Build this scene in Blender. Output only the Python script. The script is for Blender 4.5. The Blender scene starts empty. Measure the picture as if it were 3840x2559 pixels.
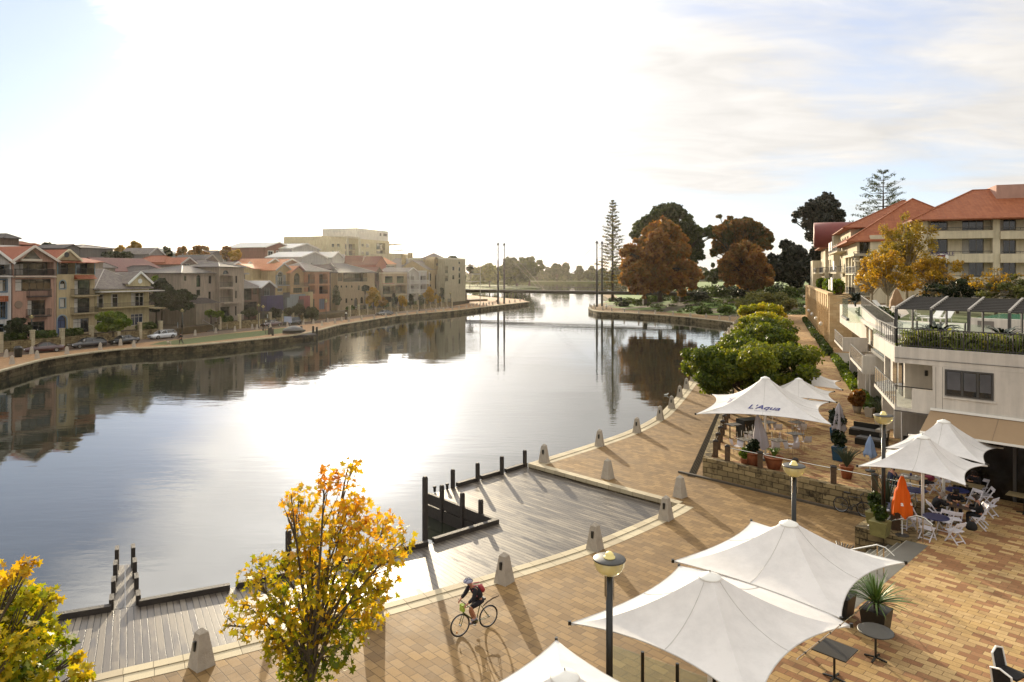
import bpy, math, random
import numpy as np
from mathutils import Vector, Matrix, Euler
from mathutils.geometry import tessellate_polygon
R = math.radians
random.seed(7); rng = np.random.default_rng(7)
S = bpy.context.scene
COL = S.collection
# ------------------------------------------------------------ camera, sky, sun, exposure
F = 2620.0; H0 = 1027.0; CZ = 11.0            # focal length and horizon of the photo (in its pixels), eye height
cd = bpy.data.cameras.new('camera'); cam = bpy.data.objects.new('camera', cd); COL.objects.link(cam)
cam.location = (0, 0, CZ); cam.rotation_euler = (R(90), 0, 0)
cd.sensor_width = 36; cd.lens = F/3840*36; cd.shift_y = -(1279.5-H0)/3840
cd.clip_start = 0.1; cd.clip_end = 12000
S.camera = cam
SUN_AZ, SUN_EL = R(-12.3), R(11.6)            # left of straight ahead, above the horizon
sd = Vector((math.sin(SUN_AZ)*math.cos(SUN_EL), math.cos(SUN_AZ)*math.cos(SUN_EL), math.sin(SUN_EL)))
sl = bpy.data.lights.new('sun', 'SUN'); so = bpy.data.objects.new('sun', sl); COL.objects.link(so)
sl.energy = 5.0; sl.angle = R(0.6); sl.color = (1.0, .84, .60)
so.rotation_euler = sd.to_track_quat('Z', 'Y').to_euler()
S.view_settings.view_transform = 'Standard'; S.view_settings.look = 'None'
S.view_settings.exposure = 0.56; S.view_settings.gamma = 1.0
S.cycles.max_bounces = 8; S.cycles.volume_bounces = 1; S.cycles.transparent_max_bounces = 16
S.cycles.use_denoising = True; S.cycles.sample_clamp_indirect = 6
S.cycles.caustics_reflective = False; S.cycles.caustics_refractive = False

class NT:
    def __init__(s, tree): s.t = tree; s.n = tree.nodes; s.l = tree.links; s.n.clear()
    def new(s, typ, ins=None, **kw):
        n = s.n.new(typ)
        for k, v in kw.items(): setattr(n, k, v)
        for k, v in (ins or {}).items():
            if isinstance(v, bpy.types.NodeSocket): s.l.new(v, n.inputs[k])
            else: n.inputs[k].default_value = v
        return n
    def math(s, op, a, b=0.0, c=None, clamp=False):
        n = s.n.new('ShaderNodeMath'); n.operation = op; n.use_clamp = clamp
        for i, v in enumerate((a, b, c)):
            if v is None: continue
            if isinstance(v, bpy.types.NodeSocket): s.l.new(v, n.inputs[i])
            else: n.inputs[i].default_value = v
        return n.outputs[0]
    def mix(s, f, a, b, typ='MIX'):
        n = s.n.new('ShaderNodeMix'); n.data_type = 'RGBA'; n.blend_type = typ
        for i, v in ((0, f), (6, a), (7, b)):
            if isinstance(v, bpy.types.NodeSocket): s.l.new(v, n.inputs[i])
            else: n.inputs[i].default_value = v if i == 0 else (tuple(v)+(1,))[:4]
        return n.outputs[2]
    def ramp(s, f, stops, interp='LINEAR'):
        n = s.n.new('ShaderNodeValToRGB'); n.color_ramp.interpolation = interp
        e = n.color_ramp.elements
        while len(e) < len(stops): e.new(.5)
        for i, (p, c) in enumerate(stops):
            e[i].position = p; e[i].color = (tuple(c)+(1,))[:4] if not isinstance(c, (int, float)) else (c, c, c, 1)
        s.l.new(f, n.inputs[0]); return n.outputs[0]

W = bpy.data.worlds.new('World'); S.world = W; W.use_nodes = True
t = NT(W.node_tree)
tc = t.new('ShaderNodeTexCoord')
sky = t.new('ShaderNodeTexSky', sky_type='NISHITA', sun_disc=False, sun_elevation=SUN_EL, sun_rotation=SUN_AZ, air_density=1.0, dust_density=0.15, ozone_density=1.0)
sep = t.new('ShaderNodeSeparateXYZ', {0: tc.outputs['Generated']})
zz = t.math('ADD', t.math('MAXIMUM', sep.outputs[2], 0.0), .13)
px = t.math('DIVIDE', sep.outputs[0], zz); py = t.math('DIVIDE', sep.outputs[1], zz)
cv = t.new('ShaderNodeCombineXYZ', {0: px, 1: py, 2: 0.3})
mp = t.new('ShaderNodeMapping', {0: cv.outputs[0], 'Rotation': (0, 0, R(24)), 'Scale': (.30, .62, 1), 'Location': (1.7, .55, 0)})
n1 = t.new('ShaderNodeTexNoise', {'Vector': mp.outputs[0], 'Scale': 1.25, 'Detail': 9, 'Roughness': .58, 'Distortion': .35})
n2 = t.new('ShaderNodeTexNoise', {'Vector': mp.outputs[0], 'Scale': 6.0, 'Detail': 6, 'Roughness': .6, 'Distortion': .6})
dn = t.new('ShaderNodeVectorMath', {0: tc.outputs['Generated'], 1: tuple(sd)}, operation='DOT_PRODUCT')
dd = t.math('MAXIMUM', dn.outputs['Value'], 0.0)
wide = t.math('POWER', dd, 16.0); core = t.math('POWER', dd, 420.0); mid = t.math('POWER', dd, 60.0)
def toward(az, el, k):
    v = (math.sin(R(az))*math.cos(R(el)), math.cos(R(az))*math.cos(R(el)), math.sin(R(el)))
    return t.math('POWER', t.math('MAXIMUM', t.new('ShaderNodeVectorMath', {0: tc.outputs['Generated'], 1: v}, operation='DOT_PRODUCT').outputs['Value'], 0.0), k)
m0 = t.math('ADD', n1.outputs[0], t.math('MULTIPLY', t.math('SUBTRACT', n2.outputs[0], .5), .20))
m0 = t.math('ADD', m0, t.math('ADD', .15, t.math('MULTIPLY', mid, .25)))
clear = t.math('ADD', t.math('MULTIPLY', toward(-37, 11, 18), .46), t.math('ADD', t.math('MULTIPLY', toward(27, 4, 50), .26), t.math('MULTIPLY', toward(6, 6, 60), .15)))
m0 = t.math('ADD', t.math('SUBTRACT', m0, clear), t.math('MULTIPLY', toward(-22, 34, 16), .34))
mask = t.ramp(m0, [(.44, 0.0), (.60, 1.0)])
high = t.new('ShaderNodeMapRange', {'Value': sep.outputs[2], 'From Min': .30, 'From Max': .65, 'To Min': 1.0, 'To Max': 1.5}).outputs[0]
lum = t.math('MULTIPLY', high, t.math('ADD', t.math('ADD', t.math('ADD', .60, t.math('MULTIPLY', toward(-24, 33, 22), 1.7)), t.math('MULTIPLY', wide, .42)), t.math('ADD', t.math('MULTIPLY', mid, 1.1), t.math('MULTIPLY', core, 7.0))))
tex = t.math('ADD', .68, t.math('MULTIPLY', n2.outputs[0], .62))
lt = t.math('MULTIPLY', lum, tex)
cl = t.mix(1.0, (1.0, .965, .92), t.new('ShaderNodeCombineXYZ', {0: lt, 1: lt, 2: lt}).outputs[0], 'MULTIPLY')
bg1 = t.new('ShaderNodeBackground', {0: sky.outputs[0], 1: .05})
vs_ = t.math('ADD', .43, t.math('ADD', t.math('MULTIPLY', mid, .9), t.math('MULTIPLY', toward(-12.3, 6, 14), .22)))
veil = t.new('ShaderNodeBackground', {0: (.70, .745, .98, 1), 1: vs_})
ad = t.new('ShaderNodeAddShader', {0: bg1.outputs[0], 1: veil.outputs[0]})
bg2 = t.new('ShaderNodeBackground', {0: cl, 1: 1.0})
mx = t.new('ShaderNodeMixShader', {0: mask, 1: ad.outputs[0], 2: bg2.outputs[0]})
t.new('ShaderNodeOutputWorld', {0: mx.outputs[0]})

# ------------------------------------------------------------ projection helpers: a photo pixel to a point on a level plane or at a depth
def P(u, v, z=0.0):
    d = (CZ-z)*F/(v-H0); return Vector(((u-1920)/F*d, d, z))
def Q(u, v, d): return Vector(((u-1920)/F*d, d, CZ-(v-H0)*d/F))
def zoomer(x0, y0, k): return lambda x, y: (x0+x/k, y0+y/k)
Z1 = zoomer(0, 850, 2.6133); Z2 = zoomer(550, 850, 3.1357); Z3 = zoomer(1150, 800, 3.1357)
ZS = zoomer(3000, 600, 2.6131)
AZ_P = R(20.6)                                 # heading of the promenade
PV = Vector((math.sin(AZ_P), math.cos(AZ_P), 0)); QV = Vector((math.cos(AZ_P), -math.sin(AZ_P), 0))
AV = Vector((-.69, .724, 0)).normalized(); BV = Vector((.724, .69, 0)).normalized()

# ------------------------------------------------------------ object helpers
class MB:
    def __init__(s): s.v = []; s.f = []; s.m = []; s.uvs = {}
    def add(s, vs, fs, mi=0, M=None):
        o = len(s.v)
        s.v += [tuple(M @ Vector(p)) if M is not None else tuple(p) for p in vs]
        s.f += [tuple(i+o for i in f) for f in fs]; s.m += [mi]*len(fs); return s
    def box(s, x0, y0, z0, x1, y1, z1, mi=0, M=None):
        x0, x1 = min(x0, x1), max(x0, x1); y0, y1 = min(y0, y1), max(y0, y1); z0, z1 = min(z0, z1), max(z0, z1)
        return s.add([(x0,y0,z0),(x1,y0,z0),(x1,y1,z0),(x0,y1,z0),(x0,y0,z1),(x1,y0,z1),(x1,y1,z1),(x0,y1,z1)],
                     [(0,3,2,1),(4,5,6,7),(0,1,5,4),(1,2,6,5),(2,3,7,6),(3,0,4,7)], mi, M)
    def cbox(s, c, sx, sy, sz, rz=0, mi=0):
        return s.box(-sx/2, -sy/2, -sz/2, sx/2, sy/2, sz/2, mi, Matrix.Translation(c) @ Matrix.Rotation(rz, 4, 'Z'))
    def frustum(s, c, b, tp, h, rz=0, mi=0, n=4, M=None):
        vs = []
        for r, z in ((b, 0), (tp, h)):
            for k in range(n):
                a = rz+2*math.pi*(k+.5)/n; vs.append((c[0]+r*math.cos(a), c[1]+r*math.sin(a), c[2]+z))
        return s.add(vs, [tuple(range(n))[::-1], tuple(range(n, 2*n))]+[(k, (k+1) % n, n+(k+1) % n, n+k) for k in range(n)], mi, M)
    def bar(s, a, b, w, h=None, mi=0):
        a = Vector(a); b = Vector(b); h = h or w; d = (b-a)
        if d.length < 1e-6: return s
        q = d.to_track_quat('X', 'Z').to_matrix().to_4x4()
        return s.box(0, -w/2, -h/2, d.length, w/2, h/2, mi, Matrix.Translation(a) @ q)
    def tube(s, pts, r, n=8, mi=0, closed=False, cap=True):
        pts = [Vector(p) for p in pts]; o = len(s.v); N = len(pts)
        rs = r if isinstance(r, (list, tuple)) else [r]*N
        up = Vector((0, 0, 1))
        for i, p in enumerate(pts):
            a = pts[(i-1) % N] if (closed or i > 0) else p; b = pts[(i+1) % N] if (closed or i < N-1) else p
            d = (b-a).normalized(); x = d.cross(up)
            if x.length < .05: x = d.cross(Vector((0, 1, 0)))
            x.normalize(); y = x.cross(d)
            for k in range(n):
                an = 2*math.pi*k/n; s.v.append(tuple(p+x*rs[i]*math.cos(an)+y*rs[i]*math.sin(an)))
        for i in range(N if closed else N-1):
            j = (i+1) % N
            for k in range(n):
                l = (k+1) % n; s.f.append((o+i*n+k, o+i*n+l, o+j*n+l, o+j*n+k)); s.m.append(mi)
        if cap and not closed:
            s.f.append(tuple(o+k for k in range(n))[::-1]); s.f.append(tuple(o+(N-1)*n+k for k in range(n))); s.m += [mi, mi]
        return s
    def lathe(s, prof, c=(0, 0, 0), n=16, mi=0, M=None, cap=True):
        vs = []; N = len(prof)
        for r, z in prof:
            for k in range(n):
                a = 2*math.pi*k/n; vs.append((c[0]+r*math.cos(a), c[1]+r*math.sin(a), c[2]+z))
        fs = [(i*n+k, i*n+(k+1) % n, (i+1)*n+(k+1) % n, (i+1)*n+k) for i in range(N-1) for k in range(n)]
        if cap: fs += [tuple(range(n))[::-1], tuple((N-1)*n+k for k in range(n))]
        return s.add(vs, fs, mi, M)
    def poly(s, pts, z0, z1=None, mi=0):
        """level polygon (any outline) at z0, or a slab z0..z1"""
        tri = tessellate_polygon([[Vector((p[0], p[1], 0)) for p in pts]])
        def up(t, fl):
            a, b, c = (pts[i] for i in t); cr = (b[0]-a[0])*(c[1]-a[1])-(b[1]-a[1])*(c[0]-a[0])
            return t if (cr > 0) != fl else t[::-1]
        if z1 is None: return s.add([(p[0], p[1], z0) for p in pts], [up(t, False) for t in tri], mi)
        n = len(pts); ar = sum(pts[i][0]*pts[(i+1) % n][1]-pts[(i+1) % n][0]*pts[i][1] for i in range(n))
        s.add([(p[0], p[1], z1) for p in pts], [up(t, False) for t in tri], mi)
        s.add([(p[0], p[1], z0) for p in pts], [up(t, True) for t in tri], mi)
        q = [(i, (i+1) % n, n+(i+1) % n, n+i) for i in range(n)]
        if ar < 0: q = [f[::-1] for f in q]
        return s.add([(p[0], p[1], z0) for p in pts]+[(p[0], p[1], z1) for p in pts], q, mi)
    def build(s, name, mat, parent=None, smooth=False, loc=None):
        me = bpy.data.meshes.new(name); me.from_pydata(s.v, [], s.f)
        mats = mat if isinstance(mat, (list, tuple)) else [mat]
        for m in mats: me.materials.append(m)
        if len(mats) > 1: me.polygons.foreach_set('material_index', s.m)
        me.update(); autouv(me)
        if smooth: me.polygons.foreach_set('use_smooth', [True]*len(me.polygons))
        o = bpy.data.objects.new(name, me); COL.objects.link(o)
        if parent is not None: o.parent = parent
        if loc is not None: o.location = loc
        return o
def autouv(me):
    n = len(me.loops)
    if not n: return
    co = np.empty(len(me.vertices)*3, 'f'); me.vertices.foreach_get('co', co); co = co.reshape(-1, 3)
    vi = np.empty(n, 'i'); me.loops.foreach_get('vertex_index', vi)
    pn = np.empty(len(me.polygons)*3, 'f'); me.polygons.foreach_get('normal', pn); pn = pn.reshape(-1, 3)
    lt = np.empty(len(me.polygons), 'i'); me.polygons.foreach_get('loop_total', lt)
    nn = np.repeat(pn, lt, axis=0); p = co[vi]
    t1 = np.stack([-nn[:, 1], nn[:, 0], np.zeros(n)], 1); l = np.linalg.norm(t1, axis=1)
    flat = l < .02; t1[flat] = (1, 0, 0); l[flat] = 1; t1 /= l[:, None]
    t2 = np.cross(nn, t1)
    uv = np.stack([(p*t1).sum(1), (p*t2).sum(1)], 1).astype('f')
    me.uv_layers.new(name='UVMap'); me.uv_layers[0].data.foreach_set('uv', uv.ravel())
def tag(o, label=None, cat=None, group=None, kind=None):
    if label: o['label'] = label
    if cat: o['category'] = cat
    if group: o['group'] = group
    if kind: o['kind'] = kind
    return o
def thing(name, label, cat, loc=(0, 0, 0), rz=0, group=None, scale=1):
    o = bpy.data.objects.new(name, None); COL.objects.link(o); o.empty_display_size = .2
    o.location = loc; o.rotation_euler = (0, 0, rz); o.scale = (scale,)*3
    return tag(o, label, cat, group)
def struct(o): o['kind'] = 'structure'; return o
def dup(root, loc, rz=0, label=None, group=None, scale=None):
    def cp(o, par):
        c = o.copy(); COL.objects.link(c); c.parent = par
        for ch in list(o.children): cp(ch, c)
        return c
    r = cp(root, None); r.location = loc; r.rotation_euler = (0, 0, rz)
    if scale: r.scale = scale if isinstance(scale, tuple) else (scale,)*3
    if label: r['label'] = label
    if group: r['group'] = group
    return r
ORD = ['first','second','third','fourth','fifth','sixth','seventh','eighth','ninth','tenth','eleventh','twelfth','thirteenth','fourteenth','fifteenth','sixteenth','seventeenth','eighteenth','nineteenth']
TENS = {20:'twent',30:'thirt',40:'fort'}
def ordinal(i):
    if i < 19: return ORD[i]
    n = i+1; b = TENS[n//10*10]
    return b+'ieth' if n % 10 == 0 else b+'y-'+ORD[n % 10-1]

# ------------------------------------------------------------ materials
def lin(h):
    if not isinstance(h, str): return tuple(h)
    h = h.lstrip('#'); c = [int(h[i:i+2], 16)/255 for i in (0, 2, 4)]
    return tuple(x/12.92 if x <= .04045 else ((x+.055)/1.055)**2.4 for x in c)
def nmat(name):
    m = bpy.data.materials.new(name); m.use_nodes = True; return m, NT(m.node_tree)
def out(t, sh, vol=None):
    t.new('ShaderNodeOutputMaterial', {0: sh})
def M(name, col, rough=.8, var=.15, scale=2.0, bump=0.0, metal=0.0, spec=.5, coat=0.0):
    """plain stuff with a mottle and a little relief"""
    m, t = nmat(name); c = lin(col)
    tc = t.new('ShaderNodeTexCoord')
    n = t.new('ShaderNodeTexNoise', {'Vector': tc.outputs['Object'], 'Scale': scale, 'Detail': 6, 'Roughness': .62})
    f = t.ramp(n.outputs[0], [(.3, 1-var), (.7, 1+var*.6)])
    cc = t.mix(1.0, c, f, 'MULTIPLY')
    b = t.new('ShaderNodeBsdfPrincipled', {'Base Color': cc, 'Roughness': rough, 'Metallic': metal, 'Specular IOR Level': spec, 'Coat Weight': coat})
    if bump:
        n3 = t.new('ShaderNodeTexNoise', {'Vector': tc.outputs['Object'], 'Scale': scale*9, 'Detail': 4})
        bp = t.new('ShaderNodeBump', {'Height': n3.outputs[0], 'Strength': bump, 'Distance': .05}); t.l.new(bp.outputs[0], b.inputs['Normal'])
    out(t, b.outputs[0]); return m
def stucco(name, col, dirt=.25):
    """rendered wall: mottled paint, rain streaks, fine relief"""
    m, t = nmat(name); c = lin(col); tc = t.new('ShaderNodeTexCoord')
    n = t.new('ShaderNodeTexNoise', {'Vector': tc.outputs['Object'], 'Scale': .7, 'Detail': 8, 'Roughness': .65})
    mp = t.new('ShaderNodeMapping', {0: tc.outputs['Object'], 'Scale': (2.2, 2.2, .22)})
    st = t.new('ShaderNodeTexNoise', {'Vector': mp.outputs[0], 'Scale': 1.6, 'Detail': 5, 'Roughness': .6})
    a = t.ramp(n.outputs[0], [(.3, .86), (.7, 1.08)]); b_ = t.ramp(st.outputs[0], [(.40, 1-dirt), (.62, 1.0)])
    cc = t.mix(1.0, t.mix(1.0, c, a, 'MULTIPLY'), b_, 'MULTIPLY')
    n3 = t.new('ShaderNodeTexNoise', {'Vector': tc.outputs['Object'], 'Scale': 22, 'Detail': 4})
    bp = t.new('ShaderNodeBump', {'Height': n3.outputs[0], 'Strength': .25, 'Distance': .03})
    b = t.new('ShaderNodeBsdfPrincipled', {'Base Color': cc, 'Roughness': .88, 'Normal': bp.outputs[0], 'Specular IOR Level': .3}); out(t, b.outputs[0]); return m
def brickmat(name, c1, c2, mortar, bw, bh, ms=.012, rough=.85, coord='UV', rot=0, bump=.4, stops=None, var=.18, stain=None, gloss=0, freq=2, offs=.5, squash=1.0, warp=.02):
    m, t = nmat(name); tc = t.new('ShaderNodeTexCoord')
    mp = t.new('ShaderNodeMapping', {0: tc.outputs[coord], 'Rotation': (0, 0, rot)})
    wv = t.new('ShaderNodeTexNoise', {'Vector': mp.outputs[0], 'Scale': 1.1, 'Detail': 2})
    vec = t.new('ShaderNodeVectorMath', {0: mp.outputs[0], 1: t.new('ShaderNodeVectorMath', {0: wv.outputs[1], 1: (warp,)*3}, operation='MULTIPLY').outputs[0]}, operation='ADD').outputs[0]
    br = t.new('ShaderNodeTexBrick', {'Vector': vec, 'Color1': (0, 0, 0, 1), 'Color2': (1, 1, 1, 1), 'Mortar': (.5, .5, .5, 1), 'Scale': 1.0, 'Mortar Size': ms, 'Mortar Smooth': .3, 'Bias': 0.0, 'Brick Width': bw, 'Row Height': bh}, offset=offs, offset_frequency=freq, squash=squash)
    cr = t.ramp(br.outputs[0], stops or [(0.0, lin(c1)), (1.0, lin(c2))], 'LINEAR' if not stops else 'CONSTANT')
    n = t.new('ShaderNodeTexNoise', {'Vector': mp.outputs[0], 'Scale': .35, 'Detail': 7, 'Roughness': .7})
    g = t.new('ShaderNodeTexNoise', {'Vector': mp.outputs[0], 'Scale': 30, 'Detail': 3, 'Roughness': .7})
    a = t.ramp(n.outputs[0], [(.3, 1-var), (.72, 1+var*.5)]); a2 = t.ramp(g.outputs[0], [(.25, .80), (.75, 1.16)])
    cc = t.mix(1.0, t.mix(1.0, cr, a, 'MULTIPLY'), a2, 'MULTIPLY')
    cc = t.mix(br.outputs[1], cc, lin(mortar))
    if stain:
        sn = t.new('ShaderNodeTexNoise', {'Vector': tc.outputs['Object'], 'Scale': stain[1], 'Detail': 8, 'Roughness': .7})
        cc = t.mix(t.ramp(sn.outputs[0], [(stain[2], 0.0), (stain[2]+.12, stain[3] if len(stain) > 3 else .85)]), cc, lin(stain[0]))
    h = t.math('ADD', t.math('MULTIPLY', br.outputs[1], -1.0), t.math('MULTIPLY', g.outputs[0], .35))
    bp = t.new('ShaderNodeBump', {'Height': h, 'Strength': bump, 'Distance': .02})
    rr = t.ramp(n.outputs[0], [(.35, max(rough-gloss, .1)), (.65, rough)])
    b = t.new('ShaderNodeBsdfPrincipled', {'Base Color': cc, 'Roughness': rr, 'Normal': bp.outputs[0], 'Specular IOR Level': .22}); out(t, b.outputs[0]); return m
def tilemat(name, c1, c2, w=.30, h=.34):
    """roof tiles: courses up the slope, rounded pans across it"""
    m, t = nmat(name); tc = t.new('ShaderNodeTexCoord'); sp = t.new('ShaderNodeSeparateXYZ', {0: tc.outputs['UV']})
    fx = t.math('FRACT', t.math('DIVIDE', sp.outputs[0], w)); fy = t.math('FRACT', t.math('DIVIDE', sp.outputs[1], h))
    ix = t.math('FLOOR', t.math('DIVIDE', sp.outputs[0], w)); iy = t.math('FLOOR', t.math('DIVIDE', sp.outputs[1], h))
    wn = t.new('ShaderNodeTexWhiteNoise', {0: t.new('ShaderNodeCombineXYZ', {0: ix, 1: iy}).outputs[0]}, noise_dimensions='2D')
    n = t.new('ShaderNodeTexNoise', {'Vector': tc.outputs['Object'], 'Scale': .8, 'Detail': 6, 'Roughness': .7})
    cc = t.mix(t.math('ADD', t.math('MULTIPLY', wn.outputs[0], .6), t.math('MULTIPLY', n.outputs[0], .4)), lin(c1), lin(c2))
    seam = t.math('LESS_THAN', fy, .12); cc = t.mix(t.math('MULTIPLY', seam, .45), cc, tuple(x*.35 for x in lin(c1)))
    pan = t.math('SINE', t.math('MULTIPLY', fx, math.pi)); hh = t.math('ADD', t.math('MULTIPLY', pan, .6), t.math('MULTIPLY', fy, -.6))
    bp = t.new('ShaderNodeBump', {'Height': hh, 'Strength': .9, 'Distance': .06})
    b = t.new('ShaderNodeBsdfPrincipled', {'Base Color': cc, 'Roughness': .7, 'Specular IOR Level': .2, 'Normal': bp.outputs[0]}); out(t, b.outputs[0]); return m
def leafmat(name, cols, trans=.5, rough=.5, gloss=.25):
    """leaves: colour picked per leaf, some light through"""
    m, t = nmat(name); at = t.new('ShaderNodeAttribute', attribute_name='rnd')
    n = len(cols); cr = t.ramp(at.outputs['Fac'], [(i/(n-1), lin(c)) for i, c in enumerate(cols)])
    b = t.new('ShaderNodeBsdfPrincipled', {'Base Color': cr, 'Roughness': rough, 'Specular IOR Level': gloss})
    tr = t.new('ShaderNodeBsdfTranslucent', {0: t.mix(1.0, cr, (1.5, 1.35, .8), 'MULTIPLY')})
    out(t, t.new('ShaderNodeMixShader', {0: trans, 1: b.outputs[0], 2: tr.outputs[0]}).outputs[0]); return m
def glassmat(name, tint, alpha=.75, rough=.05):
    """thin clear sheet: see-through with a reflection"""
    m, t = nmat(name); lw = t.new('ShaderNodeLayerWeight', {0: .5}); fr_ = t.math('ADD', .04, t.math('MULTIPLY', t.math('POWER', lw.outputs['Facing'], 5.0), .8))
    tr = t.new('ShaderNodeBsdfTransparent', {0: tuple(lin(tint))+(1,)}); gl = t.new('ShaderNodeBsdfGlossy', {0: (1, 1, 1, 1), 1: rough})
    df = t.new('ShaderNodeBsdfDiffuse', {0: tuple(lin(tint))+(1,)})
    a = t.new('ShaderNodeMixShader', {0: 1-alpha, 1: tr.outputs[0], 2: df.outputs[0]})
    out(t, t.new('ShaderNodeMixShader', {0: fr_, 1: a.outputs[0], 2: gl.outputs[0]}).outputs[0]); return m
def emat(name, col, s):
    m, t = nmat(name); out(t, t.new('ShaderNodeEmission', {0: tuple(lin(col))+(1,), 1: s}).outputs[0]); return m
def fabric(name, col, trans=.25, dirt=.08):
    m, t = nmat(name); c = lin(col); tc = t.new('ShaderNodeTexCoord')
    n = t.new('ShaderNodeTexNoise', {'Vector': tc.outputs['Object'], 'Scale': 1.3, 'Detail': 8, 'Roughness': .7})
    cc = t.mix(1.0, c, t.ramp(n.outputs[0], [(.3, 1-dirt), (.6, 1.0)]), 'MULTIPLY')
    g = t.new('ShaderNodeTexNoise', {'Vector': tc.outputs['Object'], 'Scale': 2.5, 'Detail': 2})
    bp = t.new('ShaderNodeBump', {'Height': g.outputs[0], 'Strength': .15, 'Distance': .05})
    b = t.new('ShaderNodeBsdfPrincipled', {'Base Color': cc, 'Roughness': .7, 'Normal': bp.outputs[0], 'Specular IOR Level': .25})
    tr = t.new('ShaderNodeBsdfTranslucent', {0: cc})
    out(t, t.new('ShaderNodeMixShader', {0: trans, 1: b.outputs[0], 2: tr.outputs[0]}).outputs[0]); return m

GR = math.atan2(AV.y, AV.x)                    # paving is laid on the dock's grid
m_pave = brickmat('brown pavers', '#735a38', '#90744b', '#4a3922', .50, .30, .010, .80, 'Object', -GR, .6, var=.26, gloss=.15, stain=('#4a3820', .45, .52, .38))
m_pave_up = brickmat('two-tone pavers', '#b59567', '#9a7550', '#6d5538', .46, .235, .010, .82, 'Object', -GR, .5,
    stops=[(0, lin('#b0915f')), (.28, lin('#b99b6b')), (.52, lin('#a88a5e')), (.66, lin('#8c6444')), (.82, lin('#98704d'))], var=.22, gloss=.12, stain=('#5a4630', .6, .53, .35))
m_pave_left = brickmat('far path pavers', '#8d6d4c', '#a58460', '#6a523a', .6, .3, .012, .85, 'Object', R(20), .3)
m_road = brickmat('road pavers', '#5f5044', '#6f5f50', '#453a31', .3, .2, .01, .85, 'Object', R(20), .2)
m_cope = brickmat('coping stone', '#a79a80', '#bdb193', '#665c49', .75, .60, .012, .75, 'UV', 0, .3)
m_quay = brickmat('limestone quay', '#665a42', '#7d6f54', '#3b3426', .8, .35, .015, .9, 'UV', 0, .9, stain=('#1d1910', .6, .46))  # dark tones hold algae stain and shade painted into the stone colour
m_wall = brickmat('rough limestone', '#77684a', '#9a8862', '#4d4330', .62, .28, .022, .95, 'UV', 0, 1.4, stain=('#2a2318', 1.5, .50), var=.35, warp=.12)
m_bollard = M('bollard stone', '#a3998a', .85, .2, 3, .5)
m_timber = M('dark jetty timber', '#2e2721', .7, .4, 3, .6)
m_timber_b = M('brown timber', '#54402a', .8, .35, 4, .6)
m_lawn = M('lawn', '#4b5522', .95, .35, 1.5, .5)
m_earth = M('earth and litter', '#45371f', .95, .4, .6, .6)
m_black = M('black painted steel', '#14140f', .35, .1, 3)
m_dark = M('dark grey metal', '#33322f', .45, .15, 3)
m_steel = M('stainless steel', '#c8c4ba', .22, .06, 4, metal=1.0)
m_chrome = M('chrome', '#d8d6d0', .10, .04, 4, metal=1.0)
m_white = M('white paint', '#dcdad2', .5, .06, 3)
m_pglass = M('window glass', '#1b2024', .05, .5, .5, spec=.8)
m_bluegl = M('blue tinted glass', '#252f44', .06, .4, .5, spec=.8)
m_curtain = M('net curtain', '#aaa69c', .8, .15, 3)
m_glass = glassmat('clear balustrade glass', '#fafcfa', .97)
m_glass_g = glassmat('green balustrade glass', '#f3f9f3', .94)

# ------------------------------------------------------------ water
def water_material():
    m, t = nmat('canal water'); tc = t.new('ShaderNodeTexCoord')
    mp = t.new('ShaderNodeMapping', {0: tc.outputs['Object'], 'Rotation': (0, 0, R(14)), 'Scale': (.35, 1.0, 1.0)})
    a = t.new('ShaderNodeTexNoise', {'Vector': mp.outputs[0], 'Scale': 1.6, 'Detail': 3, 'Roughness': .5, 'Distortion': .4})
    b = t.new('ShaderNodeTexNoise', {'Vector': mp.outputs[0], 'Scale': .25, 'Detail': 3, 'Roughness': .5})
    c = t.new('ShaderNodeTexNoise', {'Vector': tc.outputs['Object'], 'Scale': .030, 'Detail': 3, 'Roughness': .55})
    calm = t.ramp(c.outputs[0], [(.38, .12), (.62, 1.0)])
    h = t.math('ADD', t.math('MULTIPLY', t.math('MULTIPLY', a.outputs[0], calm), .010), t.math('MULTIPLY', b.outputs[0], .020))
    bp = t.new('ShaderNodeBump', {'Height': h, 'Strength': 1.0, 'Distance': 1.0})
    p = t.new('ShaderNodeBsdfPrincipled', {'Base Color': (.020, .022, .015, 1), 'Roughness': .03, 'IOR': 1.5, 'Specular IOR Level': .8, 'Normal': bp.outputs[0]})
    out(t, p.outputs[0]); return m
WZ = -1.2
mb = MB(); n_ = 24
mb.add([(-2500, -60, WZ), (2500, -60, WZ), (2500, 3500, WZ), (-2500, 3500, WZ)], [(0, 1, 2, 3)])
struct(mb.build('water', water_material()))
mb = MB().add([(-6000, -200, -6), (6000, -200, -6), (6000, 9000, -6), (-6000, 9000, -6)], [(0, 1, 2, 3)])
struct(mb.build('ground', m_earth))

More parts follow.
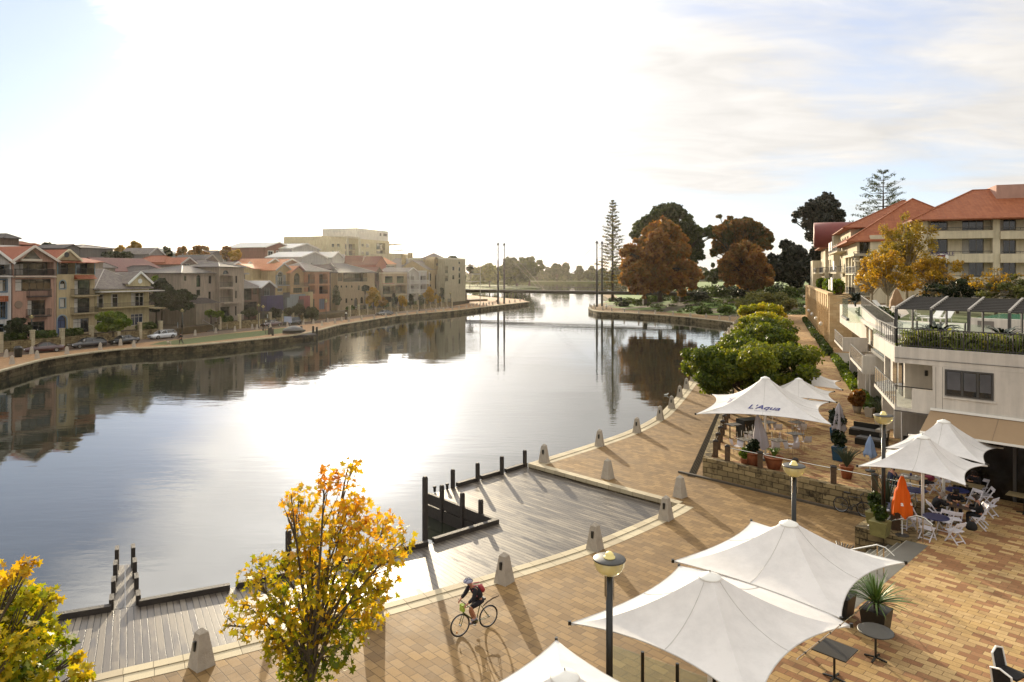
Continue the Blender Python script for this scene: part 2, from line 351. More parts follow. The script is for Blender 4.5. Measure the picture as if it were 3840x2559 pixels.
# ------------------------------------------------------------ land and quays
def xy(p): return (p.x, p.y)
def smooth(pts, k=6):
    """Catmull-Rom through 2-D points"""
    o = []
    for i in range(len(pts)-1):
        p0 = Vector(pts[max(i-1, 0)]); p1 = Vector(pts[i]); p2 = Vector(pts[i+1]); p3 = Vector(pts[min(i+2, len(pts)-1)])
        for j in range(k):
            s = j/k; q = .5*((2*p1)+(p2-p0)*s+(2*p0-5*p1+4*p2-p3)*s*s+(3*p1-p0-3*p2+p3)*s**3); o.append(tuple(q))
    return o+[tuple(pts[-1])]
inner = smooth([xy(P(u, v)) for u, v in [(-250, 2690), (348, 2538), (800, 2433), (1429, 2272), (1858, 2151), (2200, 2044), (2470, 1931), (2546, 1891)]])
kerb = [xy(P(u, v)) for u, v in [(2546, 1891), (2368, 1845), (1983, 1740)]]
right_quay = smooth([xy(P(u, v)) for u, v in [(1983, 1740), (2230, 1663), (2368, 1613), (2462, 1563), (2506, 1523), (2542, 1484), (2572, 1448), (2610, 1400), (2655, 1345), (2700, 1280), (2730, 1243), (2752, 1217), (2748, 1209), (2725, 1206), (2698, 1202), (2648, 1197), (2587, 1190), (2525, 1185), (2457, 1180), (2338, 1173), (2250, 1169), (2216, 1162), (2206, 1156), (2214, 1149), (2235, 1143), (2262, 1137)]], 4)
right_back = [xy(P(u, v)) for u, v in [(2330, 1129), (2298, 1126), (2256, 1108), (2290, 1098), (2336, 1092), (2390, 1077), (2480, 1066)]]+[(900, 760), (1500, 760), (1500, -40), (-30, -40)]
rl = inner+kerb[1:]+right_quay[1:]+right_back
rl = rl+[(inner[0][0]-6, inner[0][1]-14)]
mb = MB(); mb.poly(rl, 0); struct(mb.build('promenade_pavement', m_pave))
left_quay = smooth([xy(P(u, v)) for u, v in [(-220, 1445), (0, 1388), (77, 1367), (153, 1348), (245, 1333), (383, 1315), (498, 1305), (600, 1301), (760, 1290), (949, 1272), (1057, 1261), (1134, 1250), (1204, 1234), (1262, 1219), (1309, 1211), (1469, 1186), (1565, 1176), (1692, 1165), (1788, 1154), (1891, 1142), (1981, 1132)]], 4)
left_back = [xy(P(u, v)) for u, v in [(1960, 1124), (1900, 1119), (1820, 1114), (1740, 1104), (1640, 1090)]]+[(-170, 520), (-700, 620), (-1500, 620), (-1500, 20), (-130, 20)]
mb = MB(); mb.poly(left_quay+left_back, 0); struct(mb.build('left_bank_path', m_pave_left))
def offset(pts, d):
    o = []
    for i, p in enumerate(pts):
        a = Vector(pts[max(i-1, 0)]); b = Vector(pts[min(i+1, len(pts)-1)]); t_ = (b-a).normalized()
        o.append((p[0]-t_.y*d, p[1]+t_.x*d))
    return o
def strip(pts, d0, d1, z, name, mat, thick=0, parent=None):
    """band beside a line, with lengthwise UVs"""
    a = offset(pts, d0); b = offset(pts, d1); mb = MB(); n = len(pts)
    mb.v = [(x, y, z) for x, y in a]+[(x, y, z) for x, y in b]
    fl = d1 > d0
    mb.f = [((i, i+1, n+i+1, n+i) if fl else (i, n+i, n+i+1, i+1)) for i in range(n-1)]; mb.m = [0]*(n-1)
    if thick:
        o = len(mb.v); mb.v += [(x, y, z-thick) for x, y in a]+[(x, y, z-thick) for x, y in b]
        for i in range(n-1):
            for q in ((i, o+i, o+i+1, i+1), (n+i, n+i+1, o+n+i+1, o+n+i)): mb.f.append(q if fl else q[::-1]); mb.m.append(0)
        for i, fl2 in ((0, 0), (n-1, 1)):
            q = (i, n+i, o+n+i, o+i); mb.f.append(q if (fl == bool(1-fl2)) else q[::-1]); mb.m.append(0)
    ob = mb.build(name, mat, parent)
    L = np.concatenate([[0], np.cumsum([math.dist(pts[i], pts[i+1]) for i in range(n-1)])])
    uv = ob.data.uv_layers[0].data; me = ob.data
    for pl in me.polygons:
        for li in pl.loop_indices:
            vi = me.loops[li].vertex_index; k = vi % n; uv[li].uv = (L[k], 0.01+(.58 if (vi//n) % 2 else 0)+((.3+thick) if vi >= 2*n else 0))
    return ob
def quaywall(pts, name, z0=-3.2, z1=-.004, flip=False):
    mb = MB(); n = len(pts); mb.v = [(x, y, z1) for x, y in pts]+[(x, y, z0) for x, y in pts]
    mb.f = [((i, n+i, n+i+1, i+1) if not flip else (i, i+1, n+i+1, n+i)) for i in range(n-1)]; mb.m = [0]*(n-1)
    ob = mb.build(name, m_quay); L = np.concatenate([[0], np.cumsum([math.dist(pts[i], pts[i+1]) for i in range(n-1)])])
    me = ob.data; uv = me.uv_layers[0].data
    for pl in me.polygons:
        for li in pl.loop_indices:
            vi = me.loops[li].vertex_index; uv[li].uv = (L[vi % n], me.vertices[vi].co.z)
    return struct(ob)
quaywall(inner, 'dock_side_quay'); quaywall(kerb, 'platform_side_quay'); quaywall(right_quay+right_back[:7], 'right_quay'); quaywall(left_quay+left_back[:7], 'left_quay')
# coping: pale edge stones, side depends on the travel direction (land lies to the right of all these lines)
struct(strip(inner, .02, -.33, .03, 'inner_coping', m_cope, .2)); struct(strip(offset(inner, -.34), 0, -.42, .006, 'edge_course', m_cope))
struct(strip(kerb, .06, -.38, .035, 'platform_coping', m_cope, .2))
struct(strip(right_quay, .05, -.45, .03, 'right_coping', m_cope, .2)); struct(strip(offset(right_quay, -.46), 0, -.40, .005, 'right_edge_course', m_cope))
struct(strip(left_quay, .05, -.5, .03, 'left_coping', m_cope, .2))
# ------------------------------------------------------------ jetty deck
def plank_material():
    m, t = nmat('wet deck planks'); tc = t.new('ShaderNodeTexCoord'); sp = t.new('ShaderNodeSeparateXYZ', {0: tc.outputs['UV']})
    k = t.math('DIVIDE', sp.outputs[0], .2); ix = t.math('FLOOR', k); fx = t.math('FRACT', k)
    jy = t.math('FLOOR', t.math('ADD', t.math('DIVIDE', sp.outputs[1], 3.6), t.math('MULTIPLY', t.math('MODULO', ix, 2.0), .5)))
    wn = t.new('ShaderNodeTexWhiteNoise', {0: t.new('ShaderNodeCombineXYZ', {0: ix, 1: jy}).outputs[0]}, noise_dimensions='2D')
    mp = t.new('ShaderNodeMapping', {0: tc.outputs['UV'], 'Scale': (9, .5, 1)})
    g = t.new('ShaderNodeTexNoise', {'Vector': mp.outputs[0], 'Scale': 3, 'Detail': 6, 'Roughness': .65})
    # puddling: each board is wet or dry along part of its length
    pv = t.new('ShaderNodeCombineXYZ', {0: t.math('ADD', t.math('MULTIPLY', ix, 7.31), t.math('MULTIPLY', fx, .25)), 1: t.math('MULTIPLY', sp.outputs[1], .30)})
    pw = t.new('ShaderNodeTexNoise', {'Vector': pv.outputs[0], 'Scale': 1.0, 'Detail': 4, 'Roughness': .6})
    wet = t.ramp(t.math('ADD', pw.outputs[0], t.math('MULTIPLY', t.math('SUBTRACT', wn.outputs[0], .5), .22)), [(.42, 0.0), (.55, 1.0)])
    cc = t.mix(g.outputs[0], lin('#544c40'), lin('#948a7c')); cc = t.mix(1.0, cc, t.ramp(wn.outputs[0], [(0, .55), (1, 1.15)]), 'MULTIPLY')
    cc = t.mix(t.math('MULTIPLY', wet, .72), cc, lin('#322b27'))
    gap = t.math('MAXIMUM', t.math('LESS_THAN', fx, .07), t.math('GREATER_THAN', fx, .95)); cc = t.mix(gap, cc, (.004, .004, .003))
    h = t.math('ADD', t.math('MULTIPLY', gap, -1.0), t.math('MULTIPLY', g.outputs[0], .15))
    bp = t.new('ShaderNodeBump', {'Height': h, 'Strength': .5, 'Distance': .02})
    rg = t.math('ADD', t.math('ADD', .26, t.math('MULTIPLY', wn.outputs[0], .18)), t.math('MULTIPLY', t.math('SUBTRACT', 1.0, wet), .20))
    b = t.new('ShaderNodeBsdfPrincipled', {'Base Color': cc, 'Roughness': rg, 'Normal': bp.outputs[0], 'Specular IOR Level': .24}); out(t, b.outputs[0]); return m
m_plank = plank_material()
DZ = -.25
dock = thing('jetty', 'grey weathered timber jetty deck with a square notch, along the near quay', 'jetty')
pairs = [((194, 2326), (40, 2625)), ((330, 2304), (262, 2562)), ((472, 2280), (472, 2507)), ((720, 2236), (780, 2438)), ((886, 2201), (1000, 2390)), ((1150, 2143), (1315, 2301)), ((1400, 2087), (1600, 2225)), ((1603, 2044), (1840, 2156))]
o_pts = smooth([xy(P(*a, DZ)) for a, b in pairs], 8); i_pts = smooth([xy(P(*b)) for a, b in pairs], 8)
mb = MB(); n = len(o_pts); mb.v = [(x, y, DZ) for x, y in o_pts]+[(x, y, DZ) for x, y in i_pts]
mb.f = [(i, n+i, n+i+1, i+1) for i in range(n-1)]; mb.m = [0]*(n-1)
dk = mb.build('deck', m_plank, dock); me = dk.data
Lm = np.concatenate([[0], np.cumsum([(math.dist(o_pts[i], o_pts[i+1])+math.dist(i_pts[i], i_pts[i+1]))/2 for i in range(n-1)])])
for pl in me.polygons:
    for li in pl.loop_indices:
        vi = me.loops[li].vertex_index; me.uv_layers[0].data[li].uv = (Lm[vi % n], 0 if vi < n else math.dist(o_pts[vi % n], i_pts[vi % n]))
inner2 = [p for p in inner if p[1] > P(1840, 2156).y]
plat = [xy(P(u, v, DZ)) for u, v in [(1603, 2044), (1623, 2039), (1866, 1965), (1605, 1857), (1983, 1748)]]+[kerb[1]]+[kerb[0]]+inner2[::-1]+[i_pts[-1]]
mb = MB(); mb.poly(plat, DZ-.001); pf = mb.build('platform', m_plank, dock)
for pl in pf.data.polygons:
    for li in pl.loop_indices:
        c = pf.data.vertices[pf.data.loops[li].vertex_index].co; pf.data.uv_layers[0].data[li].uv = (c.x*BV.x+c.y*BV.y, c.x*AV.x+c.y*AV.y)
# edge beams, under-structure, posts
def beam(a, b, za=DZ, w=.22, h=.2, name='edge_beam'):
    mb = MB(); A_ = P(*a, za); B_ = P(*b, za); mb.bar(A_+Vector((0, 0, h/2)), B_+Vector((0, 0, h/2)), w, h); return mb.build(name, m_timber, dock)
for a, b in (((194, 2328), (417, 2291)), ((520, 2273), (862, 2211)), ((886, 2205), (1250, 2124)), ((1262, 2121), (1603, 2047)), ((1626, 2037), (1866, 1962)),
             ((1714, 1825), (1794, 1802)), ((1804, 1798), (1883, 1775)), ((1896, 1772), (1973, 1748))): beam(a, b)
mb = MB()
for a, b in (((194, 2326), (1603, 2044)),):
    for i in range(len(o_pts)-1): mb.bar(Vector((*o_pts[i], DZ-.32)), Vector((*o_pts[i+1], DZ-.32)), .12, .5)
mb.build('fascia', m_timber, dock)
def fender(a, b, name='fender'):
    mb = MB(); A_ = P(*a, DZ); B_ = P(*b, DZ)
    mb.bar(A_+Vector((0, 0, -.08)), B_+Vector((0, 0, -.08)), .16, .52); mb.bar(A_+Vector((0, 0, -.70)), B_+Vector((0, 0, -.70)), .14, .60)
    return mb.build(name, m_timber, dock)
fender((1605, 1862), (1866, 1966))
def post(u, v, top, w=.17, zb=-3, par=dock, name='mooring_post'):
    p = P(u, v, DZ); zt = CZ-(top-H0)*p.y/F; mb = MB(); mb.box(-w/2, -w/2, zb, w/2, w/2, zt-.06, 0); mb.frustum((0, 0, zt-.06), w*.70, w*.5, .07, 0)
    o = mb.build(name, m_timber, par); o.location = (p.x, p.y, 0); o.rotation_euler = (0, 0, GR); return o
for u, v, tp in ((1594, 2040, 1788), (1698, 1830, 1761), (1791, 1806, 1737), (1882, 1781, 1712), (1968, 1752, 1689), (1657, 1885, 1820), (1734, 1916, 1849), (1803, 1940, 1874)): post(u, v, tp)
for u, v in ((1630, 1846), (1677, 1836)):
    p = P(u, v, DZ); MB().lathe([(.04, 0), (.07, .03), (.07, .2), (.1, .24), (.09, .3)], (0, 0, 0), 10).build('cleat', m_timber, dock, True, loc=p)
for u, v, tp in ((1082, 2165, 1990), (1185, 2140, 2010)): post(u, v, tp)
# second notch behind the autumn tree
fender((1095, 2120), (1215, 2180)); post(1214, 2175, 2108)
# gangway
gw = thing('gangway', 'narrow two-board gangway with stepped black side posts at the jetty edge', 'gangway')
a0 = P(417, 2288, DZ); a1 = P(520, 2271, DZ); dv = (a1-a0); nv = Vector((-dv.y, dv.x, 0)).normalized()
e0 = P(440, 2122, DZ-.45); e1 = P(498, 2115, DZ-.45)
for k in (0, 1):
    lo, hi = (0.05, .48) if k == 0 else (.52, .95)
    b0 = a0.lerp(a1, lo+.0); b1 = a0.lerp(a1, hi); c0 = e0.lerp(e1, lo); c1 = e0.lerp(e1, hi)
    mb = MB(); mb.add([b0, b1, c1, c0, b0-Vector((0,0,.08)), b1-Vector((0,0,.08)), c1-Vector((0,0,.08)), c0-Vector((0,0,.08))], [(0,1,2,3),(7,6,5,4),(0,4,5,1),(2,6,7,3),(1,5,6,2),(3,7,4,0)])
    mb.build('board', m_plank, gw)
for s, e in ((a0, e0), (a1, e1)):
    for k in range(4):
        q = s.lerp(e, .06+k*.29); mb = MB(); h = .34+.16*k
        mb.box(-.07, -.26, -2.0, .07, .26, h); o = mb.build('side_post', m_timber, gw, loc=(q.x, q.y, q.z)); o.rotation_euler = (0, 0, math.atan2(e.y-s.y, e.x-s.x)-R(90))
# ------------------------------------------------------------ bollards
def make_bollard(label, group):
    t_ = thing('stone_bollard', label, 'bollard', group=group)
    MB().frustum((0, 0, 0), .38, .19, .95, 0, 0).frustum((0, 0, .95), .19, .02, .12, 0, 0).build('pillar', m_bollard, t_)
    MB().box(-.235, -.045, .50, -.16, .045, .76).build('lamp_slot', m_black, t_); return t_
near_b = [(-60, 2700, 'left of'), ]
nb = [(756, 2497), (1400, 2335), (1891, 2183), (2231, 2060), (2497, 1947), (2550, 1863), (2279, 1794), (2040, 1733), (2248, 1672),
      (2388, 1622), (2475, 1574), (2518, 1532), (2549, 1490), (2574, 1459), (2597, 1430)]
nb_lab = ['tall pyramid stone bollard in the lower left, at the deck edge by the gangway', 'stone bollard half hidden behind the autumn tree, casting a dark shadow',
 'stone bollard on the deck edge right behind the cyclist', 'stone bollard whose top shows beside the nearest street lamp globe', 'stone bollard at the corner where the platform narrows to a point',
 'stone bollard on paving beyond the platform tip, nearest the limestone terrace wall', 'stone bollard in the middle of the platform coping', 'stone bollard at the water corner beside the end mooring post',
 'stone bollard on the quay, first beyond the platform corner', 'stone bollard on the quay, second beyond the platform corner', 'stone bollard on the quay, third beyond the platform corner',
 'stone bollard on the quay, fourth beyond the platform corner', 'stone bollard on the quay, fifth beyond the platform corner', 'stone bollard on the quay just where the green tree crown begins', 'stone bollard whose lower half hides behind the green tree crown']
first = None
BOLL = []
def bollard_at(p, label, group, rz):
    global first
    if first is None: first = make_bollard(label, group); first.location = p; first.rotation_euler = (0, 0, rz); return first
    return dup(first, p, rz, label, group)
for i, ((u, v), lb) in enumerate(zip(nb, nb_lab)):
    p = P(u, v); bollard_at(p, lb, 'stone bollards along the near promenade', (GR+math.pi if i in (4, 5, 6) else R(70)) if i > 4 else R(52))
far_r = [(2618, 1398), (2642, 1365), (2665, 1338), (2688, 1310), (2705, 1287), (2720, 1266), (2732, 1250), (2743, 1240), (2752, 1228), (2759, 1219), (2766, 1212), (2768, 1205), (2737, 1202), (2698, 1197), (2648, 1192), (2589, 1188), (2524, 1182), (2457, 1178), (2395, 1175), (2341, 1171), (2294, 1168), (2260, 1164), (2233, 1160), (2217, 1155), (2212, 1152), (2228, 1149)]
for i, (u, v) in enumerate(far_r): bollard_at(P(u, v), f'{ordinal(i)} small stone bollard round the far right quay bend, from the green tree', 'bollards round the far right quay', 0)
left_b = [(-20, 1385), (45, 1366), (139, 1345), (251, 1328), (376, 1312), (502, 1303), (24, 1340), (119, 1328), (452, 1296), (732, 1259), (809, 1250), (881, 1243), (946, 1235), (964, 1236), (1014, 1233), (1078, 1226), (1138, 1218), (1175, 1215), (1207, 1222), (1229, 1210), (1256, 1213), (1281, 1205), (1308, 1208), (1356, 1200), (1403, 1196), (1447, 1190), (1487, 1185), (1527, 1181), (1564, 1177), (1598, 1173), (1619, 1166), (1633, 1169), (1648, 1163), (1663, 1166), (1678, 1158), (1696, 1162), (1721, 1158), (1749, 1155), (1764, 1150), (1775, 1152), (1789, 1147), (1800, 1150), (1813, 1145), (1824, 1148), (1834, 1142), (1847, 1143), (1862, 1134), (1872, 1141), (1891, 1138), (1911, 1136), (1931, 1134), (1950, 1130), (1967, 1129)]
left_b.sort()
for i, (u, v) in enumerate(left_b): bollard_at(P(u, v), f'small stone bollard on left bank path, {ordinal(i)} from photo left edge' if i < 49 else f'small stone bollard close to the left quay tip, {ORD[len(left_b)-1-i]} from the end', 'bollards along the left bank', R(20))
# ============================================================ LEFT BANK
m_tile_red = tilemat('red roof tiles', '#7a4028', '#955a3e'); m_tile_grey = tilemat('grey roof tiles', '#57504c', '#7b736c')
m_tile_or = tilemat('orange roof tiles', '#995c3a', '#b07850'); m_tile_dk = tilemat('dark roof tiles', '#3c3735', '#554d49')
m_tile_plum = tilemat('dark red roof tiles', '#55302a', '#6b3f34')
m_rail = M('black balcony rail', '#211d1b', .5, .1)
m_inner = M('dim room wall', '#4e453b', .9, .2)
def desat(c, k):
    c = lin(c); g = .3*c[0]+.6*c[1]+.1*c[2]; return tuple((x*(1-k)+g*k)*.88 for x in c)
STUC = {}
def st(c):
    if c not in STUC: STUC[c] = stucco('render '+c, desat(c, .22))
    return STUC[c]
PLAIN = {}
def pl(c, rough=.6):
    if c not in PLAIN: PLAIN[c] = M('paint '+c, desat(c, .12), rough, .12, 2)
    return PLAIN[c]
WLpx = [(-120, 1332), (0, 1323), (230, 1303), (440, 1280), (600, 1266), (821, 1240), (965, 1226), (1172, 1203), (1309, 1187), (1405, 1177), (1565, 1161), (1692, 1149)]
WL = [xy(P(u, v)) for u, v in WLpx]
GT = 1.25
def ray_line(u, pts):
    k = (u-1920)/F
    for i in range(len(pts)-1):
        (x0, y0), (x1, y1) = pts[i], pts[i+1]; a = x0-k*y0; b = x1-k*y1
        if a*b <= 0 or i == len(pts)-2:
            s_ = a/(a-b) if a != b else 0
            if a*b <= 0: return Vector((x0+(x1-x0)*s_, y0+(y1-y0)*s_, 0))
    (x0, y0), (x1, y1) = pts[-2], pts[-1]; a = x0-k*y0; b = x1-k*y1; s_ = a/(a-b); return Vector((x0+(x1-x0)*s_, y0+(y1-y0)*s_, 0))
def holes_wall(mb, W, z0, z1, holes, mi=0, rev=.18, y=0, x0=0.0):
    xs = sorted({x0, W, *[min(max(h[0], x0), W) for h in holes], *[min(max(h[2], x0), W) for h in holes]}); zs = sorted({z0, z1, *[min(max(h[1], z0), z1) for h in holes], *[min(max(h[3], z0), z1) for h in holes]})
    for i in range(len(xs)-1):
        for j in range(len(zs)-1):
            cx, cz = (xs[i]+xs[i+1])/2, (zs[j]+zs[j+1])/2
            if any(h[0] < cx < h[2] and h[1] < cz < h[3] for h in holes): continue
            mb.add([(xs[i], y, zs[j]), (xs[i+1], y, zs[j]), (xs[i+1], y, zs[j+1]), (xs[i], y, zs[j+1])], [(0, 1, 2, 3)], mi)
    for h in holes:
        a, b, c, d = h[:4]; r = h[4] if len(h) > 4 else rev; arch = len(h) > 5 and h[5]
        mb.add([(a, y, b), (c, y, b), (c, y+r, b), (a, y+r, b)], [(0, 1, 2, 3)], mi)
        top = d if not arch else d-(c-a)/2
        if not arch: mb.add([(a, y, d), (c, y, d), (c, y+r, d), (a, y+r, d)], [(3, 2, 1, 0)], mi)
        mb.add([(a, y, b), (a, y, top), (a, y+r, top), (a, y+r, b)], [(3, 2, 1, 0)], mi)
        mb.add([(c, y, b), (c, y, top), (c, y+r, top), (c, y+r, b)], [(0, 1, 2, 3)], mi)
        if arch:
            m = (a+c)/2; q = (c-a)/2; n = 10; arc = [(m-q*math.cos(math.pi*k/n), top+q*math.sin(math.pi*k/n)) for k in range(n+1)]
            vs = [(x, y, z) for x, z in arc]+[(x, y, d) for x, z in arc]+[(x, y+r, z) for x, z in arc]; k1 = n+1
            mb.add(vs, [(k, k+1, k1+k+1, k1+k) for k in range(n)]+[(k, 2*k1+k, 2*k1+k+1, k+1) for k in range(n)], mi)
def railing(mb, x0, x1, y, z0, h=1.0, step=.14, top=.05, M_=None, bars=True):
    mb.box(x0, y-top/2, z0+h-top, x1, y+top/2, z0+h, 0, M_); mb.box(x0, y-top/3, z0+.08, x1, y+top/3, z0+.12, 0, M_)
    n = max(1, int((x1-x0)/step))
    if bars:
        for i in range(n+1):
            x = x0+(x1-x0)*i/n; mb.box(x-.012, y-.012, z0, x+.012, y+.012, z0+h-top, 0, M_)
def railing_y(mb, y0, y1, x, z0, h=1.0, step=.14, top=.05):
    mb.box(x-top/2, y0, z0+h-top, x+top/2, y1, z0+h); n = max(1, int(abs(y1-y0)/step))
    for i in range(n+1):
        y = y0+(y1-y0)*i/n; mb.box(x-.012, y-.012, z0, x+.012, y+.012, z0+h-top)
class House:
    """a building whose front lies on the plane through two plan points; photo pixels map onto that plane"""
    def __init__(s, name, label, cat, A, B, D, z0, wall, group=None, frame='#2b2622', zoom=None):
        s.A = Vector((A[0], A[1], 0)); s.B = Vector((B[0], B[1], 0)); d = s.B-s.A; s.W = d.length-.03; s.ang = math.atan2(d.y, d.x)
        s.D = D; s.z0 = z0; s.wall = wall if not isinstance(wall, str) else st(wall); s.fr = pl(frame); s.zoom = zoom
        s.t = thing(name, label, cat, (A[0], A[1], 0), s.ang, group); s.holes = []; s.kinds = []; s.n_ = 0
    def loc(s, x, y, setback=0):
        """zoom pixel -> (along, height) on the facade"""
        u, v = s.zoom(x, y) if s.zoom else (x, y); k = (u-1920)/F
        d = (s.B-s.A).normalized(); nx, ny = -d.y, d.x; A2 = s.A+Vector((nx, ny, 0))*setback
        # (k t, t) on A2 + d s
        tt = (nx*A2.x+ny*A2.y)/(nx*k+ny); px_, py_ = k*tt, tt
        return (px_-A2.x)*d.x+(py_-A2.y)*d.y, CZ-(v-H0)*tt/F
    def rect(s, x0, y0, x1, y1, setback=0):
        a, zt0 = s.loc(x0, y0, setback); c, zb0 = s.loc(x0, y1, setback); _, zt1 = s.loc(x1, y0, setback); b, zb1 = s.loc(x1, y1, setback)
        return min(a, b), (zb0+zb1)/2, max(a, b), (zt0+zt1)/2
    def hz(s, x, y): return s.loc(x, y)[1]
    def op(s, kind, x0, y0, x1, y1, **kw):
        a, b, c, d = s.rect(x0, y0, x1, y1); s.add(kind, a, b, c, d, **kw)
    def add(s, kind, a, b, c, d, **kw):
        a = max(a, .06); c = min(c, s.W-.06)
        if c-a < .15 or d-b < .15: return
        rv = {'win': .16, 'arch': .2, 'log': 1.5, 'door': .25, 'adoor': .3, 'void': 3.0}[kind]; s.holes.append((a, b, c, d, rv, kind in ('arch', 'adoor'))); s.kinds.append((kind, kw))
    def front(s, ztop, name='wall', base=None):
        mb = MB(); W, D = s.W, s.D; z0 = s.z0 if base is None else base; s.ztop = ztop
        hs = [(a, max(b, z0+.02), c, min(d, ztop-.02), r, ar) for a, b, c, d, r, ar in s.holes]
        holes_wall(mb, W, z0, ztop, hs)
        mb.add([(W, 0, z0), (W, D, z0), (W, D, ztop), (W, 0, ztop)], [(0, 1, 2, 3)]); mb.add([(0, 0, z0), (0, D, z0), (0, D, ztop), (0, 0, ztop)], [(3, 2, 1, 0)])
        mb.add([(0, D, z0), (W, D, z0), (W, D, ztop), (0, D, ztop)], [(3, 2, 1, 0)]); mb.add([(0, 0, ztop), (W, 0, ztop), (W, D, ztop), (0, D, ztop)], [(0, 1, 2, 3)])
        w = mb.build(name, s.wall, s.t)
        for h, (kind, kw) in zip(hs, s.kinds): s.fill(h, kind, **kw)
        s.holes = []; s.kinds = []; return w
    def fill(s, h, kind, frame=None, pane=None, surround=None, curtain=None, rail=True, bars=None, nm=None):
        a, b, c, d, r, ar = h; fr = s.fr if frame is None else pl(frame); w = c-a; hh = d-b; fw = .07; y = r
        if kind == 'void': return
        nm = nm or {'win': 'window', 'arch': 'window', 'log': 'loggia', 'door': 'door', 'adoor': 'door'}[kind]
        gl = pane or m_pglass; s.n_ += 1
        top = d-(w/2 if ar else 0)
        if kind == 'log':
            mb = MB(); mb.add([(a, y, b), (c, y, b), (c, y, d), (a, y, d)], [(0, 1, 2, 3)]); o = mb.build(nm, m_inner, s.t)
            mb = MB(); mb.add([(a+w*.08, y-.05, b), (c-w*.08, y-.05, b), (c-w*.08, y-.05, d-.3), (a+w*.08, y-.05, d-.3)], [(0, 1, 2, 3)]); mb.build('glazing', gl, o)
            mb = MB(); n = max(2, round(w*.84/1.1))
            for i in range(n+1):
                x = a+w*.08+w*.84*i/n; mb.box(x-.035, y-.10, b, x+.035, y-.06, d-.3)
            mb.box(a+w*.08-.035, y-.10, d-.3, c-w*.08+.035, y-.06, d-.24); mb.build('frame', fr, o)
            if curtain: MB().box(a+w*.12, y-.058, b+.05, a+w*(.12+.25), y-.052, d-.4).build('curtain', m_curtain, o)
            if rail:
                mb = MB(); railing(mb, a+.02, c-.02, .06, b, 1.0); mb.build('railing', m_rail if rail is True else pl(rail), o)
            return
        mb = MB(); mb.box(a, y-.05, b, a+fw, y, top); mb.box(c-fw, y-.05, b, c, y, top); mb.box(a+fw, y-.05, b, c-fw, y, b+fw)
        if ar:
            n = 10; m_ = (a+c)/2; q = w/2
            mb.tube([(m_-(q-.04)*math.cos(math.pi*k/n), y-.025, top+(q-.04)*math.sin(math.pi*k/n)) for k in range(n+1)], .04, 4)
            mb.box(a+fw, y-.05, top-fw/2, c-fw, y, top+fw/2)
        else: mb.box(a+fw, y-.05, d-fw, c-fw, y, d)
        nb = bars if bars is not None else max(0, round(w/.95)-1)
        for i in range(nb):
            x = a+w*(i+1)/(nb+1); mb.box(x-.025, y-.045, b+fw, x+.025, y-.005, top-fw)
        if hh > 1.7 and kind == 'win': mb.box(a+fw, y-.044, b+hh*.72, c-fw, y-.006, b+hh*.72+.05)
        o = mb.build(nm, fr, s.t)
        mb = MB()
        if ar:
            n = 10; m_ = (a+c)/2; q = w/2; arc = [(m_+q*math.cos(math.pi*k/n), y-.002, top+q*math.sin(math.pi*k/n)) for k in range(n+1)]
            mb.add([(a, y-.002, b), (c, y-.002, b)]+arc, [tuple(range(n+3))])
        else: mb.add([(a, y-.002, b), (c, y-.002, b), (c, y-.002, d), (a, y-.002, d)], [(0, 1, 2, 3)])
        mb.build('pane' if kind != 'adoor' else 'leaf', gl, o)
        if curtain: MB().box(a+fw, y-.015, b+fw, a+w*curtain, y-.004, top-fw).build('curtain', m_curtain, o)
        if surround:
            mb = MB(); e = .16; mb.box(a-e, -.04, b-e, a, 0.001, top); mb.box(c, -.04, b-e, c+e, 0.001, top); mb.box(a, -.04, b-e, c, 0.001, b)
            if ar:
                n = 10; m_ = (a+c)/2; q = w/2+e/2
                for k in range(n): mb.bar((m_-q*math.cos(math.pi*k/n), -.02, top+q*math.sin(math.pi*k/n)), (m_-q*math.cos(math.pi*(k+1)/n), -.02, top+q*math.sin(math.pi*(k+1)/n)), .04, e)
            else: mb.box(a-e, -.04, d, c+e, 0.001, d+e)
            mb.build('surround', pl(surround), o)
    def balcony(s, x0, x1, yslab, yrail, depth=1.0, slab=None, rail=m_rail, solid=False, raw=False):
        if raw: a, c, zb, zt = x0, x1, yslab, yrail
        else: a, zb = s.loc(x0, yslab, -depth); c, zt = s.loc(x1, yrail, -depth)
        if not raw: a, c = s.loc(x0, yslab)[0], s.loc(x1, yslab)[0]
        h = max(.7, zt-zb); o = MB().box(a, -depth, zb-.18, c, -.003, zb).build('balcony', pl(slab) if isinstance(slab, str) else (slab or s.wall), s.t)
        mb = MB()
        if solid: mb.box(a, -depth, zb+.002, c, -depth+.12, zb+h); mb.box(a, -depth+.125, zb+.002, a+.12, -.004, zb+h); mb.box(c-.12, -depth+.125, zb+.002, c, -.004, zb+h)
        else: railing(mb, a, c, -depth+.05, zb, h); railing_y(mb, -depth+.05, -.03, a+.03, zb, h); railing_y(mb, -depth+.05, -.03, c-.03, zb, h)
        mb.build('balustrade' if solid else 'railing', rail, o); return o
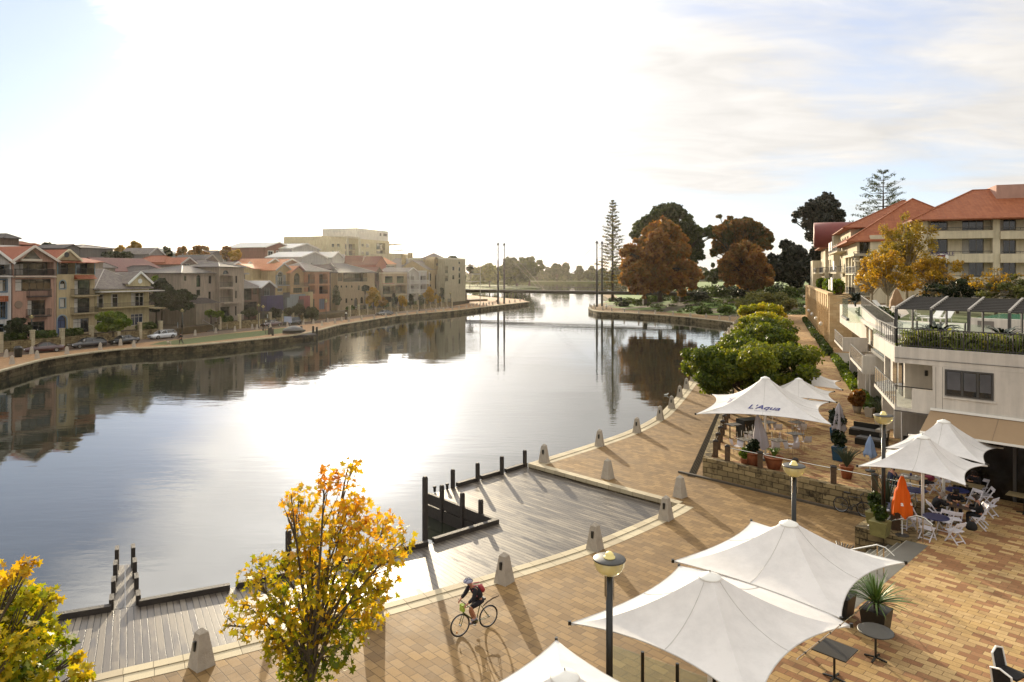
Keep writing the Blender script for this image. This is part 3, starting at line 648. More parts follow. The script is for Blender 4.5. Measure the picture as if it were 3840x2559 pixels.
    def roof(s, kind, ze, zr, mat, x0=0, x1=None, y0=0, y1=None, over=.35, verge=None, gable=True, px=None, name='roof', ridge=None):
        x1 = s.W if x1 is None else x1; y1 = s.D if y1 is None else y1; mb = MB(); th = .14; ov = over
        if kind == 'gf':
            m_ = (x0+x1)/2 if px is None else px
            dzl = (zr-ze)/(m_-x0)*ov; dzr = (zr-ze)/(x1-m_)*ov
            A = [(x0-ov, y0-ov, ze-dzl), (m_, y0-ov, zr), (m_, y1+ov*.5, zr), (x0-ov, y1+ov*.5, ze-dzl)]; B = [(m_, y0-ov, zr), (x1+ov, y0-ov, ze-dzr), (x1+ov, y1+ov*.5, ze-dzr), (m_, y1+ov*.5, zr)]
            for Q_ in (A, B): mb.add([(x, y, z+th) for x, y, z in Q_]+[(x, y, z+.02) for x, y, z in Q_], [(0, 1, 2, 3), (7, 6, 5, 4), (0, 4, 5, 1), (2, 6, 7, 3), (3, 7, 4, 0), (1, 5, 6, 2)])
            if gable: MB().add([(x0, y0, ze), (x1, y0, ze), (m_, y0, zr)], [(0, 1, 2)]).build('gable', s.wall, s.t); MB().add([(x0, y1, ze), (x1, y1, ze), (m_, y1, zr)], [(2, 1, 0)]).build('gable', s.wall, s.t)
            if verge:
                v = MB()
                for sgn, p_, q_ in ((1, (x0-ov, ze-dzl), (m_, zr)), (1, (m_, zr), (x1+ov, ze-dzr))): v.bar((p_[0], y0-ov-.06, p_[1]+th*.6), (q_[0], y0-ov-.06, q_[1]+th*.6), .12, .34)
                v.build('verge', pl(verge), s.t)
        elif kind == 'gs':
            m_ = (y0+y1)/2; dz = (zr-ze)/(m_-y0)*ov
            A = [(x0-.1, y0-ov, ze-dz), (x1+.1, y0-ov, ze-dz), (x1+.1, m_, zr), (x0-.1, m_, zr)]; B = [(x0-.1, m_, zr), (x1+.1, m_, zr), (x1+.1, y1+ov, ze-dz), (x0-.1, y1+ov, ze-dz)]
            for Q_ in (A, B): mb.add([(x, y, z+th) for x, y, z in Q_]+[(x, y, z+.02) for x, y, z in Q_], [(0, 1, 2, 3), (7, 6, 5, 4), (0, 4, 5, 1), (2, 6, 7, 3), (3, 7, 4, 0), (1, 5, 6, 2)])
            MB().add([(x0, y0, ze), (x0, y1, ze), (x0, m_, zr)], [(2, 1, 0)]).build('gable', s.wall, s.t); MB().add([(x1, y0, ze), (x1, y1, ze), (x1, m_, zr)], [(0, 1, 2)]).build('gable', s.wall, s.t)
            if verge:
                v = MB()
                for x in (x0-.12, x1+.12): v.bar((x, y0-ov, ze-dz+.12), (x, m_, zr+.12), .14, .3); v.bar((x, m_, zr+.12), (x, y1+ov, ze-dz+.12), .14, .3)
                v.build('verge', pl(verge), s.t)
        elif kind == 'hip':
            w, d = x1-x0, y1-y0; k = min(w, d)/2
            if w >= d: r0, r1 = (x0+k, (y0+y1)/2), (x1-k, (y0+y1)/2)
            else: r0, r1 = ((x0+x1)/2, y0+k), ((x0+x1)/2, y1-k)
            dz = (zr-ze)/k*ov; e = [(x0-ov, y0-ov, ze-dz), (x1+ov, y0-ov, ze-dz), (x1+ov, y1+ov, ze-dz), (x0-ov, y1+ov, ze-dz)]
            rr = [(r0[0], r0[1], zr), (r1[0], r1[1], zr)]; V = e+rr+[(x, y, z-.14) for x, y, z in e]
            if w >= d: fs = [(0, 1, 5, 4), (1, 2, 5), (2, 3, 4, 5), (3, 0, 4)]
            else: fs = [(0, 1, 4), (1, 2, 5, 4), (2, 3, 5), (3, 0, 4, 5)]
            mb.add([(x, y, z+th) for x, y, z in V], fs+[(0, 6, 7, 1), (1, 7, 8, 2), (2, 8, 9, 3), (3, 9, 6, 0), (9, 8, 7, 6)])
            rb = MB()
            for i, j in ((0, 4), (1, 4 if w < d else 5), (2, 5), (3, 5 if w < d else 4), (4, 5)):
                a_, b_ = Vector(V[i])+Vector((0, 0, th+.02)), Vector(V[j])+Vector((0, 0, th+.02))
                if (b_-a_).length > .3: rb.tube([a_, b_], .09, 6)
            rf = mb.build(name, mat, s.t); rb.build('ridge_tiles', ridge or mat, rf); return rf
        elif kind == 'flat':
            p = .16; mb.box(x0-.05, y0-.06, ze+.002, x1+.05, y0+p, zr); mb.box(x0-.05, y1-p, ze+.002, x1+.05, y1, zr); mb.box(x0-.05, y0+p, ze+.002, x0+p, y1-p, zr); mb.box(x1-p, y0+p, ze+.002, x1+.05, y1-p, zr)
            return mb.build('parapet', mat, s.t)
        return mb.build(name, mat, s.t)
    def block(s, x0, x1, y0, y1, z0, z1, mat, name='wing'):
        return MB().box(x0, y0, z0, x1, y1, z1).build(name, mat if not isinstance(mat, str) else st(mat), s.t)
def row_house(zoom, x0, x1, name, label, wall, back=5.0, D=10, frame='#2b2622', cat='house', z0=GT):
    ln = offset(WL, back); ua, ub = zoom(x0, 0)[0], zoom(x1, 0)[0]; A, B = ray_line(ua, ln), ray_line(ub, ln)
    h = House(name, label, cat, A, B, D, z0, wall, 'houses along the left bank', frame, zoom); return h
G_ = 'houses along the left bank'
# --- H0
h = row_house(Z1, -170, 112, 'town_house', 'white town house with blue window frames, cut by the photo left edge', '#c6c3bd', frame='#3c5f78')
h.op('log', -30, 372, 95, 480, rail=True); h.op('win', -20, 522, 64, 638, frame='#3c5f78', curtain=.6, surround='#3c5f78'); h.op('win', -20, 735, 60, 900, frame='#3c5f78', surround='#3c5f78', bars=2)
h.op('win', -10, 955, 40, 1090); h.front(h.hz(100, 350)); h.roof('gf', h.ztop, h.hz(-40, 235), m_tile_red, verge='#e4e2dc', px=h.W*.45)
h.balcony(-40, 95, 482, 420, .9, '#c6c3bd')
h.block(h.W*.2, h.W*.78, -1.0, -.004, h.hz(0, 735), h.hz(0, 680), m_tile_red, 'canopy')
# --- H1 pink
h = row_house(Z1, 122, 552, 'town_house', 'tall salmon pink town house with dark balconies and a round plaque', '#bf8f74')
h.op('log', 135, 345, 525, 480, curtain=True); h.op('win', 150, 516, 500, 632, bars=4, curtain=.18); h.op('win', 270, 722, 444, 868, bars=2, curtain=.25); h.op('win', 272, 932, 440, 1075, bars=2)
h.front(h.hz(300, 338)); px_ = h.loc(322, 200)[0]
h.roof('gf', h.ztop, h.hz(322, 200), m_tile_red, verge='#d8cdbd', px=px_, over=.45)
a, b, c, d = h.rect(225, 255, 400, 318); MB().add([(a, -.02, b), (c, -.02, b), ((a+c)/2, -.02, d+.5)], [(0, 1, 2)]).build('gable_window', m_pglass, h.t)
MB().box(*(h.rect(200, 318, 405, 340)[0], -.25, h.rect(200, 318, 405, 340)[1]), h.rect(200, 318, 405, 340)[2], -.03, h.rect(200, 318, 405, 340)[3]).build('lintel', pl('#cfc2ac'), h.t)
z_ = h.hz(300, 497); h.block(-.02, h.W+.02, -.1, -.004, z_-.1, z_+.16, '#cdb9a5', 'string_course')
h.balcony(258, 478, 686, 612, .8, '#3a2c26'); h.balcony(254, 470, 884, 806, .9, '#3a2c26'); h.balcony(136, 526, 484, 420, .5, '#cdb9a5')
r_ = h.rect(140, 725, 220, 806); MB().lathe([(.0, 0), (.5*(r_[2]-r_[0])*.86, 0), (.5*(r_[2]-r_[0]), .05), (.5*(r_[2]-r_[0])*.98, .1), (0, .1)], (0, 0, 0), 24, cap=False).build('round_plaque', pl('#86705c'), h.t, loc=((r_[0]+r_[2])/2, -.01, (r_[1]+r_[3])/2)).rotation_euler = (R(90), 0, 0)
MB().tube([(h.W-.25, -.08, h.z0), (h.W-.25, -.08, h.ztop)], .06, 6).build('downpipe', pl('#b59c8a'), h.t)
# --- H2 yellow
h = row_house(Z1, 556, 930, 'town_house', 'narrow pale yellow town house with blue arched door and blue trims', '#c0a975')
h.op('log', 562, 355, 735, 468); h.op('log', 742, 355, 922, 468); h.op('arch', 587, 530, 641, 608, surround='#6d8792', curtain=.9); h.op('win', 586, 706, 640, 794, surround='#6d8792', curtain=.9)
h.op('adoor', 562, 872, 652, 1085, surround='#7f93a3', pane=pl('#3a4a70')); h.op('win', 730, 526, 882, 668, bars=2, curtain=.25); h.op('win', 728, 702, 880, 848, bars=2, curtain=.25); h.op('win', 718, 902, 872, 1040, bars=2, curtain=.5)
h.front(h.hz(700, 350)); h.balcony(692, 936, 680, 608, .9); h.balcony(687, 930, 856, 786, .9)
xa = h.loc(785, 300)[0]; h.roof('gf', h.ztop+.3, h.hz(636, 232), m_tile_red, x0=-.1, x1=xa, verge='#d9cda6', over=.2)
h.roof('gs', h.ztop, h.hz(800, 300), m_tile_red, over=.8)
a, b, c, d = h.rect(726, 474, 920, 515); MB().add([(a, 0, d), (c, 0, d), (c, -.8, b), (a, -.8, b), (a, 0, b), (c, 0, b)], [(0, 3, 2, 1), (0, 4, 3), (1, 2, 5), (3, 4, 5, 2)]).build('awning', m_tile_red, h.t)
r_ = h.rect(620, 256, 657, 298); MB().lathe([(.0, 0), (.34, 0), (.42, .06), (.42, .1), (0, .1)], (0, 0, 0), 20, cap=False).build('round_vent', m_dark, h.t, loc=((r_[0]+r_[2])/2, -.25, (r_[1]+r_[3])/2)).rotation_euler = (R(90), 0, 0)
for k in (0, .48, 1): MB().box(h.W*k-.06+(.08 if k == 0 else -.08 if k == 1 else 0), -.12, h.hz(700, 470), h.W*k+.06+(.08 if k == 0 else -.08 if k == 1 else 0), -.005, h.ztop).build('blue_post', pl('#5f7b83'), h.t)
# --- H3 cream two storeys
h = row_house(Z1, 934, 1462, 'house', 'cream two-storey house with white veranda roof, grey tiles and a small gable', '#c3b27c', D=14)
for q in ((952, 665, 1018, 800), (1088, 660, 1160, 795), (1285, 650, 1410, 785)): h.op('win', *q, frame='#d9d4c4', curtain=.3)
h.op('win', 950, 905, 1002, 1010, frame='#d9d4c4'); h.op('win', 1283, 856, 1403, 968, frame='#d9d4c4', pane=m_bluegl, bars=2); h.op('win', 1090, 900, 1150, 1000)
h.front(h.hz(1100, 600)); za = h.hz(1200, 640); MB().box(-.1, -1.7, za, h.W+1.9, -.003, za+.16).build('veranda_roof', pl('#cfccc2'), h.t)
h.balcony(944, 1460, 800, 738, 1.4, '#b9a670'); h.block(h.W-.02, h.W+2.4, -1.4, 2, h.hz(1400, 800)-.18, h.hz(1400, 800), '#b9a670', 'deck')
h.roof('hip', h.ztop, h.hz(1050, 425), m_tile_grey, over=.5, ridge=pl('#a9a29a'))
hx = h.loc(1246, 600)[0]; hb = House('x', 'x', 'x', h.A, h.B, 1, 0, h.wall, zoom=Z1); bpy.data.objects.remove(hb.t)
h.roof('gf', h.hz(1300, 552), h.hz(1370, 452), m_tile_grey, x0=hx, x1=h.W+.05, y0=-.35, y1=6, verge='#dfe0d6', over=.3)
MB().box(hx, -.35, h.ztop+.2, h.W+.05, 5, h.hz(1300, 552)).build('gable_wall', h.wall, h.t)
r_ = h.rect(1338, 510, 1378, 560); MB().lathe([(.0, 0), (.36, 0), (.42, .06), (0, .08)], (0, 0, 0), 20, cap=False).build('round_vent', pl('#d5d8d2'), h.t, loc=((r_[0]+r_[2])/2, -.36, (r_[1]+r_[3])/2)).rotation_euler = (R(90), 0, 0)
# --- H4 grey-beige with tower
h = row_house(Z2, 410, 1092, 'house', 'large taupe three-storey house with dark tiled roof and a stacked balcony tower', '#a3917d', back=6, D=13)
h.op('win', 438, 578, 468, 640); h.op('arch', 585, 568, 634, 710); h.op('win', 585, 745, 632, 815); h.op('win', 728, 580, 761, 672); h.op('win', 727, 765, 757, 860); h.op('door', 655, 960, 688, 1128); h.front(h.hz(600, 548))
h.roof('hip', h.ztop, h.hz(600, 465), m_tile_dk, over=.5, ridge=pl('#a09a92'))
tx = h.loc(800, 500)[0]; A2 = h.A+(h.B-h.A).normalized()*tx; nrm = Vector((-(h.B-h.A).normalized().y, (h.B-h.A).normalized().x, 0))
g = House('tower', 'x', 'x', A2-nrm*1.2, h.B-nrm*1.2, 9, GT, h.wall, zoom=Z2); g.t.parent = h.t; g.t.matrix_world = Matrix()
for k in ('label', 'category'):
    if k in g.t: del g.t[k]
g.t.location = (tx, -1.2, 0); g.t.rotation_euler = (0, 0, 0)
def sub_ops(g, lst):
    for q in lst: g.op(q[0], *q[1:5], **(q[5] if len(q) > 5 else {}))
sub_ops(g, [('arch', 895, 515, 967, 563), ('log', 842, 580, 1015, 710), ('log', 842, 738, 1015, 890), ('win', 1045, 580, 1066, 665), ('win', 1042, 755, 1062, 845), ('door', 865, 945, 985, 1060), ('win', 1040, 938, 1060, 1048)])
g.front(g.hz(900, 475)); g.roof('hip', g.ztop, g.hz(870, 425), m_tile_dk, over=.45, ridge=pl('#a09a92'))
xg0, xg1 = h.loc(560, 900)[0], h.loc(640, 900)[0]
zz_ = g.hz(930, 900); MB().box(.5, -.7, zz_-.2, g.W*.82, -.003, zz_+.1).build('sill', h.wall, g.t)
h.block(h.loc(415, 900)[0], h.loc(640, 900)[0], -3.5, -.01, GT-1, h.hz(500, 905), '#97866f', 'garage')
a, b, c, d = h.rect(415, 842, 700, 900); MB().add([(a, -3.7, b), (c, -3.7, b), (c, 0, d), (a, 0, d), (c, 0, b)], [(0, 1, 2, 3), (1, 4, 2)]).build('porch_roof', m_tile_dk, h.t)
# --- H5 red-brown
h = row_house(Z2, 1097, 1336, 'house', 'narrow dark red-brown house with grey hipped tiles and a brick chimney', '#6e4a40', back=6)
h.op('win', 1130, 722, 1235, 868, bars=3); h.op('win', 1250, 722, 1300, 800); h.op('win', 1130, 885, 1300, 1000, bars=3); h.front(h.hz(1200, 718))
h.roof('hip', h.ztop, h.hz(1195, 600), m_tile_grey, over=.4, ridge=pl('#b5afa8')); MB().box(.2, 2.5, h.ztop, h.W*.7, 8, h.hz(1150, 565)).build('upper_storey', pl('#5d5147'), h.t)
MB().box(-.2, 2.1, h.hz(1150, 565), h.W*.86, 8.5, h.hz(1150, 545)).build('upper_roof', pl('#8a8580'), h.t); MB().box(.1, 5, h.hz(1150, 565), 1.2, 6, h.hz(1110, 440)).build('chimney', pl('#7a3b32'), h.t)
# --- H6 purple
h = row_house(Z2, 1340, 1512, 'house', 'small dark gabled house with purple-blue ground floor block', '#554a48', back=5.5)
h.op('win', 1378, 722, 1450, 812, frame='#7d8790', bars=3); h.op('win', 1385, 905, 1450, 1000); h.front(h.hz(1400, 716)); h.roof('gf', h.ztop, h.hz(1425, 645), pl('#a9a8a6'), verge='#cfcfcb', over=.3)
h.block(0, h.W+.8, -1.6, -.004, h.hz(1400, 990), h.hz(1400, 815), '#3a3566', 'purple_block')
# --- H7 yellow with blue-grey
h = row_house(Z2, 1514, 1688, 'house', 'ochre gabled house with tall arched white window and grey shutters', '#b79b62', back=7)
h.op('arch', 1536, 536, 1604, 690, frame='#dcdcd6', surround='#8b8f91', bars=2); h.op('win', 1538, 725, 1600, 765, frame='#dcdcd6', bars=3); h.op('win', 1600, 900, 1690, 960); h.front(h.hz(1600, 514))
h.roof('gf', h.ztop, h.hz(1577, 440), m_tile_or, verge='#9a9a95', over=.35); h.balcony(1520, 1668, 690, 645, .8, '#8b8f91')
for x0, x1 in ((1514, 1534), (1612, 1632)): a, b, c, d = h.rect(x0, 568, x1, 690); MB().box(max(a, .02), -.06, b, c, -.004, d).build('shutter', pl('#74797b'), h.t)
h.block(-.1, h.W+1.6, -3.2, -.6, GT-.6, h.hz(1600, 800), '#7c868b', 'blue_grey_block'); a, b, c, d = h.rect(1603, 775, 1682, 838, -3.2); MB().box(a, -3.24, b, c, -3.2, d).build('block_opening', pl('#2c2e2f'), h.t)
h2 = row_house(Z2, 1250, 1512, 'house', 'ochre house wing with long orange roof behind the purple block', '#b39a64', back=11, D=8)
h2.front(h2.hz(1400, 500)); h2.roof('gs', h2.ztop, h2.hz(1350, 445), m_tile_or, over=.4)
# --- H8
h = row_house(Z2, 1692, 1864, 'house', 'ochre and brick-red house with steep gable and pink ground floor block', '#b08a57', back=6)
h.op('arch', 1732, 500, 1804, 686, bars=1); h.op('win', 1725, 720, 1830, 780); h.front(h.hz(1780, 545)); h.roof('gf', h.ztop, h.hz(1776, 470), m_tile_or, verge='#7e4636', over=.3); h.balcony(1715, 1862, 712, 660, 1.0)
h.block(.1, h.W*.75, -2.4, -.5, GT-.4, h.hz(1800, 812), '#8f4d48', 'pink_block'); h.block(h.W*.76, h.W, -2.2, -.5, GT-.4, h.hz(1800, 770), '#b9a26f', 'cream_block')
a, b, c, d = h.rect(1780, 858, 1846, 940, -2.4); MB().box(a, -2.44, b, c, -2.4, d).build('block_door', pl('#33231f'), h.t)
# --- H9
h = row_house(Z2, 1868, 2150, 'house', 'burnt-orange three-storey house with low pyramid tiled roof', '#a86a42', back=5.5)
for q in (('log', 1898, 560, 1978, 672), ('log', 2030, 560, 2130, 672), ('log', 1898, 695, 1978, 792), ('log', 2030, 695, 2130, 792), ('win', 1925, 852, 1976, 950), ('door', 2030, 850, 2100, 975, dict(pane=pl('#47536b')))): h.op(*q[:5], **(q[5] if len(q) > 5 else {}))
h.front(h.hz(2000, 522)); h.roof('hip', h.ztop, h.hz(1990, 432), m_tile_grey, over=.6, ridge=pl('#b5afa8')); z_ = h.hz(2000, 682); h.block(-.02, h.W+.02, -.12, -.004, z_-.1, z_+.1, '#b77f56', 'string_course')
# --- H10
h = row_house(Z3, 285, 360, 'house', 'narrow shaded infill house between the orange and the beige house', '#6b5e55', back=8)
h.op('win', 292, 700, 350, 800, bars=2); h.op('win', 292, 830, 350, 900, bars=2); h.front(h.hz(300, 655)); h.roof('hip', h.ztop, h.hz(320, 615), m_tile_dk)
h = row_house(Z3, 362, 800, 'house', 'large beige house with open top-floor terrace and dark hipped roof', '#a58d68', back=6, D=13)
h.op('log', 432, 695, 712, 806); h.op('log', 368, 712, 420, 800)
for q in ((400, 850, 419, 876), (459, 850, 479, 876), (522, 850, 541, 878), (400, 1000, 419, 1026), (458, 1002, 478, 1056), (522, 1003, 541, 1026), (605, 848, 625, 905)): h.op('win', *q, bars=0)
h.op('adoor', 560, 995, 601, 1116, pane=pl('#3b332c')); h.op('arch', 632, 985, 664, 1060); h.front(h.hz(600, 692)); h.roof('hip', h.ztop, h.hz(600, 592), m_tile_dk, over=.7, ridge=pl('#8f8880'))
# --- H11
h = row_house(Z3, 805, 888, 'house', 'dark brown narrow house with reddish gable beside the beige house', '#5f4436', back=6)
h.op('win', 820, 690, 875, 800, bars=2); h.op('win', 848, 838, 872, 895); h.op('win', 800, 838, 822, 895); h.front(h.hz(850, 690)); h.roof('gf', h.ztop, h.hz(862, 640), m_tile_plum, over=.3)
# --- H12
h = row_house(Z3, 890, 1180, 'house', 'flat-roofed terrace house, pink and cream halves with open balconies', '#b09a76', back=5)
h.op('win', 920, 742, 1012, 822, bars=2); h.op('win', 1062, 740, 1142, 822, bars=2); h.op('log', 895, 852, 1033, 955); h.op('log', 1042, 848, 1166, 948); h.op('win', 905, 985, 1000, 1080, bars=2); h.front(h.hz(1000, 712)); h.roof('flat', h.ztop, h.ztop+.4, pl('#b9ab8e'))
for y in (836, 965): z_ = h.hz(1000, y); h.block(-.02, h.W+.02, -.5, -.004, z_-.12, z_+.12, '#bdb193', 'slab')
h.block(.0, h.W*.47, -.06, -.006, h.hz(900, 835), h.hz(900, 825), '#a8625a', 'pink_band')
# --- H13, H14
for (x0, x1, lb, q) in ((1184, 1300, 'narrow white house with white balustrades and twin small gables', [(1222, 742, 1262, 822), (1222, 852, 1262, 925), (1186, 742, 1205, 815), (1225, 950, 1280, 1030)]),
                        (1304, 1414, 'white balcony house with slender white columns beside the sandstone tower', [(1325, 738, 1400, 822), (1325, 850, 1400, 930), (1325, 960, 1390, 1030)])):
    h = row_house(Z3, x0, x1, 'house', lb, '#b5b0a6', back=5)
    for k in q: h.op('log', *k, rail='#c9c7c0')
    h.front(h.hz((x0+x1)/2, 690)); h.roof('gf' if x0 < 1200 else 'flat', h.ztop, h.hz((x0+x1)/2, 645 if x0 < 1200 else 675), pl('#b9b6ae') if x0 > 1200 else m_tile_grey, verge='#cfccc4' if x0 < 1200 else None)
    for y in (828, 935): h.balcony(x0+4, x1-2, y, y-42, 1.0, '#c4c1b8', pl('#cfccc6'))
    for xk in (0.1, h.W-.1): MB().box(xk-.08, -1.0, GT, xk+.08, -.84, h.ztop).build('column', pl('#cfccc6'), h.t)
# --- H15 sandstone tower
h = row_house(Z3, 1416, 1618, 'house', 'sandstone building with pyramid-roofed tower and tall arched recess', '#a08a5c', back=5, D=11)
for q in (('adoor', 1511, 716, 1550, 890), ('win', 1432, 710, 1465, 796), ('win', 1570, 708, 1601, 796), ('win', 1432, 840, 1465, 900), ('win', 1570, 830, 1601, 890), ('adoor', 1505, 930, 1555, 1040)): h.op(*q)
h.front(h.hz(1500, 665)); h.roof('gs', h.ztop, h.hz(1450, 560), m_tile_grey, x1=h.W*.62, over=.2)
tx0 = h.W*.5; MB().box(tx0, -.1, h.ztop, h.W, 5, h.hz(1560, 530)).build('tower_top', h.wall, h.t)
a, b, c, d = h.rect(1574, 562, 1606, 655); MB().box(a, -.14, b, c, -.101, d-.5).lathe([(.5*(c-a), -.019), (.5*(c-a), .02)], (0, 0, 0), 16, 0, Matrix.Translation(((a+c)/2, -.12, d-.5)) @ Matrix.Rotation(R(90), 4, 'X')).build('tower_window', m_pglass, h.t)
h.roof('hip', h.hz(1560, 530), h.hz(1522, 475), m_tile_grey, x0=tx0, x1=h.W, y0=-.1, y1=5, over=.5, name='tower_roof')
a, b, c, d = h.rect(1480, 552, 1560, 662); MB().box(a, -.35, b, a+(c-a)*.92, 3, d-1.1).lathe([((c-a)*.46, -1.6), ((c-a)*.46, 1.75)], (0, 0, 0), 20, 0, Matrix.Translation(((a+c)/2-.1, 1.4, d-1.1)) @ Matrix.Rotation(R(90), 4, 'X')).build('barrel_gable', h.wall, h.t)
MB().lathe([(0, 0), (.42, 0), (.5, .08), (0, .1)], (0, 0, 0), 18, cap=False).build('round_window', m_dark, h.t, loc=((a+c)/2-.1, -.38, d-1.5)).rotation_euler = (R(90), 0, 0)
# --- H16 modern block at the end
h = row_house(Z3, 1624, 1868, 'apartment_block', 'pale modern flat-roofed block at the far end, next to the footbridge', '#aaa182', back=2, D=14, cat='building')
for q in ((1628, 622, 1662, 705), (1628, 735, 1662, 800)): h.op('log', *q)
for q in ((1712, 630, 1736, 672), (1712, 730, 1736, 778), (1786, 572, 1808, 600), (1788, 636, 1808, 680), (1788, 705, 1808, 760), (1788, 775, 1808, 830)): h.op('win', *q, bars=0)
h.front(h.hz(1750, 545)); h.roof('flat', h.ztop, h.ztop+.5, pl('#b9b49d')); zt_ = h.hz(1850, 622)
for y in (712, 800): z_ = h.hz(1900, y); MB().box(h.W, -2.5, z_-.3, h.W+7, 4, z_).build('balcony', st('#a8a594'), h.t); mb = MB(); railing(mb, h.W, h.W+7, -2.45, z_, 1.1, .3); railing_y(mb, -2.45, 4, h.W+6.9, z_, 1.1, .3); mb.build('railing', m_glass, h.t)
MB().box(h.W-1, -3, zt_, h.W+8, 5, zt_+.25).build('flat_canopy', pl('#8d8a74'), h.t)
for x, y in ((h.W+7.4, -2.4), (h.W+7.4, 4)): MB().box(x-.1, y-.1, 0, x+.1, y+.1, zt_).build('column', pl('#8d8a74'), h.t)
# ============================================================ rear rows (their depth is judged from roof size)
def rear(zoom, x0, x1, ye, yr, d, kind, wall, roofm, name, label, D=10, wins=(), verge=None, frame='#d8d4ca', top=None, cat='house', ang=20.6, group='houses behind the left bank row', chim=None, base=0.5, px=None):
    ua, ub = zoom(x0, 0)[0], zoom(x1, 0)[0]; A = Vector(((ua-1920)/F*d, d, 0)); pv = Vector((math.sin(R(ang)), math.cos(R(ang)), 0)); k = (ub-1920)/F
    s_ = (k*A.y-A.x)/(pv.x-k*pv.y); B = A+pv*s_; h = House(name, label, cat, A, B, D, base, wall, group, frame, zoom)
    for q in wins: h.op(q[0] if isinstance(q[0], str) else 'win', *(q[1:5] if isinstance(q[0], str) else q[:4]), **(dict(surround='#d9d5ca') if kind == 'gfw' else {}))
    h.front(h.hz((x0+x1)/2, ye)); h.roof({'gfw': 'gf'}.get(kind, kind), h.ztop, h.hz((x0+x1)/2, yr), roofm, verge=verge, px=None if px is None else h.W*px)
    for c in (chim or ()): a, b, c_, d_ = h.rect(*c); MB().box(a, 3, h.ztop, c_, 4, d_).build('chimney', h.wall, h.t)
    return h
h = rear(Z1, 38, 187, 112, 75, 150, 'hip', '#6f5648', m_tile_dk, 'lookout_tower', 'square brick lookout tower with pyramid roof on the skyline, far left', D=8, cat='tower'); MB().tube([(h.W/2, 4, h.hz(112, 75)), (h.W/2, 4, h.hz(112, 66))], .1, 6).build('finial', m_dark, h.t)
rear(Z1, -60, 330, 215, 183, 128, 'gs', '#8f7e6e', m_tile_grey, 'house', 'long grey-tiled roof behind the pink town house')
rear(Z1, 185, 330, 178, 152, 160, 'hip', '#8a5a48', m_tile_red, 'house', 'small red hipped roof beside the lookout tower'); rear(Z1, 330, 400, 188, 172, 165, 'hip', '#8a5a48', m_tile_red, 'house', 'tiny red roof right of the lookout tower on the skyline')
rear(Z1, 395, 620, 290, 232, 122, 'gs', '#a08a6a', m_tile_red, 'house', 'red-tiled roof behind the yellow town house'); rear(Z1, 640, 780, 212, 178, 160, 'gf', '#6f6a66', m_tile_dk, 'house', 'dark gabled roof on the skyline left of the tall trees')
rear(Z1, 785, 1110, 215, 183, 165, 'hip', '#75706c', m_tile_grey, 'house', 'wide slate-grey hipped roof on the skyline between trees')
rear(Z1, 830, 1010, 350, 310, 128, 'gs', '#a0907a', m_tile_red, 'house', 'low red roof behind the veranda house'); rear(Z1, 960, 1130, 400, 345, 132, 'hip', '#a79a86', m_tile_grey, 'house', 'grey-tiled roof with skylight behind the cream house')
rear(Z1, 1110, 1640, 440, 312, 140, 'gs', '#83706a', m_tile_plum, 'house', 'long dark red roof behind the cream veranda house', D=14); rear(Z1, 1460, 1600, 270, 212, 175, 'gf', '#9a9492', m_tile_grey, 'house', 'grey gabled house on the skyline above the dark red roof', verge='#b9b5b2')
rear(Z2, 20, 270, 560, 470, 140, 'hip', '#857b72', m_tile_dk, 'house', 'dark tiled roof behind the big garden tree')
rear(Z2, 30, 380, 315, 256, 190, 'gs', '#8d918d', pl('#6c7670'), 'house', 'green-grey metal roof on the skyline'); rear(Z2, 215, 440, 420, 350, 160, 'hip', '#9a8478', m_tile_red, 'house', 'orange-red hipped roof left of the gabled pink house')
rear(Z2, 400, 580, 440, 370, 158, 'gf', '#927c70', m_tile_red, 'house', 'pinkish gabled house with pale verge behind the taupe house', verge='#bdb2a8', wins=((445, 440, 510, 480),))
rear(Z2, 610, 860, 440, 335, 165, 'gf', '#8a746a', m_tile_dk, 'house', 'steep brownish gable behind the taupe house', verge='#9d9288', px=.6); rear(Z2, 700, 1000, 470, 395, 160, 'hip', '#7a6d66', m_tile_dk, 'house', 'dark hipped roof above the taupe house')
rear(Z2, 755, 900, 330, 285, 200, 'gf', '#857f7c', m_tile_dk, 'house', 'small dark gable on the skyline between autumn trees')
rear(Z2, 985, 1140, 470, 420, 170, 'gf', '#a8a29a', m_tile_grey, 'house', 'small grey house with pale verge left of the brick chimney', verge='#d2cdc5')
rear(Z2, 1140, 1260, 470, 425, 172, 'gf', '#b0946c', m_tile_or, 'house', 'small ochre gable with white verge behind the purple house', verge='#e0dcd2')
h = rear(Z2, 1047, 1395, 340, 300, 205, 'flat', '#c4c0b8', st('#c4c0b8'), 'white_house', 'white flat-fronted house with round window and brick panels', D=12, wins=((1172, 405, 1188, 450), (1252, 405, 1268, 450), (1312, 400, 1372, 445)))
for q in ((1060, 372, 1142, 440), (1290, 375, 1300, 440), (1376, 375, 1386, 440)): a, b, c, d = h.rect(*q); MB().box(a, -.05, b, c, -.004, d).build('brick_panel', pl('#7f4a3b'), h.t)
r_ = h.rect(1198, 374, 1233, 410); MB().lathe([(0, 0), (1.1, 0), (1.25, .1), (0, .12)], (0, 0, 0), 20, cap=False).build('round_window', m_dark, h.t, loc=((r_[0]+r_[2])/2, -.02, (r_[1]+r_[3])/2)).rotation_euler = (R(90), 0, 0)
rear(Z2, 1100, 1290, 300, 266, 222, 'gf', '#b9b6b0', pl('#a9aaa8'), 'white_house', 'pale gabled roof behind the white flat-fronted house', verge='#d5d2cc')
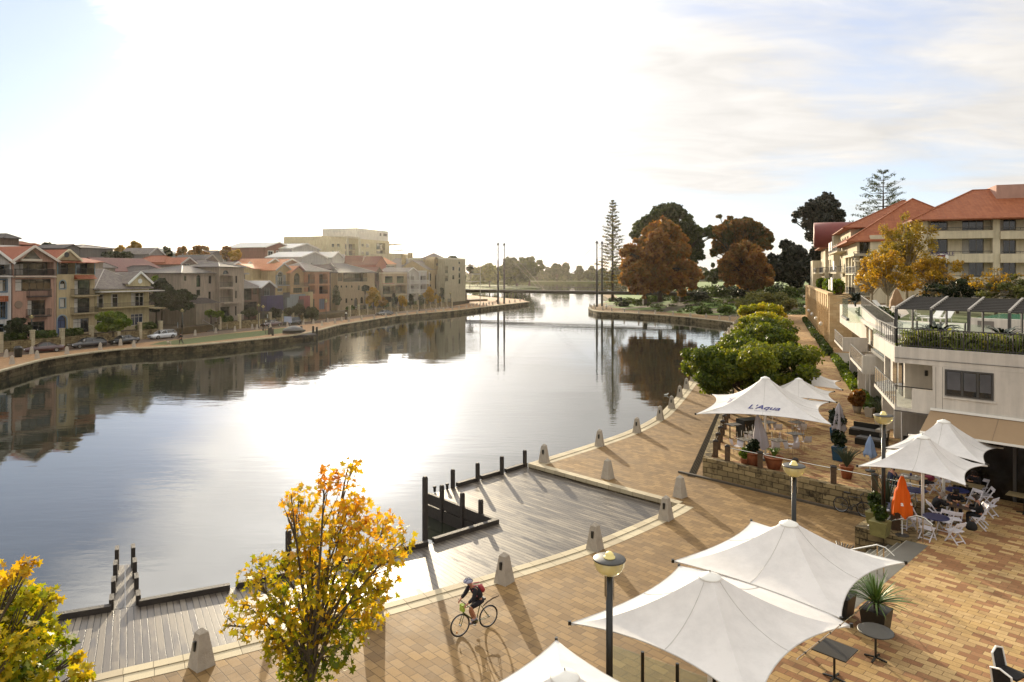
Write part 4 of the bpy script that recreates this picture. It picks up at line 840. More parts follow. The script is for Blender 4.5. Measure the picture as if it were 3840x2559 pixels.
rear(Z2, 1392, 1704, 252, 188, 200, 'gfw', '#8d5540', pl('#b5b3ae'), 'brick_house', 'tall red brick gabled building with three white-framed windows', D=14, verge='#d8d5ce', wins=((1428, 290, 1487, 356), (1524, 290, 1584, 356), (1618, 290, 1677, 356), (1430, 395, 1487, 445), (1618, 395, 1677, 445)))
rear(Z2, 1706, 2030, 266, 204, 204, 'gf', '#b9b6b0', pl('#b3b2ae'), 'white_house', 'large white building right of the brick gable, with low gable', D=14, verge='#cfccc6', wins=((1750, 345, 1775, 362),))
rear(Z2, 1820, 2110, 365, 300, 190, 'gf', '#bab7b1', pl('#b3b2ae'), 'white_house', 'white gabled terrace with brick-framed windows, nearest the orange house', D=12, verge='#d8d5ce', wins=((1850, 425, 1865, 445), (1935, 425, 1950, 445), (2115, 405, 2165, 470)))
rear(Z2, 1400, 1590, 445, 382, 176, 'gf', '#b79b62', m_tile_or, 'house', 'ochre gable with white verge below the brick building', verge='#e6e2d8'); rear(Z2, 1590, 1800, 440, 388, 178, 'gf', '#b3855c', m_tile_or, 'house', 'orange-roofed gable right below the brick building', verge='#ddd5c8')
rear(Z3, 100, 450, 520, 478, 232, 'flat', '#b9b6ae', st('#b9b6ae'), 'white_house', 'white parapet terrace in front of the cream apartment tower', D=12, wins=((108, 560, 195, 610), (232, 568, 290, 625)))
rear(Z3, 300, 420, 520, 458, 226, 'gf', '#bbb8b0', pl('#b0aea8'), 'white_house', 'white gable in front of the cream apartment tower', verge='#d8d5ce', D=8)
# apartment tower with its white penthouse block
h = rear(Z3, 225, 975, 318, 300, 300, 'flat', '#b7ac82', st('#b7ac82'), 'apartment_tower', 'cream apartment tower with white penthouse block on the hazy skyline', D=22, cat='building', frame='#8d8a7a',
         wins=[(295, 360, 325, 402), (358, 360, 388, 402), (295, 445, 325, 485), (358, 445, 388, 485), ('log', 450, 360, 570, 430), ('log', 450, 440, 570, 495), (645, 362, 672, 392), (645, 450, 672, 482), (698, 360, 735, 405), (698, 450, 735, 495), ('log', 820, 350, 925, 430), ('log', 820, 440, 925, 485)])
a, b, c, d = h.rect(610, 195, 975, 312); MB().box(a, .8, h.ztop, c, 20, d).build('penthouse', st('#c6c3ba'), h.t); a, b, c, d = h.rect(876, 236, 892, 270); MB().box(a, .7, b, c, .79, d).build('penthouse_window', m_dark, h.t); a, b, c, d = h.rect(918, 240, 958, 272); MB().box(a, .7, b, c, .79, d).build('penthouse_window', m_dark, h.t)
a, b, c, d = h.rect(455, 278, 608, 500); MB().box(a, -1.2, d-.5, c, 6, d).box(a, -1.2, h.z0, a+.8, -.4, d-.5).box(c-.9, -1.2, h.z0, c, -.4, d-.5).build('stair_frame', st('#b9b49a'), h.t)
for y in (435, 500): h.balcony(978, 1090, y, y-26, 2.5, '#b7b196')
a, b, c, d = h.rect(978, 365, 1092, 372); MB().box(a, -2, b-.2, c, 8, d).build('canopy', pl('#a59a70'), h.t)
rear(Z3, 640, 820, 600, 505, 245, 'gf', '#8a5a40', m_tile_plum, 'house', 'brown gabled house with plum tiles below the apartment tower', verge='#b9a79a', px=.15, D=8); rear(Z3, 815, 935, 600, 510, 242, 'gf', '#9a4a3c', m_tile_plum, 'house', 'brick-red gabled house below the apartment tower')
rear(Z3, 900, 1050, 595, 520, 248, 'gs', '#a3917a', m_tile_or, 'house', 'house with faded orange roof left of the sandstone gable', wins=((925, 620, 1035, 690),))
rear(Z3, 1000, 1230, 640, 480, 285, 'flat', '#a89d7c', st('#a89d7c'), 'house', 'hazy flat cream block behind the terrace houses'); rear(Z3, 1180, 1400, 650, 530, 262, 'gf', '#a28a52', m_tile_dk, 'house', 'yellow sandstone gabled house with two chimneys', chim=((1225, 480, 1250, 530), (1298, 465, 1328, 530)), px=.6)
rear(Z3, 1635, 1790, 560, 540, 285, 'flat', '#b5b2a5', st('#b5b2a5'), 'house', 'small white block above the modern end building')

# ============================================================ garden wall, pillars, hedges, ground behind
backline = [(-170, 520), (-700, 620), (-1500, 620), (-1500, 15), (-110, 20)]
wl_in = offset(WL, .02)
mb = MB(); mb.poly(wl_in+[xy(P(1760, 1137))]+[(-40, 330)]+backline, -.5, GT); struct(mb.build('garden_terrace', m_earth))
SEG = [(0, 1, 'stretch at the photo left edge'), (1, 2, 'stretch before the pink house'), (2, 3, 'stretch before the yellow house'), (3, 4, 'stretch before the cream house'), (5, 6, 'stretch before the taupe house'), (6, 7, 'stretch before the ochre houses'), (8, 9, 'stretch before the beige house'), (9, 10, 'stretch before the white houses'), (10, 11, 'stretch before the sandstone tower')]
rnd_h = {}
def leaves(n, blobs, size, seed=0, shape='quad', flat=.0, shell=.55, drop=0, aspect=1.0):
    """leaf faces scattered through ellipsoids: vertices, faces, colour index per face"""
    g = np.random.default_rng(seed); B = np.array([b[:6] for b in blobs], 'f'); vol = B[:, 3]*B[:, 4]*B[:, 5]; p = vol**.8; p /= p.sum()
    k = g.choice(len(B), n, p=p); d = g.normal(size=(n, 3)); d /= np.linalg.norm(d, axis=1)[:, None]
    r = g.random(n)**.5*(1.25-.25*shell)+.12*g.normal(size=n)*(1-shell); c = B[k, :3]+d*B[k, 3:]*r[:, None]
    T = {'quad': [(-.5, -.5), (.5, -.5), (.5, .5), (-.5, .5)], 'blade': [(-.12, -.5), (.12, -.5), (.07, .3), (0, .6), (-.07, .3)], 'leaf': [(0, -.5), (.33, -.2), (.3, .2), (0, .6), (-.3, .2), (-.33, -.2)],
         'maple': [(0, -.5), (.10, -.22), (.48, -.30), (.36, -.02), (.55, .22), (.22, .16), (0, .62), (-.22, .16), (-.55, .22), (-.36, -.02), (-.48, -.30), (-.10, -.22)]}[shape]
    m = len(T); T = np.array(T, 'f')
    nn = g.normal(size=(n, 3)); nn[:, 2] = np.abs(nn[:, 2])+flat; nn += d*.6; nn /= np.linalg.norm(nn, axis=1)[:, None]
    a = g.normal(size=(n, 3)); a -= (a*nn).sum(1)[:, None]*nn; a /= np.linalg.norm(a, axis=1)[:, None]; b = np.cross(nn, a)
    s = size*(.65+.7*g.random(n)); pts = c[:, None, :]+(T[None, :, 0, None]*a[:, None, :]*aspect+T[None, :, 1, None]*b[:, None, :])*s[:, None, None]
    if shape == 'maple': pts[:, :, :] += nn[:, None, :]*(np.abs(T[None, :, 0, None])*.25)*s[:, None, None]
    rnd = np.clip(g.random(n)*.55+.45*g.random(len(B))[k], 0, 1)
    return pts.reshape(-1, 3), n, m, rnd, c
def leafmesh(name, parts, mat, parent, tri=True):
    V = []; cnt = 0; loops = []; st_ = []; tot = []; rn = []
    for pts, n, m, rnd, c in parts:
        V.append(pts); loops.append(np.arange(n*m)+cnt); st_.append(np.arange(n)*m+cnt); tot.append(np.full(n, m)); rn.append(rnd); cnt += n*m
    V = np.concatenate(V).astype('f'); loops = np.concatenate(loops); st_ = np.concatenate(st_); rn = np.concatenate(rn).astype('f')
    me = bpy.data.meshes.new(name); me.vertices.add(len(V)); me.vertices.foreach_set('co', V.ravel()); me.loops.add(len(loops)); me.loops.foreach_set('vertex_index', loops.astype('i'))
    me.polygons.add(len(st_)); me.polygons.foreach_set('loop_start', st_.astype('i')); me.update(calc_edges=True); me.validate()
    at = me.attributes.new('rnd', 'FLOAT', 'FACE'); at.data.foreach_set('value', rn); me.materials.append(mat)
    o = bpy.data.objects.new(name, me); COL.objects.link(o); o.parent = parent; return o
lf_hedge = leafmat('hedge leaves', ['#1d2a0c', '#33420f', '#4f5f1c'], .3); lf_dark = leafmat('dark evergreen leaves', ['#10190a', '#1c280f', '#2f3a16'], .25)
lf_green = leafmat('green canopy leaves', ['#2c3f0c', '#4c6112', '#77841d'], .45); lf_autumn = leafmat('rusty autumn leaves', ['#4a2a0e', '#8a4e16', '#a86a1e', '#6e5a1c'], .45)
lf_grey = leafmat('soft olive leaves', ['#3a4020', '#5b5f30', '#7d7a44'], .4)
SEGH = {}
for i, j, lb in SEG:
    a, b = Vector((*WL[i], 0)), Vector((*WL[j], 0)); L = (b-a).length; an = math.atan2(b.y-a.y, b.x-a.x)
    t_ = thing('garden_wall', 'rubble stone garden wall with pale pillars, '+lb, 'wall', (a.x, a.y, 0), an, 'garden walls of the left bank')
    MB().box(0, -.35, 0, L, .01, 1.5).build('wall', m_wall, t_)
    n = max(2, int(L/3.6)); mb = MB(); rb = MB()
    for k in range(n+1):
        x = L*k/n; MB().box(x-.24, -.42, 0, x+.24, .08, 2.75).box(x-.3, -.48, 2.75, x+.3, .14, 2.87).build('pillar', m_cope, t_)
    for k in range(n):
        if (k+i) % 3 == 0:
            mb2 = MB(); railing(mb2, L*k/n+.25, L*(k+1)/n-.25, -.17, 1.5, 1.1, .16); mb2.build('fence_panel', m_rail, t_)
    hn = thing('hedge', 'clipped dark hedge above the garden wall, '+lb, 'hedge', (a.x, a.y, 0), an, 'hedges above the left bank wall')
    bl = [(L*(k+.5)/n/1, .9, 1.95, L/n*.42, .5, .65) for k in range(n) if (k+i) % 3]
    bl = [(x+q, y, z, .9, .5, .62) for x, y, z, *_ in bl for q in (-.9, 0, .9)]
    MB().box(.2, .5, GT, L-.2, 1.3, 1.6).build('stems', m_earth, hn)
    leafmesh('foliage', [leaves(1400, bl, .30, 5+i)], lf_hedge, hn)
# stairs between the houses
for (u, v, lb, w_) in ((815, 1240, 'dark flight of steps with white handrails between cream and taupe houses', 7), (1345, 1181, 'small dark flight of steps before the beige house', 6)):
    p = P(u, v); t_ = thing('stone_stairs', lb, 'stairs', p, R(69.4)); mb = MB()
    for k in range(8): mb.box(-w_/2, -.9+k*.35, k*.16, w_/2, 2.5, (k+1)*.16)
    mb.build('steps', pl('#4a443d', .9), t_)
    for x in (-w_/4, w_/4): MB().tube([(x, -.9, .95), (x, 2.0, 2.2)], .04, 6).tube([(x, -.8, 0), (x, -.8, 1)], .03, 6).tube([(x, 1.9, 1), (x, 1.9, 2.2)], .03, 6).build('handrail', pl('#b9b4a8'), t_)
# lawn and road on the left bank
lawn = [xy(P(*Z2(x, y))) for x, y in [(30, 1392), (430, 1388), (900, 1335), (1300, 1290), (1590, 1255), (1740, 1200), (1690, 1185), (1300, 1232), (900, 1268), (470, 1325), (200, 1352)]]
struct(MB().poly(lawn, .012).build('left_lawn', m_lawn))
road_o = offset(WL, -.5); struct(strip(WL, -.6, -6.0, .008, 'left_road', m_road))
# ============================================================ RIGHT TERRACE
TZ = .88
C1 = Vector((10.4, 38.1, 0)); XX = Vector((18.5, 29.7, 0)); SX = Vector((15.2, 26.3, 0)); NX = Vector((15.2, 26.3, 0))-BV*14
far_c = C1+PV*137
terr = [xy(C1), xy(XX), xy(SX), xy(NX), (9.5, 11), (22, -20), (140, -20), (140, 172), (62, 172), xy(far_c)]
MB().poly(terr, TZ).build('upper_terrace', m_pave_up)['kind'] = 'structure'
mbw = MB()
for a, b in ((NX, Vector((9.5, 11, 0))),): mbw.add([(a.x, a.y, 0), (b.x, b.y, 0), (b.x, b.y, TZ), (a.x, a.y, TZ)], [(0, 1, 2, 3)])
struct(mbw.build('terrace_edge', m_wall))
def wall_run(mb, a, b, z0, z1, th=.4, side=1):
    d = (b-a).normalized(); n = Vector((-d.y, d.x, 0))*side*th; P_ = [a, b, b+n, a+n]
    mb.poly([xy(p) for p in P_], z0, z1)
w = thing('terrace_wall', 'lichen-stained rough limestone retaining wall round the café terrace corner', 'wall')
mb = MB(); wall_run(mb, C1-AV*.0-PV*.02, XX, 0, TZ+.10, .42, 1); mb.build('front_wall', m_wall, w)
mb = MB(); wall_run(mb, C1+PV*.42, C1+PV*136, 0, TZ+.08, .42, -1); mb.build('side_wall', m_wall, w)
mb = MB(); wall_run(mb, XX-BV*.02, SX+BV*.9, 0, TZ+.02, .3, 1); mb.build('return_wall', m_wall, w)
k = thing('kerb', 'low dark kerb line running along the foot of the limestone wall', 'kerb'); mb = MB(); wall_run(mb, C1-BV*.55-AV*-1.2, XX-BV*.55, 0, .10, .14, 1); mb.build('kerb_stones', pl('#4d4436'), k)
# steps, cheek wall, handrails
stp = thing('stone_steps', 'grey stone steps from the lower promenade up to the tan paving', 'steps')
for k in range(5):
    a = SX+AV*.32*k; b = SX-BV*9+AV*.32*k; mb = MB(); mb.poly([xy(a), xy(b), xy(b+AV*.33), xy(a+AV*.33)], 0, TZ-.004-(k+0)*.176); mb.build('step', pl('#6a675c'), stp); c_ = a+AV*.30; d2 = b+AV*.30; MB().poly([xy(c_), xy(d2), xy(d2+AV*.03), xy(c_+AV*.03)], TZ-.002-k*.176).build('edge_highlight', pl('#a8a494'), stp)  # pale strip painted at each tread edge to stand in for missing shading
MB().poly([xy(SX-AV*.42), xy(SX-BV*9-AV*.42), xy(SX-BV*9-AV*.002), xy(SX-AV*.002)], TZ+.004).build('landing_strip', pl('#6a675c'), stp)
ck = thing('cheek_wall', 'short rubble stone cheek wall beside the steps, under the planter boxes', 'wall'); MB().poly([xy(SX+BV*.02), xy(SX+BV*.02+AV*2.2), xy(SX+BV*2.4+AV*2.2), xy(SX+BV*2.4)], 0, TZ+.03).build('stones', m_wall, ck)
def handrail(t0, label):
    t_ = thing('handrail', label, 'handrail'); a = SX+BV*t0-AV*.25+Vector((0, 0, TZ+.98)); b = SX+BV*t0+Vector((0, 0, TZ+.98)); c = SX+BV*t0+AV*1.75+Vector((0, 0, 1.02)); e = a-AV*.28-Vector((0, 0, .22))
    MB().tube([e, a-Vector((0, 0, .02)), b, c], .028, 8).build('rail', m_steel, t_)
    for p in (b, c-(c-b)*.1, b-AV*.2): q = Vector((p.x, p.y, TZ-.3 if p.z > 1.3 else .1)); MB().tube([q, p-Vector((0, 0, .0))], .022, 8).build('rail_post', m_steel, t_)
handrail(.14, 'bent stainless handrail nearest the café tables'); handrail(-4.0, 'bent stainless handrail whose top shows just above the white canopy')
# drain
dr = thing('slot_drain', 'long dark slotted drain grate beside the side wall of the terrace', 'drain'); da, db = P(2592, 1788), P(2697, 1549)
d_ = (db-da).normalized(); n_ = Vector((d_.y, -d_.x, 0)); mb = MB()
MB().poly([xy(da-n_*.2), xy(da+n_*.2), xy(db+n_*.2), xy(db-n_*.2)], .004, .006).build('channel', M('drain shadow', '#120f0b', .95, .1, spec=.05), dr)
for k in range(5): o_ = n_*(-.16+.08*k); mb.bar(da+o_+Vector((0, 0, .012)), db+o_+Vector((0, 0, .012)), .022, .02)
mb.build('bars', M('worn grate', '#4a4133', .9, .2, spec=.1), dr)
# timber posts with a rope-like steel rail
def timber_post(p, label):
    t_ = thing('timber_post', label, 'post', p, R(69), 'timber posts along the terrace wall'); MB().box(-.13, -.13, 0, .13, .13, .86).build('shaft', m_timber_b, t_); MB().frustum((0, 0, .86), .20, .20, .05, 0).frustum((0, 0, .91), .18, .05, .06, 0).build('cap', m_timber, t_); return t_
tp = []
for k in range(5): q = Vector((11.55, 37.45, TZ))-AV*1.85*k; tp.append(q); timber_post(q, ['timber post nearest the sharp corner of the terrace wall, front row', 'timber post standing among the terracotta pots, front row', 'timber post on the front wall hidden behind the middle street lamp globe', 'timber post on the front wall just right of the middle street lamp', 'timber post nearest the café tables, right end of the front row'][k])
sp_ = []
for k in range(9): q = Vector((11.25, 38.6, TZ))+PV*1.85*k; sp_.append(q); timber_post(q, f'timber post of the side row along the drain, {ordinal(k)} from the wall corner')
rl_ = thing('terrace_rail', 'thin steel rail linking the timber posts along the terrace wall', 'rail')
MB().tube([p+Vector((0, 0, .80)) for p in tp]+[tp[-1]-AV*2.2+Vector((0, 0, .8))], .022, 6).build('front_rail', m_steel, rl_); MB().tube([p+Vector((0, 0, .80)) for p in sp_], .022, 6).build('side_rail', m_steel, rl_)
# ------------------------------------------------------------ canopies
m_canvas = fabric('white canopy cloth', '#e3e1de', .25, .16); m_seam = pl('#c2beb6')
def canopy(label, c, half, zc, zt, rot, name='canopy', inset=.095, gz=TZ, pw=1.65, group='white tensioned square canopies', text=False, mast=True, sides=None):
    """square tension membrane: raised hub, four corners, edges drawn in"""
    t_ = thing(name, label, 'canopy', (c[0], c[1], 0), rot, group); rc = .22
    def surf(th, s):
        k = th/(math.pi/2); q = k-math.floor(k); a = math.pi/2*math.floor(k)
        p0 = Vector((half*math.cos(a), half*math.sin(a))); p1 = Vector((half*math.cos(a+math.pi/2), half*math.sin(a+math.pi/2))); e = p0.lerp(p1, q); bow = 4*q*(1-q)
        mid = (p0+p1)/2; ins = (sides or {}).get(int(math.floor(k)) % 4, inset); e = e-mid.normalized()*half*ins*bow*1.35; ez = zc+.10*bow; th2 = a+q*math.pi/2; h_ = Vector((rc*math.cos(th2), rc*math.sin(th2)))
        xy_ = h_.lerp(e, s); g = (1-s)**pw*(1-.10*bow*math.sin(math.pi*min(s*1.1, 1))) ; return Vector((xy_.x, xy_.y, ez+(zt-ez)*g))
    mb = MB(); NA, NS = 16, 22
    for p_ in range(4):
        o = len(mb.v)
        for i in range(NA+1):
            for j in range(NS+1): mb.v.append(tuple(surf(math.pi/2*(p_+min(i/NA, .9999)), j/NS)))
        for i in range(NA):
            for j in range(NS): a = o+i*(NS+1)+j; mb.f.append((a, a+1, a+NS+2, a+NS+1)); mb.m.append(0)
    mb.build('membrane', m_canvas, t_, True)
    MB().lathe([(0, .09), (.05, .085), (rc+.02, .0), (rc+.04, -.03), (rc+.02, -.05), (0, -.05)][::-1], (0, 0, zt+.02), 24).build('hub_cap', m_white, t_, True); MB().tube([(0, 0, zt+.08), (0, 0, zt+.15)], .012, 6).build('finial', m_dark, t_)
    if mast: MB().tube([(0, 0, gz), (0, 0, zt)], .055, 10).lathe([(.3, 0), (.3, .02), (.06, .03)], (0, 0, gz), 16).build('mast', m_white, t_, True)
    for p_ in range(4):
        a = math.pi/2*p_; d = Vector((math.cos(a), math.sin(a), 0)); q = d*half+Vector((0, 0, zc))
        MB().cbox(q+d*.03, .07, .06, .09, a).build('corner_plate', m_black, t_)
        MB().tube([Vector((0, 0, zt-.9)), q-Vector((0, 0, .04))], .022, 6).build('arm', m_white, t_)
        mb = MB()
        mb.tube([surf(math.pi/2*(p_+k/12*.9999), 1)-Vector((0, 0, .006)) for k in range(13)], .014, 5); mb.build('edge_cable', m_seam, t_); MB().tube([surf(math.pi/2*(p_+.5), .02+.97*k/14)+Vector((0, 0, .002)) for k in range(15)], .008, 4).build('seam', m_seam, t_)
    if text:
        for side, (txt, size, ss, shear, off) in enumerate([("L'Aqua", 1.05, .70, .45, 0), ('RESTAURANT', .26, .80, 0, 0), ("L'Aqua", 1.05, .70, .45, 1), ]):
            cu = bpy.data.curves.new('lettering', 'FONT'); cu.body = txt; cu.size = size; cu.shear = shear; cu.align_x = 'CENTER'; cu.offset = .012 if size > .5 else 0
            ob = bpy.data.objects.new('lettering', cu); me = bpy.data.meshes.new_from_object(ob)
            bpy.data.objects.remove(ob); face = off+2.5+ (0 if off == 0 else -2)
            face = {0: CAN_FACE, 1: CAN_FACE-1}[off]
            hw = half*.7
            for v in me.vertices:
                # panel coordinates: across from its mid line, up from its lower edge
                sv = ss-v.co.y*.19; qx = .5+v.co.x*.082/(max(sv, .3)); a = surf(math.pi/2*(face+min(max(qx, .01), .99)), sv); v.co = a+Vector((0, 0, .025))
            me.materials.append(m_ink if size > .5 else pl('#9a98a6')); o = bpy.data.objects.new('lettering', me); COL.objects.link(o); o.parent = t_
    return t_
m_ink = M('navy lettering', '#262a72', .6, .05)
CAN_FACE = 3
DA = math.atan2(.72, .69)-R(45)
canopy('white canopy largest in the foreground, right of the nearest street lamp', (4.52, 15.95), 3.17, 3.0, 4.08, R(-1), gz=0, sides={0: -.06})
canopy('white canopy overlapping behind the largest one, its cap below the middle lamp post', (7.66, 19.33), 3.17, 3.03, 4.08, R(-1), sides={2: .0})
canopy('white canopy at the bottom edge of the photo, only its back corner and cap showing', (.91, 12.05), 3.2, 3.0, 4.05, R(-1), gz=0)
canopy('large white restaurant canopy with dark blue lettering, in front of the green tree', (14.18, 39.1), 4.67, 3.5, 5.15, math.atan2(34.6-39.1, 15.97-14.18), text=True, pw=1.9)
canopy('white café canopy over the white folding chairs, nearer of the right pair', (16.05, 27.3), 2.56, 3.5, 4.6, R(1))
canopy('white café canopy against the tan awning, farther of the right pair', (18.6, 30.1), 2.6, 3.5, 4.62, R(1))
canopy('small white canopy just behind the lettered restaurant canopy', (19.0, 46.3), 3.1, 3.0, 4.0, R(22))
canopy('small white canopy behind the lettered one, farthest of all, near the hedge side', (21.6, 51.0), 3.1, 3.0, 4.0, R(22))
# ------------------------------------------------------------ street lamps
m_bowl = glassmat('lamp bowl', '#e8dfae', .62, .12); m_lens = M('cream lens', '#e6d58a', .4, .05)
def make_lamp(label, group, h=4.72, lit=False):
    t_ = thing('street_lamp', label, 'street lamp', group=group)
    MB().tube([(0, 0, 0), (0, 0, h-.35)], .075, 12).lathe([(.16, 0), (.16, .25), (.09, .35)], (0, 0, 0), 12).build('pole', m_black, t_, True)
    mb = MB()
    for k in range(4): a = R(45+90*k); mb.tube([(.12*math.cos(a), .12*math.sin(a), h-.85), (.12*math.cos(a), .12*math.sin(a), h-.33)], .012, 5)
    mb.build('bracket', m_steel, t_)
    prof = [(.05, -.34), (.13, -.33), (.22, -.285), (.29, -.21), (.335, -.11), (.35, 0)]
    MB().lathe(prof, (0, 0, h), 28, cap=False).build('bowl', m_bowl, t_, True)
    MB().lathe([(.11, -.32), (.12, -.02)], (0, 0, h), 14).build('lens', emat('lit lens', '#ffca62', 5.0) if lit else m_lens, t_, True)
    MB().lathe([(0, 0), (.355, 0), (.36, .02), (.34, .035), (0, .045)], (0, 0, h), 28, cap=False).build('lid', m_dark, t_, True)
    MB().lathe([(.13, 0), (.13, .02), (.10, .03), (.09, .09), (.05, .13), (0, .14)], (0, 0, h+.04), 16).build('dome', m_lens, t_, True); return t_
lp = make_lamp('nearest street lamp, glass bowl with a black lid, in front of the largest canopy', 'black street lamps with glass bowls'); lp.location = (2.14, 15.35, 0)
dup(lp, (9.2, 22.8, 0), 0, 'middle street lamp rising above the canopies in front of the limestone wall'); dup(lp, (14.65, 27.55, TZ-.2), 0, 'street lamp between planter boxes and the orange folded umbrella')
for (x, y), lb in zip([(18.2, 57.5), (24.3, 73.3), (29.9, 87.8), (34.7, 100.5)], ['closest', 'second', 'third', 'farthest']): dup(lp, (x, y, 0), 0, f'street lamp poking out of the green tree row, {lb} of these four')
# ------------------------------------------------------------ trees
def limb(mb, p, d, L, r, depth, g, tips, spread=.55, kids=3, up=.15, min_r=.012):
    q = [p]; rr = [r]; n = 4
    for i in range(n):
        d = (d+Vector(g.normal(size=3))*.10+Vector((0, 0, up*.3))).normalized(); p = p+d*L/n; q.append(p); rr.append(max(r*(1-.42*(i+1)/n), min_r))
    mb.tube(q, rr, 7 if r > .06 else 4, cap=False)
    if depth == 0: tips.append(p); return
    for k in range(kids):
        s = q[-1] if k == 0 else q[int(g.integers(2, n+1))]; ax = Vector(g.normal(size=3)); ax = (ax-d*ax.dot(d)).normalized()
        nd = (d*math.cos(spread)+ax*math.sin(spread)*(.8+.5*g.random())).normalized(); nd.z += up; nd.normalize(); limb(mb, s, nd, L*(.62+.2*g.random()), r*.55, depth-1, g, tips, spread, kids, up, min_r)
m_bark = M('grey bark', '#5b5140', .9, .3, 4, .6); m_bark_d = M('dark bark', '#382d20', .9, .3, 4, .6); m_bark_p = M('pale bark', '#8d8066', .85, .35, 3, .5)
def tree(name, label, p, blobs, n, size, mat, trunk=(.25, 4), group=None, seed=0, shape='leaf', bark=None, lean=(0, 0), shell=.55, depth=3, cat='tree', extra=None, rz=0):
    """trunk with limbs reaching for the leaf masses; blobs are (x,y,z,rx,ry,rz) from the tree's foot"""
    t_ = thing(name, label, cat, p, rz, group); g = np.random.default_rng(seed+100); mb = MB(); r, h = trunk
    pts = [Vector((lean[0]*s, lean[1]*s, h*s)) for s in (0, .15, .4, .7, 1)]; mb.tube(pts, [r*1.5, r*1.1, r, r*.85, r*.7], 10)
    tr = mb.build('trunk', bark or m_bark, t_, True); lb_ = MB(); top = pts[-1]
    for b in blobs:
        c = Vector(b[:3]); s0 = top.lerp(pts[2], g.random()*.6); md = s0.lerp(c, .55)+Vector((0, 0, .12*(c-s0).length)); c2 = c+Vector(g.normal(size=3))*min(b[3:6])*.3
        lb_.tube([s0, s0.lerp(md, .5)+Vector(g.normal(size=3))*.05, md, c2], [r*.42, r*.33, r*.24, r*.08], 6, cap=False)
        for k in range(depth+1):
            e = c+Vector(g.normal(size=3)).normalized()*(min(b[3:6])*.85); st0 = md.lerp(c2, g.random()); lb_.tube([st0, st0.lerp(e, .5)+Vector(g.normal(size=3))*.04*b[3], e], [r*.14, r*.10, r*.03], 4, cap=False)
    lb_.build('limbs', bark or m_bark, t_, True)
    leafmesh('crown', [leaves(n, blobs, size, seed, shape, shell=shell)]+(extra or []), mat, t_); return t_
def crown(w, d, z0, z1, n, seed, fill=.34, lump=1.0, top=1.0):
    """many uneven lumps over an ellipsoid shell"""
    g = np.random.default_rng(seed); o = []; zc, hz_ = (z0+z1)/2, (z1-z0)/2
    for i in range(n):
        v = g.normal(size=3); v /= np.linalg.norm(v); v[2] = v[2] if v[2] > -.85 else -v[2]*.5; f = .55+.35*g.random() if i > n*.25 else .3*g.random(); r = fill*(.7+.6*g.random())*lump
        taper = 1-.35*max(0, v[2])*(1-top)
        o.append((v[0]*w/2*f*taper, v[1]*d/2*f, zc+v[2]*hz_*f*.98, w/2*r, d/2*r, max(hz_*r*.85, w/2*r*.62)))
    return o
lf_fore = leafmat('autumn plane leaves', ['#3f520f', '#6c7714', '#9c921c', '#c0a024', '#c49024', '#a8682a'], .5); lf_fore2 = leafmat('turning plane leaves', ['#3c5010', '#627812', '#929016', '#b29a1e', '#b08a20'], .5)
lf_prom = leafmat('feathery green leaves', ['#26340c', '#3f5010', '#666f1a', '#7d7c20'], .5); lf_yel = leafmat('yellow green leaves', ['#556812', '#8a8c16', '#b09a1e'], .5); lf_gold = leafmat('golden leaves', ['#6a5f18', '#94761a', '#a8862a', '#7c5a1c'], .5)
# foreground tree: blobs measured on the photo
def fblob(u, v, r, y): c = Q(u, v, y); return c, r*y/F
def front_tree(name, label, base, depth, marks, mat, n, size, seed, trunk):
    foot = Vector((base, depth, 0)); bl = []; g = np.random.default_rng(seed)
    for u, v, r in marks:
        y = depth+g.normal()*.55; c = Q(u, v, y); rr = r*y/F; bl.append((c.x-foot.x, c.y-foot.y, c.z, rr, rr*1.15, rr))
    t_ = tree(name, label, foot, bl, n, size, mat, trunk, None, seed, 'maple', shell=.25, depth=6)
    cr = [o for o in t_.children if o.name.startswith('crown')][0].data; zc = np.empty(len(cr.polygons)*3, 'f'); cr.polygons.foreach_get('center', zc); zc = zc.reshape(-1, 3)[:, 2]
    r_ = np.empty(len(zc), 'f'); cr.attributes['rnd'].data.foreach_get('value', r_); hh = (zc-zc.min())/(np.ptp(zc)); r_ = np.clip(r_*.75+hh*.55-.17, 0, 1); cr.attributes['rnd'].data.foreach_set('value', r_.astype('f'))   # lower leaves are still green
    return t_
marks = [(1130, 1880, 62), (1245, 1800, 55), (1320, 1745, 38), (1180, 1985, 75), (1290, 1900, 80), (1100, 1930, 35), (1075, 1880, 30), (1350, 1960, 70), (1290, 2030, 80), (1440, 1975, 60), (1500, 2020, 55), (1470, 2075, 55),
         (1380, 2060, 70), (1150, 2090, 70), (1060, 2120, 55), (1200, 2180, 95), (1330, 2170, 95), (1420, 2200, 70), (980, 2110, 40), (950, 2170, 50), (1030, 2220, 75), (900, 2270, 45), (860, 2330, 35), (960, 2330, 70), (1080, 2320, 90),
         (1200, 2310, 95), (1320, 2300, 90), (1400, 2300, 55), (1050, 2420, 70), (1150, 2430, 90), (1290, 2410, 80), (1130, 2520, 75), (1080, 2500, 40), (1240, 2490, 50), (1010, 2390, 45), (1180, 2570, 40)]
front_tree('autumn_tree', 'slender autumn tree with orange and yellow lobed leaves, centre foreground', -4.42, 15.3, marks, lf_fore, 3500, .145, 3, (.10, 3.0))
marks2 = [(-40, 2180, 60), (60, 2150, 35), (110, 2120, 30), (-60, 2300, 90), (60, 2250, 60), (110, 2240, 40), (30, 2350, 80), (150, 2290, 50), (190, 2240, 35), (-40, 2450, 100), (100, 2420, 70), (180, 2370, 50), (60, 2540, 90), (180, 2500, 55), (240, 2410, 30), (290, 2470, 28), (300, 2540, 40), (-60, 2600, 90), (130, 2620, 80)]
